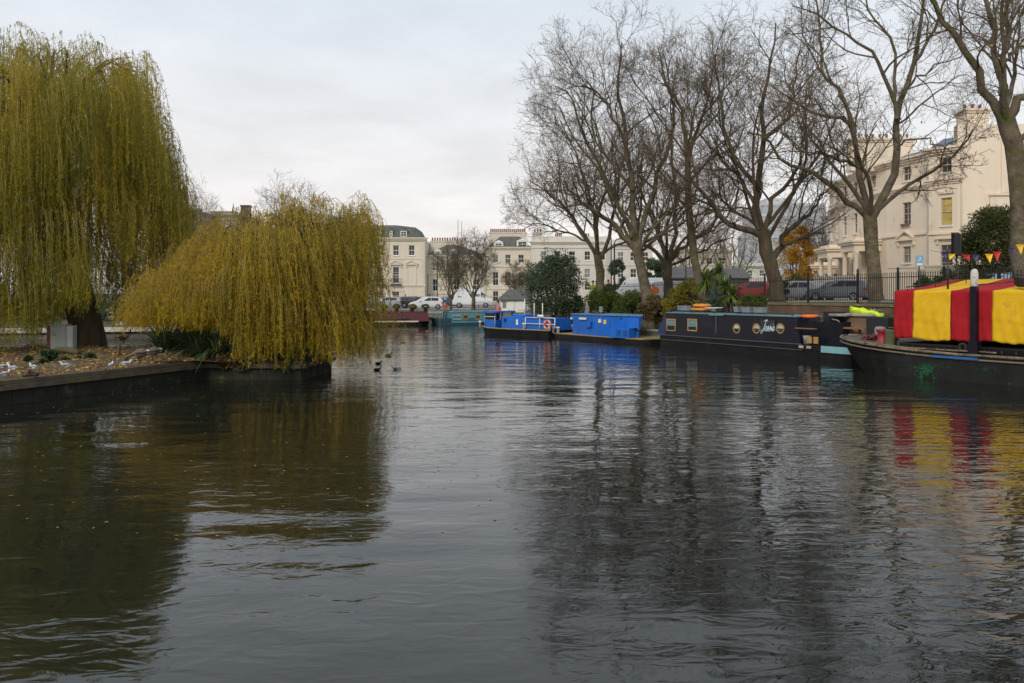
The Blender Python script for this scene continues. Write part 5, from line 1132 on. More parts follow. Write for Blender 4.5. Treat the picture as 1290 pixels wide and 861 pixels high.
p = onboat(F,908,1.5,rz_); t = thing('roof_box', 'low dark planter box behind the left end of the black narrowboat roof', 'planter', onboat(F,862,1.4,rz_), F.rz); m = MB(); m.box(-.35,.35,-.15,.15,0,.25,tx=-.03,ty=-.03); m.build('box', planter, t)
t = thing('life_ring', 'flat orange life ring lying on the rear end of the black narrowboat roof', 'life ring', onboat(F,1020,.9,1.8), 0)
def ring(mb, R_, r_, n=24, k=8, M=None):
    mb.M = M or Matrix(); mb.loft([[( (R_+r_*math.cos(2*PI*j/k))*math.cos(2*PI*i/n), (R_+r_*math.cos(2*PI*j/k))*math.sin(2*PI*i/n), r_*math.sin(2*PI*j/k)) for j in range(k)] for i in list(range(n))+[0]], 0, False, True)
m = MB(); ring(m,.29,.075); m.build('ring', mat('orange_ring',(.8,.16,.03),.5,.08), t)
# ---- striped barge
FB = Frame((12.5,27.8),(19.8,17.1)); LB = FB.L; WB = 4.2
tB = FB.th('barge', 'big wide black barge at the right with peeling hull, under the red and yellow tent', 'barge')
bh = mat('barge_hull', (.014,.014,.013), .6, .5, 1.2, .01, 6, patch=(.07,.04,.025), pscale=2.6, pth=.62, spec=.25, stretch=(1,1,.4))
nt = bh.node_tree; Lk = nt.links; b_ = nt.nodes['Principled BSDF']; src = b_.inputs['Base Color'].links[0].from_socket
tc = nt.nodes.new('ShaderNodeTexCoord'); n_ = nt.nodes.new('ShaderNodeTexNoise'); n_.inputs['Scale'].default_value = 10; n_.inputs['Detail'].default_value = 9; n_.inputs['Roughness'].default_value = .7; Lk.new(tc.outputs['Object'], n_.inputs[0])
n2 = nt.nodes.new('ShaderNodeTexNoise'); n2.inputs['Scale'].default_value = .8; Lk.new(tc.outputs['Object'], n2.inputs[0])
mm = nt.nodes.new('ShaderNodeMath'); mm.operation = 'MULTIPLY'; Lk.new(n_.outputs['Fac'],mm.inputs[0]); Lk.new(n2.outputs['Fac'],mm.inputs[1])
r = nt.nodes.new('ShaderNodeValToRGB'); r.color_ramp.elements[0].position = .315; r.color_ramp.elements[1].position = .36; Lk.new(mm.outputs[0], r.inputs[0])
mx = nt.nodes.new('ShaderNodeMix'); mx.data_type = 'RGBA'; sz_ = nt.nodes.new('ShaderNodeSeparateXYZ'); Lk.new(tc.outputs['Object'], sz_.inputs[0]); g1 = nt.nodes.new('ShaderNodeMapRange'); g1.interpolation_type = 'SMOOTHSTEP'; Lk.new(sz_.outputs[2], g1.inputs[0]); g1.inputs[1].default_value = .62; g1.inputs[2].default_value = .3; g2 = nt.nodes.new('ShaderNodeMath'); g2.operation = 'MULTIPLY'; Lk.new(g1.outputs[0], g2.inputs[0]); Lk.new(r.outputs[0], g2.inputs[1]); Lk.new(g2.outputs[0], mx.inputs['Factor']); Lk.new(src, mx.inputs['A']); mx.inputs['B'].default_value = (.015,.085,.035,1); Lk.new(mx.outputs['Result'], b_.inputs['Base Color'])
# hull rings from the stem at negative x
rings = []; c = WB/2; decks = []
for x in (-2.15,-2.05,-1.8,-1.4,-.9,-.3,.5,1.5,3,5,7,9,11,LB):
    k = max(0,(1.2-x)/3.35); f = math.sqrt(max(0,1-k**2.3)); f = max(f,.03); zt = .84+.33*max(0,(3.5-x)/5.6)**1.6; h = c*f
    fw = 1-.22*min(1,k); ex = .75*k
    rings.append([(x+ex*1.3,c-h*.6*fw,-.7),(x+ex,c-h*fw-.0,0),(x+ex*.4,c-h*(.5+.5*fw),zt*.55),(x,c-h,zt),(x,c+h,zt),(x+ex*.4,c+h*(.5+.5*fw),zt*.55),(x+ex,c+h*fw,0),(x+ex*1.3,c+h*.6*fw,-.7)])
    decks.append((x,c-h,c+h,zt))
m = MB(); m.loft(rings,0,True); m.build('hull', bh, tB)
wr = mat('rope_tan', (.20,.155,.095), .9, .35, 6, .01, 30, patch=(.07,.055,.04), pscale=2.2, pth=.5)
m = MB(); vs_ = [(d[0],d[1]+.02,d[3]+.004) for d in decks]+[(d[0],d[2]-.02,d[3]+.004) for d in reversed(decks)]; nd = len(decks); m.add(vs_,[(i,i+1,2*nd-2-i,2*nd-1-i) for i in range(nd-1)]); m.build('deck', mat('worn_deck',(.10,.09,.075),.85,.35,2.5,patch=(.2,.17,.12),pscale=2.5,pth=.6), tB)
for sgn,idx,nm in ((1,1,'gunwale'),(-1,2,'gunwale')):
    m = MB(); m.tube([(d[0]-(.05 if i==0 else 0), d[idx]-.03*sgn, d[3]+.01) for i,d in enumerate(decks)], .055, 6, sy=.8, sz=.9); m.build(nm, wr, tB)
    m = MB(); m.tube([(d[0], d[idx]-.03*sgn, d[3]-.13) for d in decks], .035, 6); m.build('rubbing_band', mat('worn_band',(.16,.13,.09),.8,.3,6), tB)
m = MB(); i_ = FB.x(1190); m.box(FB.x(1176),FB.x(1233),-.09,-.02,.72,.79); m.build('blue_band', mat('blue_band_paint',(.02,.12,.35),.5), tB)
# deck inside: dark coaming under the tent
m = MB(); m.box(.9,LB-.3,.35,WB-.35,.8,1.12); m.build('coaming', jh, tB)
# rust and bits on deck front
red_m = mat('red_ironwork', (.28,.02,.025), .5, .3, 6)
def bx_(px, y): return FB.x(px,y)
m = MB(); x = bx_(1111,1.3); m.lathe([(.24,0),(.22,.06),(.15,.14),(.14,.38),(.2,.46),(.2,.52),(.05,.54)],14,(x,1.3,.98)); m.build('bollard', red_m, tB)
t = FB.th('chain_heap', 'tangled dark red chain heaped on the bow deck of the barge', 'chain'); m = MB(); x0_ = bx_(1098,1.6)
pts = [(x0_+random.uniform(-.38,.3),1.6+random.uniform(-.3,.3),1.08+random.uniform(0,.22)) for _ in range(16)]; m.tube([tuple(p) for p in resample(pts,60)],.045,6); m.build('chain', mat('dark_red_chain',(.14,.025,.03),.8,.3,9), t)
t = thing('black_crate', 'black box standing on the barge bow deck in front of the tent', 'box', onboat(FB,1114,2.4,1.0), FB.rz); m = MB(); m.rbox(-.5,.35,-.4,.4,0,.92,.03); m.build('box', mat('matt_black',(.014,.014,.015),.7), t)
t = thing('gas_drum', 'grey drum behind the red bollard on the barge deck', 'drum', onboat(FB,1109,1.9,1.0)); m = MB(); m.lathe([(.19,0),(.2,.03),(.2,.5),(.16,.56),(.05,.58)],14); m.build('drum', planter, t)
t = thing('jerry_can', 'olive green jerry can against the tent front on the barge', 'can', onboat(FB,1122.5,.8,.95), FB.rz); m = MB(); m.rbox(-.17,.17,-.13,.13,0,.58,.05); m.tube([(-.1,0,.58),(-.1,0,.65),(.1,0,.65),(.1,0,.58)],.02,6); m.build('can', mat('olive_paint',(.08,.10,.05),.6), t)
# tent
tT = FB.th('tent_canopy', 'red and yellow striped tarpaulin tent stretched over the barge', 'tarpaulin')
ty0 = .32; def_x = lambda px,y=ty0: FB.x(px,y)
xt0 = def_x(1127); zf = FB.z(1127,366.5,ty0); zlow = FB.z(1127,425,ty0)
cols = [(1127,1151,0),(1151,1198,1),(1198,1250.5,0),(1250.5,1300,1)]
xs_ = [def_x(c_[0]) for c_ in cols]+[def_x(1300)]; w_y = xs_[2]-xs_[1]
while xs_[-1] < LB-.6: xs_.append(xs_[-1]+(xs_[3]-xs_[2] if len(xs_)%2==0 else w_y))
tred = mat('red_tarp', (.36,.012,.018), .8, .16, 1.5, .004, 14, spec=.2, patch=(.22,.02,.02), pscale=1.7, pth=.6); tyel = mat('yellow_tarp', (.70,.42,.015), .8, .14, 1.5, .004, 14, spec=.2, patch=(.5,.31,.05), pscale=1.5, pth=.58)
yb = 3.95; zr = zf+.42
def tent_pt(x, v):
    """v 0..1 up the near side, 1..2 over the roof, 2..3 down the far side"""
    fold = .018*math.sin(x*7.5+math.sin(x*2.3)*2+v*2.5)*max(0,1-v)**1.1+.014*math.sin(x*21+v*7+math.sin(x*5))*max(0,1-v)+.006*math.sin((x*3+v*9))+.008*math.sin(v*31+x*2.2)*math.exp(-((v-.42)*9)**2)+.008*math.sin((x*2.2-v*3)*6)
    hem = .025*math.sin(x*2.1)+.02*math.sin(x*5.3)+.012*math.sin(x*19)
    if v <= 1: z = zlow-.02+hem*(1-v)+(zf-zlow)*v; return (x, ty0-.05*(1-v)+fold-.01*math.sin(PI*v), z)
    if v <= 2: u = v-1; return (x, ty0+(yb-ty0)*u, zf+(zr-zf)*u-.07*math.sin(PI*u)*(1+.5*math.sin(x*4.2))+.03*math.sin(PI*min(1,u*4))*math.sin(x*9)*.5)
    u = v-2; return (x, yb+.05*u, zr-(zr-zlow)*u)
for k in range(len(xs_)-1):
    nx = max(6,int((xs_[k+1]-xs_[k])/.06)); vv = [i/22 for i in range(23)]+[1.02+.98*i/16 for i in range(17)]+[2.15+.85*i/4 for i in range(5)]
    V = [tent_pt(xs_[k]+(xs_[k+1]-xs_[k])*i/nx, v) for i in range(nx+1) for v in vv]; q = len(vv)
    Fc = [(i*q+j,(i+1)*q+j,(i+1)*q+j+1,i*q+j+1) for i in range(nx) for j in range(q-1)]
    o = nmesh('stripe', V, Fc, [tred,tyel][k%2], tT, smooth=True); so_ = o.modifiers.new('t','SOLIDIFY'); so_.thickness = .01
# gable end
V = []; ny = 30; nz_ = 16
for j in range(ny+1):
    u = j/ny; y = ty0+(yb-ty0)*u; zt = tent_pt(xt0,1+u)[2]
    for i in range(nz_+1): v = i/nz_; V.append((xt0-.06*(1-v)*(1-.5*u)+.03*math.sin(y*8)*(1-v), y, zlow-.05+(zt-zlow+.05)*v))
Fc = [(j*(nz_+1)+i,(j+1)*(nz_+1)+i,(j+1)*(nz_+1)+i+1,j*(nz_+1)+i+1) for j in range(ny) for i in range(nz_)]
nmesh('end_panel', V, Fc, tyel, tT, smooth=True)
# seams and hem line
m = MB()
for k in range(1,len(xs_)-1): m.tube([tent_pt(xs_[k],v)[:1]+(tent_pt(xs_[k],v)[1]-.008,tent_pt(xs_[k],v)[2]+.004) for v in [i/14 for i in range(14)]],.007,4)
m.build('seam', mat('seam_thread',(.25,.08,.02),.8), tT)
m = MB(); x_ = xt0
m.tube([(xt0+.3,ty0+.2,zf+.12),(xt0+.7,1.8,zf+.26),(xt0+1.1,3.4,zf+.42)],.02,6)
for y,zq in ((.55,.16),(1.8,.26),(3.2,.4)): m.tube([(xt0+.3+(y-.5)*.25,y,zf+zq-.16),(xt0+.3+(y-.5)*.25,y,zf+zq)],.016,5)
m.build('roof_bar', iron, tT)
# mast post with pale cap and roof bar
xm = FB.x(1227.5,.1); m = MB(); m.box(xm-.09,xm+.09,.0,.2,.85,FB.z(1227,361,.1)); m.box(xm-.14,xm+.14,-.03,.24,.85,1.3); m.build('post', jb, tB)
m = MB(); zt_ = FB.z(1227,361,.1); m.lathe([(.08,-.02),(.1,0),(.115,.1),(.11,.42),(.08,.52),(.03,.55)],12,(xm,.1,zt_)); m.build('post_cap', mat('chipped_white',(.55,.53,.5),.8,.1,6,patch=(.3,.2,.2),pscale=8), tB)
m = MB(); m.tube([(xm-.12,.15,zt_-.1),(xm-.12,.15,zt_+.03),(xm+.9,2.2,zt_+.23),(xm+1.5,3.6,zt_+.32)],.022,6); m.build('roof_rail', iron, tB)
# lower rail along the deck, coil
m = MB(); x = FB.x(1140,.2); m.tube([(FB.x(1133,.15),.15,1.1),(LB-1,.15,1.02)],.022,6)
for px in (1150,1180,1205,1240,1262,1280): xq = FB.x(px,.15); m.tube([(xq,.15,.82),(xq,.15,1.06)],.02,5)
m.build('deck_rail', iron, tB)
t = thing('fender', 'dark tyre fender lying on the barge deck beneath the striped tent', 'fender', onboat(FB,1213,.15,1.08), FB.rz); m = MB(); ring(m,.11,.05,18,7,Matrix.Rotation(PI/2,4,'X')); m.build('tyre', rubber, t)
t = thing('black_pot', 'round black pot on the right end of the tent roof', 'pot', onboat(FB,1289,.9,3.0)); m = MB(); m.lathe([(.16,0),(.2,.05),(.22,.25),(.24,.3),(.18,.3)],16); m.build('pot', mat('matt_black',(.014,.014,.015),.7), t)
t = thing('rope', 'pale rope lying along the barge gunwale', 'rope', (FB.A.x,FB.A.y,0), FB.rz); m = MB(); rp = [(x,(.1+.05*math.sin(x*4)),.97+.17*max(0,(1.5-x)/3)) for x in [ -.2+.15*k for k in range(30)]]; m.tube(rp,.028,6); m.build('strand', wr, t)
# bunting over the tent
tb_ = thing('bunting', 'string of small red, yellow and purple flags hung above the barge tent', 'bunting', tuple(at(1190,26.5,314)))
o0 = at(1190,26.5,314); 
def bp(px, py, D=26.5): v = at(px,D,py)-o0; return (v.x,v.y,v.z)
m = MB(); m.tube([bp(1172,316),bp(1190,318.5),bp(1210,320.5),bp(1230,320.8),bp(1250,319),bp(1268,314),bp(1284,306),bp(1310,296)],.006,5); m.build('string', iron, tb_)
fl = [(1199,320,1,8,-.5),(1217,321,0,9,.9),(1229,321,2,10,.1),(1246,320,1,12,.3),(1256,317,0,13,.1),(1275,312,2,9,.8),(1285,308,1,13,.3),(1190,318.5,2,7,.2)]
fm_ = [mat('red_flag',(.5,.03,.03),.7), mat('yellow_flag',(.75,.5,.03),.7), mat('purple_flag',(.06,.05,.15),.7)]
for px,py,ci_,h_,ln_ in fl:
    a = Vector(bp(px-5,py)); b = Vector(bp(px+5,py+.3)); c_ = Vector(bp(px+5*ln_,py+h_)); off = Vector((0,.015,0)); mid_ = (a+b+c_)/3+Vector((0,.05,0))
    m = MB(); m.add([a,b,c_,mid_,a+off,b+off,c_+off,mid_+off],[(0,1,3),(1,2,3),(2,0,3),(4,7,5),(5,7,6),(6,7,4),(0,4,5,1),(1,5,6,2),(2,6,4,0)]); m.build('flag', fm_[ci_], tb_)
for px,py,lb,lean in ((1283,358,'dark slanting pole holding the bunting at the right end of the tent',-11),(1194,352,'thin dark pole holding the left end of the bunting',0)):
    a = at(px,26.5,py+12); b = at(px+lean,26.5,py-(52 if lean else 38)); t = thing('pole', lb, 'pole', tuple(a)); m = MB(); d = b-a; m.tube([(0,0,-.4),(d.x,0,d.z)],[.035,.025],7); m.build('shaft', iron, t)
# ---- blue work boats
blue = mat('bright_blue_paint', (.008,.13,.55), .5, .16, 2.2, .004, 5, patch=(.03,.09,.27), pscale=1.6, pth=.58, stretch=(1,1,.3))
blue_d = mat('blue_recess_shade', (.006,.07,.3), .5)  # darker blue paints recess shade onto the raised grille panels
deckm = mat('ochre_deck', (.32,.22,.09), .8, .3, 4)
F2 = Frame((2.6,50.3),(7.2,43.2)); t2 = F2.th('work_boat', 'flat black pontoon with a big bright blue steel box house on it', 'work boat')
m = MB(); L2 = F2.L; m.loft([[(0,.1,-.4),(0,.1,.25),(0,2.7,.25),(0,2.7,-.4)],[(.3,0,-.5),(.3,0,.26),(.3,2.8,.26),(.3,2.8,-.5)],[(L2-.9,0,-.5),(L2-.9,0,.24),(L2-.9,2.8,.24),(L2-.9,2.8,-.5)],[(L2+.2,.3,.0),(L2+.2,.2,.28),(L2+.2,2.6,.28),(L2+.2,2.5,.0)]]); m.build('hull', jh, t2)
m = MB(); m.box(.05,L2-.2,.02,2.75,.255,.30); m.build('deck', deckm, t2)
def prism_side(Fm, pts, y): pass
a = F2.x(723,.35); b = F2.x(759,.25)
xa = F2.x(722,.5); xb = F2.x(760,.15)
# box house: left face from px 722 to 759, right face to 809, flared towards the top
zt = F2.z(740,397,.4)
m = MB(); m.loft([[(xa,.5,.30),(F2.x(758,.1),.1,.30),(F2.x(804,.9),.9,.30),(F2.x(804,2.5),2.55,.30),(xa-.1,2.6,.30)],[(xa-.05,.48,zt),(F2.x(759,.06),.06,zt),(F2.x(809,.86),.84,zt),(F2.x(809,2.5),2.55,zt),(xa-.12,2.62,zt)]]); m.build('box_house', blue, t2)
m = MB(); m.loft([[(xa-.12,.42,zt+.003),(F2.x(759,.0),.0,zt+.003),(F2.x(810,.8),.78,zt+.003),(F2.x(810,2.6),2.62,zt+.003),(xa-.2,2.68,zt+.003)],[(xa-.12,.42,zt+.06),(F2.x(759,.0),.0,zt+.06),(F2.x(810,.8),.78,zt+.06),(F2.x(810,2.6),2.62,zt+.06),(xa-.2,2.68,zt+.06)]]); m.build('roof', mat('pale_blue_roof',(.1,.2,.35),.6,.2,3), t2)
def panel(t_, Fm, px0, px1, py0, py1, y, m_, nm, th_=.03, lab=None):
    p0 = Fm.x(px0,y); p1 = Fm.x(px1,y); m = MB(); m.box(p0,p1,y-th_,y,Fm.z((px0+px1)/2,py1,y),Fm.z((px0+px1)/2,py0,y)); return m.build(nm, m_, t_)
# slanted face helper between left corner and middle corner
L0 = Vector((xa-.02,.30)); L1 = Vector((F2.x(758.6,.07),.07)); dn = (L1-L0).normalized()
ML = Matrix.Translation((L0.x,L0.y,0)) @ Matrix.Rotation(math.atan2(dn.y,dn.x),4,'Z'); LL = (L1-L0).length
m = MB(ML); m.box(LL*.30,LL*.52,-.045,.0,zt-.28,zt-.16); m.build('sign_plate', white, t2); m = MB(ML); m.box(LL*.90,LL*.97,-.045,0,zt-.42,zt-.2); m.build('sign_plate', white, t2); m = MB(ML); m.box(LL*.02,LL*.07,-.045,.0,zt-.3,zt-.18); m.build('sign_plate', white, t2)
m = MB(ML); m.box(LL*.52,LL*.66,-.09,0,zt-.72,zt-.36); m.build('hatch', blue, t2)
R0 = Vector((F2.x(759,.07),.075)); R1 = Vector((F2.x(807,.88),.87)); dn = (R1-R0).normalized(); MR = Matrix.Translation((R0.x,R0.y,0)) @ Matrix.Rotation(math.atan2(dn.y,dn.x),4,'Z'); LR_ = (R1-R0).length
m = MB(MR); m.box(LR_*.70,LR_*1.02,-.28,.0,zt-.66,zt-.08); m.build('wall_box', blue, t2)
m = MB(MR); m.box(LR_*.36,LR_*.88,-.75,0,.305,.85); lb_ = m.build('engine_box', blue, t2)
m = MB(MR)
for a_,b_2 in ((.56,.68),(.72,.84)): m.box(LR_*a_,LR_*b_2,-.765,-.751,.40,.74)
m.build('grille', blue_d, lb_)
m = MB(MR); m.box(LR_*.03,LR_*.1,-.02,0,zt-.48,zt-.24); m.box(LR_*.93,LR_*.98,-.03,0,.75,1.1); m.build('warning_plate', plate_y, t2)
m = MB(MR); m.box(LR_*.48,LR_*.53,-.04,0,zt-.2,zt-.02); m.box(LR_*.2,LR_*.205,-.01,0,.32,zt-.05); m.box(LR_*.62,LR_*.625,-.01,0,1.05,zt-.05); m.build('bracket', iron, t2)
m = MB(); 
for px,y in ((703,.15),(771.5,.12),(697,.2)): x = F2.x(px,y); m = MB(); m.lathe([(.09,.30),(.09,.62),(.13,.63),(.13,.68),(.04,.7)],12,(x,y,0)); m.build('bollard', white, t2)
m = MB(); x = F2.x(757,1.6); m.tube([(x,1.6,zt),(x,1.6,zt+.5)],.03,6); m.box(x-.12,x+.12,1.55,1.65,zt+.15,zt+.5); m.build('vent', planter, t2); m = MB(); x = F2.x(750,1.6); m.lathe([(.45,0),(.45,.1),(.3,.16)],14,(x,1.8,zt+.05)); m.build('roof_hatch', iron, t2)
F3 = Frame((-2.25,54.6),(2.25,50.4)); t3 = F3.th('work_boat', 'bright blue work boat with an orange life ring on its railing', 'work boat'); L3 = F3.L; W3b = 2.5
rings = []
for x in (-.5,-.3,.1,.8,2,L3-.4,L3+.05):
    k = max(0,(1.2-x)/1.7); f = max(.08,math.sqrt(max(0,1-k**2.4))); h = W3b/2*f; zt3 = .42+.12*max(0,k)
    rings.append([(x+.5*k,1.25-h*.85,-.5),(x+.25*k,1.25-h*.95,.0),(x,1.25-h,zt3),(x,1.25+h,zt3),(x+.25*k,1.25+h*.95,0),(x+.5*k,1.25+h*.85,-.5)])
m = MB(); m.loft(rings); m.build('hull', jh, t3); m = MB(); m.tube([(r_[2][0],r_[2][1],r_[2][2]+.02) for r_ in rings],.05,6); m.tube([(r_[3][0],r_[3][1],r_[3][2]+.02) for r_ in rings],.05,6); m.build('gunwale', mat('ochre_rail',(.3,.2,.1),.8,.3,5), t3)
z3 = F3.z(640,399,.3)
m = MB(); xa = F3.x(632,.3); xb = F3.x(658,.3); m.loft([[(xa,.3,.42),(xa,2.2,.42),(xa+.0,2.1,z3),(xa+.0,.35,z3)],[(xb+.02,.3,.42),(xb+.02,2.2,.42),(xb+.02,2.1,z3),(xb+.02,.35,z3)]]); m.build('cabin', blue, t3)
xd = F3.x(701,.15)
m = MB(); m.loft([[(xb+.1,.2,.42),(xb+.1,2.3,.42),(xb+.1,2.2,z3-.06),(xb+.1,.2,z3-.06)],[(xd-.5,.2,.42),(xd-.5,2.3,.42),(xd-.5,2.2,z3-.06),(xd-.5,.2,z3-.06)]]); m.build('aft_house', blue, t3)
# wheel shelter on the bow
xs0 = F3.x(611,.4); xs1 = F3.x(625,.4); zs_ = F3.z(617,393,.4); m = MB(); m.box(xs0,xs1,.35,2.1,.42,.98); m.build('front_locker', blue, t3)
m = MB(); 
for x in (xs0+.05,xs1-.05):
    for y in (.4,2.05): m.box(x-.04,x+.04,y-.04,y+.04,.98,zs_-.06)
m.build('shelter_posts', blue, t3); m = MB(); m.box(xs0-.1,xs1+.15,.25,2.2,zs_-.06,zs_+.04); m.build('shelter_roof', blue, t3)
m = MB(); m.box(xs0+.1,xs1-.1,.34,.38,1.03,zs_-.1); m.build('windscreen', glass, t3)
m = MB(); m.tube([(xs0+.1,.28,.6),(xs0+.1,.28,1.22),(xs1,.28,1.22),(xs1,.28,.6)],.028,6); m.build('rail', white, t3)
m = MB(); 
for px in (662,680,699): x = F3.x(px,.1); m.tube([(x,.1,.57),(x,.1,z3-.02)],.03,6)
m.tube([(F3.x(662,.1),.1,z3-.02),(F3.x(699,.1),.1,z3-.02)],.03,6); m.tube([(F3.x(662,.1),.1,z3-.42),(F3.x(699,.1),.1,z3-.42)],.03,6); m.build('railing', white, t3)
for px in (661,673,683.5): x = F3.x(px,.8); m = MB(); m.tube([(x,.8,z3-.1),(x,.8,F3.z(px,377 if px<665 else 382,.8))],.035,6); m.build('mast', white, t3)
m = MB(); m.box(F3.x(650.5,.3),F3.x(653,.3),.26,.3,.72,1.08); m.build('notice', white, t3)
m = MB(); m.box(F3.x(635,.3),F3.x(637.5,.3),.27,.3,.9,1.12); m.build('window', glass, t3)
m = MB(); m.rbox(F3.x(649,.9),F3.x(665,.9),.6,1.8,z3-.0,z3+.14,.03); m.build('roof_hatch', blue, t3)
for px,y in ((605,.9),(660,.1),(692,.05)): x = F3.x(px,y); m = MB(); m.lathe([(.08,.42),(.08,.78),(.12,.8),(.12,.86),(.04,.88)],12,(x,y,0)); m.build('bollard', white, t3)
t = thing('life_ring', 'bright orange life ring hung upright on the blue work boat railing', 'life ring', onboat(F3,689.5,.0,F3.z(689.5,409.5,0)), F3.rz); m = MB(); ring(m,.26,.065,26,8,Matrix.Rotation(PI/2,4,'X')); m.build('ring', MATS['orange_ring'], t)
m = MB()
for k in range(4): a_ = PI/4+k*PI/2; m.M = Matrix.Rotation(a_,4,'Y'); m.tube([(.26-.075,0,0),(.26,-.07,0),(.26+.075,0,0)],.03,5)
m.build('bands', white, t)
t = thing('lifebuoy_bag', 'white rolled bag on the blue work boat railing beside the life ring', 'bag', onboat(F3,681,.05,z3+.02), F3.rz); m = MB(); m.tube([(-.25,0,.05),(-.2,0,.06),(.2,0,.06),(.25,0,.05)],[.04,.1,.1,.04],8); m.build('roll', white, t)
# ---- far narrowboats
maroon = mat('maroon_paint', (.09,.018,.022), .45, .15, 1.5); creamline = mat('cream_line', (.6,.53,.38), .6)
F4 = Frame((-22,65.6),(-6.9,68.8)); t4 = F4.th('narrowboat', 'long maroon narrowboat with a cream line along its hull, moored at the far quay', 'narrowboat'); hull(t4, F4.L, 2.1, .62, 2., .8, jh, .1)
zr4 = F4.z(500,393,.1); cabin(t4, 1.0, F4.x(541,.1), 2.1, .4, zr4, maroon, -.012, .1, .1, .15, maroon); m = MB(); m.box(.9,F4.L-1.2,-.055,-.031,.33,.45); m.build('cream_line', creamline, t4)
F5 = Frame((-6.7,69.3),(-1.9,71.6)); t5 = F5.th('narrowboat', 'teal blue narrowboat with framed windows and red lettering at the far quay', 'narrowboat'); teal = mat('teal_paint', (.07,.22,.28), .45, .15, 1.5, patch=(.1,.28,.33), pscale=.6); hull(t5, F5.L, 2., .6, 1.6, .5, mat('teal_hull',(.03,.07,.09),.5,.2,2), .1)
zr5 = F5.z(590,393.5,.1); cabin(t5, F5.x(568,.1), F5.L-.2, 2., .2, zr5, teal, -.03, .1, .1, .1, bl)
for px in (586,601.5): boatwin(t5, F5.x(px-3.6,.1), F5.x(px+3.4,.1), F5.z(px,402,.1), F5.z(px,396.3,.1), .02, brasswood, glass)
m = MB(); a = F5.x(568.5,.1); m.box(a+.08,F5.x(581,.1),-.01,.03,F5.z(575,403.5,.1),F5.z(575,395.8,.1)); m.build('name_panel', mat('light_teal',(.15,.38,.46),.5), t5)
m = MB(); z_ = F5.z(575,400,.1)
for k in range(9): x_ = a+.16+k*.082; m.tube([(x_,-.02,z_-.06),(x_+.03,-.02,z_+.1+(.08 if k in (0,) else .0)),(x_+.06,-.02,z_+.02),(x_+.082,-.02,z_-.04)],.018,4)
m.build('lettering', mat('crimson_lettering',(.5,.04,.06),.5), t5)
m = MB(); a = F5.x(547,.2)
for px in (546,551,556,561): x = F5.x(px,.2); m.tube([(x,.2,.6),(x,.2,1.35)],.03,5)
m.tube([(F5.x(546,.2),.2,1.35),(F5.x(566,.2),.2,1.35)],.03,5); m.tube([(F5.x(546,.2),.2,1.0),(F5.x(566,.2),.2,1.0)],.025,5); m.build('deck_railing', teal, t5)
for i,(px,lb) in enumerate([(484,'flower pot at the left end of the maroon narrowboat roof'),(500,'flower pot second from the left on the maroon roof'),(519,'flower pot in the middle of the maroon narrowboat roof'),(536,'flower pot at the right end of the maroon narrowboat roof')]):
    p = onboat(F4,px,.6,zr4+.05); sh_ = thing('flower_pot', lb, 'flower pot', p, 0, 'flower pots on the maroon narrowboat roof'); m = MB(); m.lathe([(.15,0),(.2,.25),(.2,.28),(.1,.27)],10); m.build('pot', mat('dark_pot',(.03,.025,.02),.8), sh_)
    n_ = 350; d = RNG.normal(size=(n_,3)); d /= np.linalg.norm(d,axis=1,keepdims=True); V, Fc = leafquads(d*np.array([.3,.2,.14])*RNG.uniform(.5,1,(n_,1))+np.array([0,0,.4]), d, .14, .06); o = nmesh('foliage', V, Fc, mid_leaf if i%2 else yel_leaf, sh_, tint=RNG.random(n_)); tag(o,kind='stuff')
# crates on the quay left of the car; white dinghy cover
p = at(471,71.5); t = thing('crate_stack', 'long ochre timber crate on the quay at the left end of the maroon boat', 'crate', (p.x,p.y,.95)); m = MB(); 
for k in range(4): m.box(-.9,.9,-.4,.4,k*.17,k*.17+.14)
for x in (-.8,0,.8): m.box(x-.05,x+.05,-.43,-.402,0,.66)
m.build('boards', mat('ochre_boards',(.38,.27,.13),.8,.2,5), t)
p = at(455,71); t = thing('covered_dinghy', 'white plastic-covered dinghy on the quay beside the ochre crate', 'dinghy', (p.x,p.y,.95)); m = MB(); m.loft([[(x,-.5*f,.05),(x,-.45*f,.3+.1*f),(x,0,.45+.12*f),(x,.45*f,.3+.1*f),(x,.5*f,.05)] for x,f in ((-1.2,.1),(-.8,.7),(0,1),(.8,.9),(1.2,.6))],0,True,True); m.build('cover', mat('white_sheet',(.7,.7,.7),.6,.1,4,.02,5), t)
# pontoon walkway and white posts right of the life ring
for i,(px,lb) in enumerate([(714,'left of two leaning white posts below the grey-green shrub'),(717.5,'right of two leaning white posts below the grey-green shrub')]):
    p = at(px,57.5); t = thing('white_post', lb, 'post', (p.x,p.y,.5), 0, 'white posts on the bank'); m = MB(); m.box(-.05,.05,-.05,.05,0,1.3,tx=.01); m.build('post', mat('flaking_white',(.55,.53,.5),.8,patch=(.2,.17,.13),pscale=7), t); t.rotation_euler = (0,R(4+3*i),0)
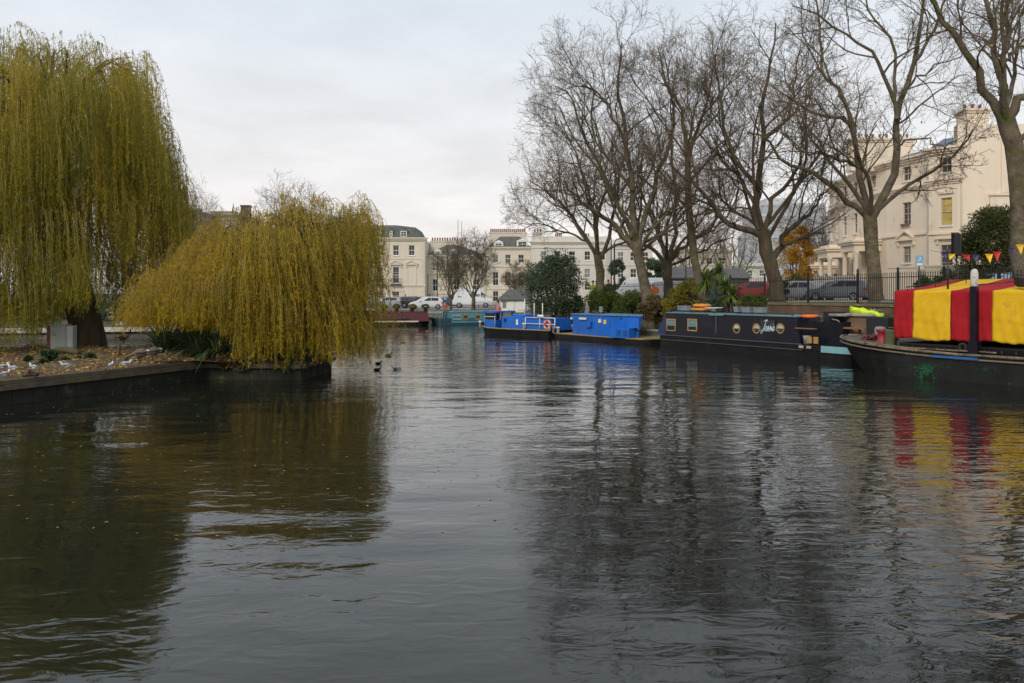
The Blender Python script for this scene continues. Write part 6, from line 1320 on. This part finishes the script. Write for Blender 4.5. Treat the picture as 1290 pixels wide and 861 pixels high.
# box on the bank between boats: coping stones
# ------------------------------------------------------------ island furniture
p = isl_at(79,440); D_ = p.y; t = thing('utility_cabinet', 'grey-white metal utility cabinet with a rusty side under the big willow', 'cabinet', (p.x,D_,IZ+.06)); t.rotation_euler = (0,0,R(14))
m = MB(); m.box(-.34,.2,-.3,.3,0,.98); m.box(-.36,.22,-.32,.32,.98,1.02); m.build('body', mat('grey_enamel',(.4,.43,.43),.6,.12,1.5,patch=(.22,.2,.16),pscale=3), t); m = MB(); m.box(.203,.42,-.28,.28,0,.95); m.build('side_box', mat('pale_enamel',(.5,.55,.58),.5,.1,3), t)
m = MB(); m.box(-.46,-.343,-.3,.3,-.0,.99); m.build('rusty_panel', mat('rust',(.16,.06,.03),.9,.4,4), t); m = MB(); m.box(-.3,.16,-.312,-.302,.06,.93); m.build('door', MATS['grey_enamel'], t)
p = isl_at(149,450); t = thing('stake', 'short mossy wooden stake standing on the island near the geese', 'stake', (p.x,p.y,IZ+.02)); m = MB(); m.tube([(0,0,-.1),(.02,0,.25),(.03,.0,.58)],[.05,.048,.045],7); m.build('stake', mat('mossy_log',(.1,.08,.04)), t)
p = at(100,47.6); 
t = thing('mooring_rail', 'dark low mooring rail along the pale edging of the far channel', 'rail', (-21.3,49.2,0)); m = MB(); m.tube([(.2,-.3,.45),(-9.6,-2.85,.42),(-25,-5.4,.4)],.045,5); m.build('rail', iron, t)
# driftwood on the island front
p = isl_at(42,474); t = thing('driftwood', 'dark branch and debris lying on the island front among the gulls', 'branch', (p.x,p.y,IZ+.1)); m = MB(); m.tube([(-.28,0,.03),(-.1,.05,.08),(.1,0,.06)],[.05,.08,.06],7); m.tube([(0,0,.08),(.2,.05,.1),(.4,-.05,.04)],[.04,.03,.01],6); m.tube([(-.1,0,.08),(-.05,-.1,.18),(.05,-.1,.2)],[.03,.02,.01],5); m.build('branch', mat('dead_wood',(.06,.04,.025),.95,.4,5), t)
# ------------------------------------------------------------ birds
gw = mat('gull_white', (.62,.62,.62), .8, .05); gg = mat('gull_grey', (.32,.34,.37), .8, .06); gk = mat('bird_black', (.012,.012,.012), .7); go = mat('bill_red', (.4,.06,.03), .5)
gbrown = mat('goose_brown', (.13,.095,.07), .85, .3, 8, .004, 30); gbuff = mat('goose_buff', (.3,.24,.18), .85, .2, 8)
def bird(name, label, cat, loc, rz, kind='gull', pose='stand', sc=1., group=None, swim=False):
    t = thing(name, label, cat, loc, rz, group)
    if kind == 'gull':
        body = [(-.19,0,.135,.012),(-.14,0,.135,.03),(-.07,0,.13,.056),(0,0,.13,.066),(.06,0,.145,.06),(.095,0,.175,.042),(.11,0,.2,.034),(.128,0,.222,.034),(.15,0,.225,.026),(.165,0,.22,.012)]
        bm_, wm, hm, lm_ = gw, gg, None, go; leg = .085
    elif kind == 'goose':
        if pose == 'graze': body = [(-.42,0,.42,.03),(-.36,0,.42,.07),(-.25,0,.4,.13),(-.08,0,.38,.165),(.1,0,.36,.15),(.22,0,.32,.1),(.3,0,.27,.055),(.37,0,.2,.04),(.43,0,.13,.036),(.47,0,.09,.042),(.5,0,.06,.038),(.53,0,.04,.02)]
        else: body = [(-.42,0,.4,.03),(-.36,0,.4,.07),(-.25,0,.38,.13),(-.08,0,.37,.165),(.1,0,.4,.15),(.2,0,.47,.1),(.25,0,.57,.055),(.27,0,.67,.042),(.28,0,.76,.04),(.31,0,.82,.045),(.35,0,.83,.04),(.39,0,.82,.018)]
        bm_, wm, hm, lm_ = gbrown, gbrown, gk, gk; leg = .24
    else:   # duck / coot
        body = [(-.19,0,.06,.015),(-.14,0,.06,.05),(-.05,0,.05,.085),(.05,0,.05,.08),(.11,0,.09,.05),(.13,0,.14,.034),(.15,0,.18,.038),(.18,0,.185,.032),(.2,0,.18,.014)]
        bm_, wm, hm, lm_ = (gk,gk,None,gk) if kind == 'coot' else (gbrown,gbuff,mat('duck_head',(.015,.05,.03),.5),gk); leg = 0
    if swim and kind == 'gull': body = [(x,y,z-.085,r) for x,y,z,r in body]
    pts = resample([(x,y,z) for x,y,z,r in body], 26); f = np.interp(np.linspace(0,1,26), np.linspace(0,1,len(body)), [b[3] for b in body])
    m = MB(); n_ = 12; m.tube([tuple(p) for p in pts], list(f), n_, 0, True, True, sy=.88, sz=1.)
    if hm:      # dark neck and head
        thr = {'goose':18,'duck':17}[kind]; 
        for i in range(25):
            if i >= thr:
                for j in range(n_): m.m[i*n_+j] = 1
        m.m[-1] = 1
        if kind == 'goose':
            for j in range(n_): m.m[0*n_+j] = 1; m.m[1*n_+j] = 2; m.m[2*n_+j] = 2
            for j in (0,1,n_-1,n_//2,n_//2-1,n_//2+1): m.m[23*n_+j] = 2
    m.build('body', [bm_, hm or bm_, gw], t)
    hd = pts[-1]; m = MB(); bl_ = {'gull':.035,'goose':.055,'duck':.05,'coot':.03}[kind]; r0 = f[-1]*1.1; dz = -.01 if pose != 'graze' else -.03
    m.tube([tuple(hd-np.array([.01,0,0])),(hd[0]+bl_*.6,0,hd[2]-.003+dz*.5),(hd[0]+bl_,0,hd[2]+dz)],[r0,r0*.55,.004],6,sz=.8); m.build('beak', mat('coot_bill',(.8,.8,.78),.5) if kind == 'coot' else (mat('duck_bill',(.45,.4,.08),.5) if kind == 'duck' else lm_), t)
    s_ = {'gull':1,'goose':1.75,'duck':1.25,'coot':1.15}[kind]; cz = body[3][2]; cx = body[3][0]
    for sg in (-1,1):
        m = MB(); rr_ = body[3][3]
        m.loft([[(x,sg*(rr_*w1),cz+z_+h_*.5),(x,sg*(rr_*w1+.012*s_),cz+z_),(x,sg*(rr_*w1),cz+z_-h_*.5),(x,sg*(rr_*w1-.01*s_),cz+z_)] for x,w1,z_,h_ in ((cx+.08*s_,.72,.02*s_,.03*s_),(cx+.04*s_,.92,.02*s_,.075*s_),(cx-.06*s_,.86,.022*s_,.07*s_),(cx-.14*s_,.5,.025*s_,.04*s_),(cx-.215*s_,.12,.02*s_,.012*s_))],0,True,True); m.build('wing', wm, t)
        m = MB(); e = pts[-5]; m.blob((e[0]+.012*s_,sg*(f[-5]*.85),e[2]+.008*s_),.005*s_,.004*s_,.005*s_,0,6,4); m.build('eye', gk if kind != 'coot' else go, t)
        if leg and not swim:
            m = MB(); x = cx+.01; m.tube([(x,sg*.025*s_,leg+.03*s_),(x+.01*s_,sg*.025*s_,leg*.5),(x,sg*.025*s_,.01)],.007*s_**.5,5)
            for a_ in (-.5,0,.5): m.tube([(x,sg*.025*s_,.01),(x+.04*s_*math.cos(a_),sg*.025*s_+.04*s_*math.sin(a_),.004)],.005*s_**.5,4)
            m.build('leg', lm_, t)
    m = MB(); b0_ = pts[0]; m.loft([[(b0_[0]+.05*s_,-.03*s_,b0_[2]+.012*s_),(b0_[0]+.05*s_,.03*s_,b0_[2]+.012*s_),(b0_[0]+.05*s_,.03*s_,b0_[2]-.008*s_),(b0_[0]+.05*s_,-.03*s_,b0_[2]-.008*s_)],[(b0_[0]-.06*s_,-.02*s_,b0_[2]+.004*s_),(b0_[0]-.06*s_,.02*s_,b0_[2]+.004*s_),(b0_[0]-.06*s_,.02*s_,b0_[2]),(b0_[0]-.06*s_,-.02*s_,b0_[2])]]); m.build('tail', wm if kind != 'goose' else gk, t)
    t.scale = (sc,sc*1.1,sc*(1.2 if kind=='gull' else 1)); return t
topz = IZ+.09
for px,py,rz,lb in [(5.5,468,60,'leftmost white gull at the photo edge on the island, facing away'),(15,471,170,'white gull second from the left, just right of the leftmost'),(7.7,480,80,'white gull nearest the timber edging at the far left corner'),(41,467,155,'white gull in front of the ivy patch above the dark driftwood'),(82,464,200,'white gull just right of the ivy, facing left'),(140,466,95,'white gull seen from behind, left of the two beside the geese'),(160,464,15,'white gull facing right, closest to the two geese')]:
    p = isl_at(px,py); bird('gull', lb, 'gull', (p.x,p.y,izt(p.x,p.y)), R(rz), sc=.84, group='gulls on the island')
p = isl_at(174,461); bird('goose','brown goose grazing with its black head down to the left, nearer of the two','goose',(p.x,p.y,izt(p.x,p.y)+.02),R(188),'goose','graze',.85,group='geese on the island')
p = isl_at(190,456); bird('goose','brown goose with its white and black rump towards the right, behind the other one','goose',(p.x,p.y,izt(p.x,p.y)+.02),R(200),'goose','graze',.85,group='geese on the island')
p = isl_at(157,437); bird('goose','dark bird standing upright on the back edge of the island by the log','goose',(p.x,p.y,IZ+.2),R(40),'goose','stand',.75,group='geese on the island')
for px,lb in ((149.6,'left of two small gulls perched on the pale channel edging'),(155.5,'right of two small gulls perched on the pale channel edging')): p = at(px,49.0); bird('gull',lb,'gull',(p.x,p.y,.73),R(20),sc=1.1,group='gulls on the channel edging')
for px,py,k,rz,lb in [(490,447.5,'duck',10,'brown duck farthest out on the water right of the yellow willow'),(477,458,'coot',15,'upper of two black coots on the water off the yellow willow'),(475.5,466,'coot',5,'lower black coot swimming off the tip of the yellow willow'),(498.5,464.5,'gull',185,'white gull afloat right of the two black coots'),(64.5,436,'gull',180,'white gull afloat in the channel behind the grey cabinet'),(539,417.5,'duck',20,'tiny dark duck in front of the far quay boats'),(507,431,'duck',170,'small dark duck alone in the middle of the channel')]:
    D_ = CH/(py+1-370)*1000; p = at(px,D_); bird(k,lb,k,(p.x,p.y,-.01 if k!='gull' else -.03),R(rz),k,'swim',{'coot':.75,'duck':.85,'gull':1.0}[k],group={'duck':'ducks on the water','coot':'coots on the water','gull':'gulls afloat'}[k],swim=True)
# ------------------------------------------------------------ people
skin = mat('skin', (.5,.3,.22), .6, .05)
def person(label, loc, rz, top, legs, hair=(.03,.02,.015), pose='stand', hat=None, bag=False):
    t = thing('person', label, 'person', loc, rz)
    J = {'pel':(0,0,.95),'sp':(0,0,1.15),'ch':(0,0,1.35),'nk':(0,0,1.5),'hd0':(.02,0,1.6),'hd':(.02,0,1.72)}
    rads = {'pel':(.15,.115),'sp':(.14,.10),'ch':(.175,.11),'nk':(.055,.055),'hd0':(.085,.08),'hd':(.075,.085)}
    ed = [('pel','sp'),('sp','ch'),('ch','nk'),('nk','hd0'),('hd0','hd')]
    for sd,s_ in (('l',1),('r',-1)):
        st = .18*s_ if pose == 'walk' else .03*s_
        J['sh'+sd]=(0,.19*s_,1.42); J['el'+sd]=(-.04-st*.6,.24*s_,1.14); J['wr'+sd]=(.08-st*.8,.23*s_,.9) if pose != 'lean' else (.25,.16*s_,1.05); J['ha'+sd]=(.1-st*.8,.23*s_,.82) if pose != 'lean' else (.32,.15*s_,1.03)
        J['hp'+sd]=(0,.09*s_,.88); J['kn'+sd]=(.04+st,.1*s_,.5); J['an'+sd]=(-.02+st*1.2,.1*s_,.08); J['to'+sd]=(.15+st*1.2,.12*s_,.04)
        rads.update({'sh'+sd:(.06,.06),'el'+sd:(.045,.045),'wr'+sd:(.032,.032),'ha'+sd:(.03,.018),'hp'+sd:(.095,.095),'kn'+sd:(.06,.06),'an'+sd:(.042,.042),'to'+sd:(.035,.03)})
        ed += [('ch','sh'+sd),('sh'+sd,'el'+sd),('el'+sd,'wr'+sd),('wr'+sd,'ha'+sd),('pel','hp'+sd),('hp'+sd,'kn'+sd),('kn'+sd,'an'+sd),('an'+sd,'to'+sd)]
    keys = list(J); me = bpy.data.meshes.new('skel'); me.from_pydata([J[k] for k in keys],[(keys.index(a),keys.index(b)) for a,b in ed],[])
    o = bpy.data.objects.new('skel', me); COL.objects.link(o); sk = o.modifiers.new('s','SKIN'); 
    if not me.skin_vertices: me.skin_vertices.new() if hasattr(me.skin_vertices,'new') else None
    for i,k in enumerate(keys): me.skin_vertices[0].data[i].radius = rads[k]
    me.skin_vertices[0].data[0].use_root = True
    sb = o.modifiers.new('b','SUBSURF'); sb.levels = 1; sb.render_levels = 1
    dg = bpy.context.evaluated_depsgraph_get(); ev = o.evaluated_get(dg); m2 = bpy.data.meshes.new_from_object(ev)
    bpy.data.objects.remove(o); bo = bpy.data.objects.new('body', m2); COL.objects.link(bo); bo.parent = t
    m2.materials.clear(); mt = mat('top_'+label[:14].replace(' ','_'), top, .85, .1, 5); ml = mat('legs_'+label[:14].replace(' ','_'), legs, .85, .1, 5)
    for q in (mt, ml, skin, rubber): m2.materials.append(q)
    for p in m2.polygons:
        c = p.center; p.use_smooth = True
        ishand = abs(c.y) > .12 and c.z < .9+.16*(pose=='lean') and abs(c.y) > .19
        p.material_index = 2 if c.z > 1.5 or ishand or (pose=='lean' and c.x > .27) else (0 if c.z > .86 else (3 if c.z < .1 else 1))
    # fingers, face, hair
    m = MB()
    for s_,sd in ((1,'l'),(-1,'r')):
        h = Vector(J['ha'+sd])
        for q in range(4): m.tube([h+Vector((-.03+q*.02,0,-.0)),h+Vector((-.032+q*.022,-.005*s_,-.06)),h+Vector((-.03+q*.022,-.015*s_,-.095+.01*abs(q-1.5)))],[.009,.008,.006],6)
        m.tube([h+Vector((.03,0,.03)),h+Vector((.055,-.01*s_,-.01)),h+Vector((.055,-.015*s_,-.04))],[.01,.009,.007],6)
    m.tube([(.1,0,1.68),(.128,0,1.65),(.105,0,1.64)],[.01,.014,.01],6); m.build('fingers_and_nose', skin, t)
    m = MB()
    for s_ in (-1,1): m.blob((.098,.032*s_,1.685),.008,.012,.007,0,6,4)
    m.box(.096,.103,-.025,.025,1.605,1.613); m.build('face_features', mat('eye_dark',(.05,.02,.02),.5), t)
    m = MB(); m.blob((-.005,0,1.735),.098,.092,.1,0,12,8) ; m.build('hair' if not hat else 'hat', mat('hair_'+label[:14].replace(' ','_'), hat or hair, .8), t)
    return t
def pp(px, D, z=None): v = at(px,D); return (v.x,v.y, gz(v.x,v.y) if z is None else z)
person('person in a black coat walking on the towpath beside the evergreen', pp(641.5,67,.6) if 0 else pp(698,56.5,.55), R(160), (.012,.012,.014), (.02,.02,.025), pose='walk')
person('person in a grey top behind the blue box house', pp(739.5,54.8,.5), R(200), (.22,.22,.24), (.05,.06,.1), hair=(.25,.15,.07))
person('person in a fluorescent yellow jacket behind the railings by the leftmost plane', pp(747,61), R(250), (.55,.7,.03), (.04,.05,.09))
person('person in a red woolly hat behind the railings by the street lamp', pp(766.5,60), R(270), (.02,.02,.03), (.02,.02,.03), hat=(.3,.03,.03))
person('person in a patterned red and white top standing in the blue work boat', onboat(F3,627.5,.9,.5), F3.rz-PI/2, (.45,.18,.16), (.03,.03,.05), pose='lean')
person('person in orange and dark clothes on the front deck of the teal narrowboat', onboat(F5,560.5,.9,.35), R(-80), (.35,.12,.06), (.03,.04,.06), pose='lean')
# ------------------------------------------------------------ camera, light, sky
cam = bpy.data.cameras.new('camera'); co = bpy.data.objects.new('camera', cam); COL.objects.link(co); co.location = (0,0,CH); co.rotation_euler = (PI/2,0,0)
cam.sensor_width = 36; cam.lens = 36*1000/1290; cam.shift_y = -(430.5-370)/1290; cam.clip_end = 9000; cam.clip_start = .1
S.camera = co
SE, SA = R(32), R(205)      # sun elevation; azimuth measured clockwise from +Y
sun = bpy.data.lights.new('sun','SUN'); so = bpy.data.objects.new('sun', sun); COL.objects.link(so); sun.energy = SUNE; sun.angle = R(16); sun.color = (1,.93,.82)
dirv = Vector((math.sin(SA)*math.cos(SE), math.cos(SA)*math.cos(SE), math.sin(SE))); so.rotation_euler = dirv.to_track_quat('Z','Y').to_euler(); so.location = (0,-20,60)
wd = bpy.data.worlds.new('World'); S.world = wd; wd.use_nodes = True; nt = wd.node_tree; Lk = nt.links; bg = nt.nodes['Background']
sky = nt.nodes.new('ShaderNodeTexSky'); sky.sky_type = 'NISHITA'; sky.sun_disc = False; sky.sun_elevation = SE; sky.sun_rotation = SA; sky.dust_density = 3
tc = nt.nodes.new('ShaderNodeTexCoord'); sp = nt.nodes.new('ShaderNodeSeparateXYZ'); Lk.new(tc.outputs['Generated'], sp.inputs[0])
def mth(op, a, b=0., clamp=False):
    k = nt.nodes.new('ShaderNodeMath'); k.operation = op; k.use_clamp = clamp
    for i,q in enumerate((a,b)):
        if isinstance(q,(int,float)): k.inputs[i].default_value = q
        else: Lk.new(q, k.inputs[i])
    return k.outputs[0]
za = mth('ADD', mth('MAXIMUM', sp.outputs[2], 0.), .12); cb = nt.nodes.new('ShaderNodeCombineXYZ'); Lk.new(mth('DIVIDE',sp.outputs[0],za), cb.inputs[0]); Lk.new(mth('DIVIDE',sp.outputs[1],za), cb.inputs[1])
n1 = nt.nodes.new('ShaderNodeTexNoise'); n1.inputs['Scale'].default_value = 1.6; n1.inputs['Detail'].default_value = 7; n1.inputs['Roughness'].default_value = .55; n1.inputs['Distortion'].default_value = .25; Lk.new(cb.outputs[0], n1.inputs[0])
gr = nt.nodes.new('ShaderNodeValToRGB'); els = gr.color_ramp.elements
els[0].position = 0; els[0].color = (.80,.73,.69,1); els[1].position = 1; els[1].color = (.50,.57,.64,1)
for p_,c_ in ((.08,(.80,.76,.745)),(.18,(.74,.735,.74)),(.34,(.63,.68,.735))): e = els.new(p_); e.color = rgb(c_)
Lk.new(sp.outputs[2], gr.inputs[0])
br = nt.nodes.new('ShaderNodeMapRange'); Lk.new(n1.outputs['Fac'], br.inputs[0]); br.inputs[1].default_value = .3; br.inputs[2].default_value = .7; br.inputs[3].default_value = .91; br.inputs[4].default_value = 1.08
vm = nt.nodes.new('ShaderNodeVectorMath'); vm.operation = 'SCALE'; Lk.new(gr.outputs[0], vm.inputs[0]); Lk.new(mth('MULTIPLY', br.outputs[0], SKYK/.1), vm.inputs['Scale'])
mx = nt.nodes.new('ShaderNodeMix'); mx.data_type = 'RGBA'; mx.inputs['Factor'].default_value = .92; Lk.new(sky.outputs[0], mx.inputs['A']); Lk.new(vm.outputs[0], mx.inputs['B'])
Lk.new(mx.outputs['Result'], bg.inputs['Color']); bg.inputs['Strength'].default_value = .1
vs = S.view_settings; vs.view_transform = 'Standard'; vs.look = 'None'; vs.gamma = 1; vs.exposure = .24
S.render.resolution_x = 1024; S.render.resolution_y = 683
S.render.engine = 'CYCLES'; S.cycles.max_bounces = 8; S.cycles.diffuse_bounces = 5; S.cycles.transparent_max_bounces = 6
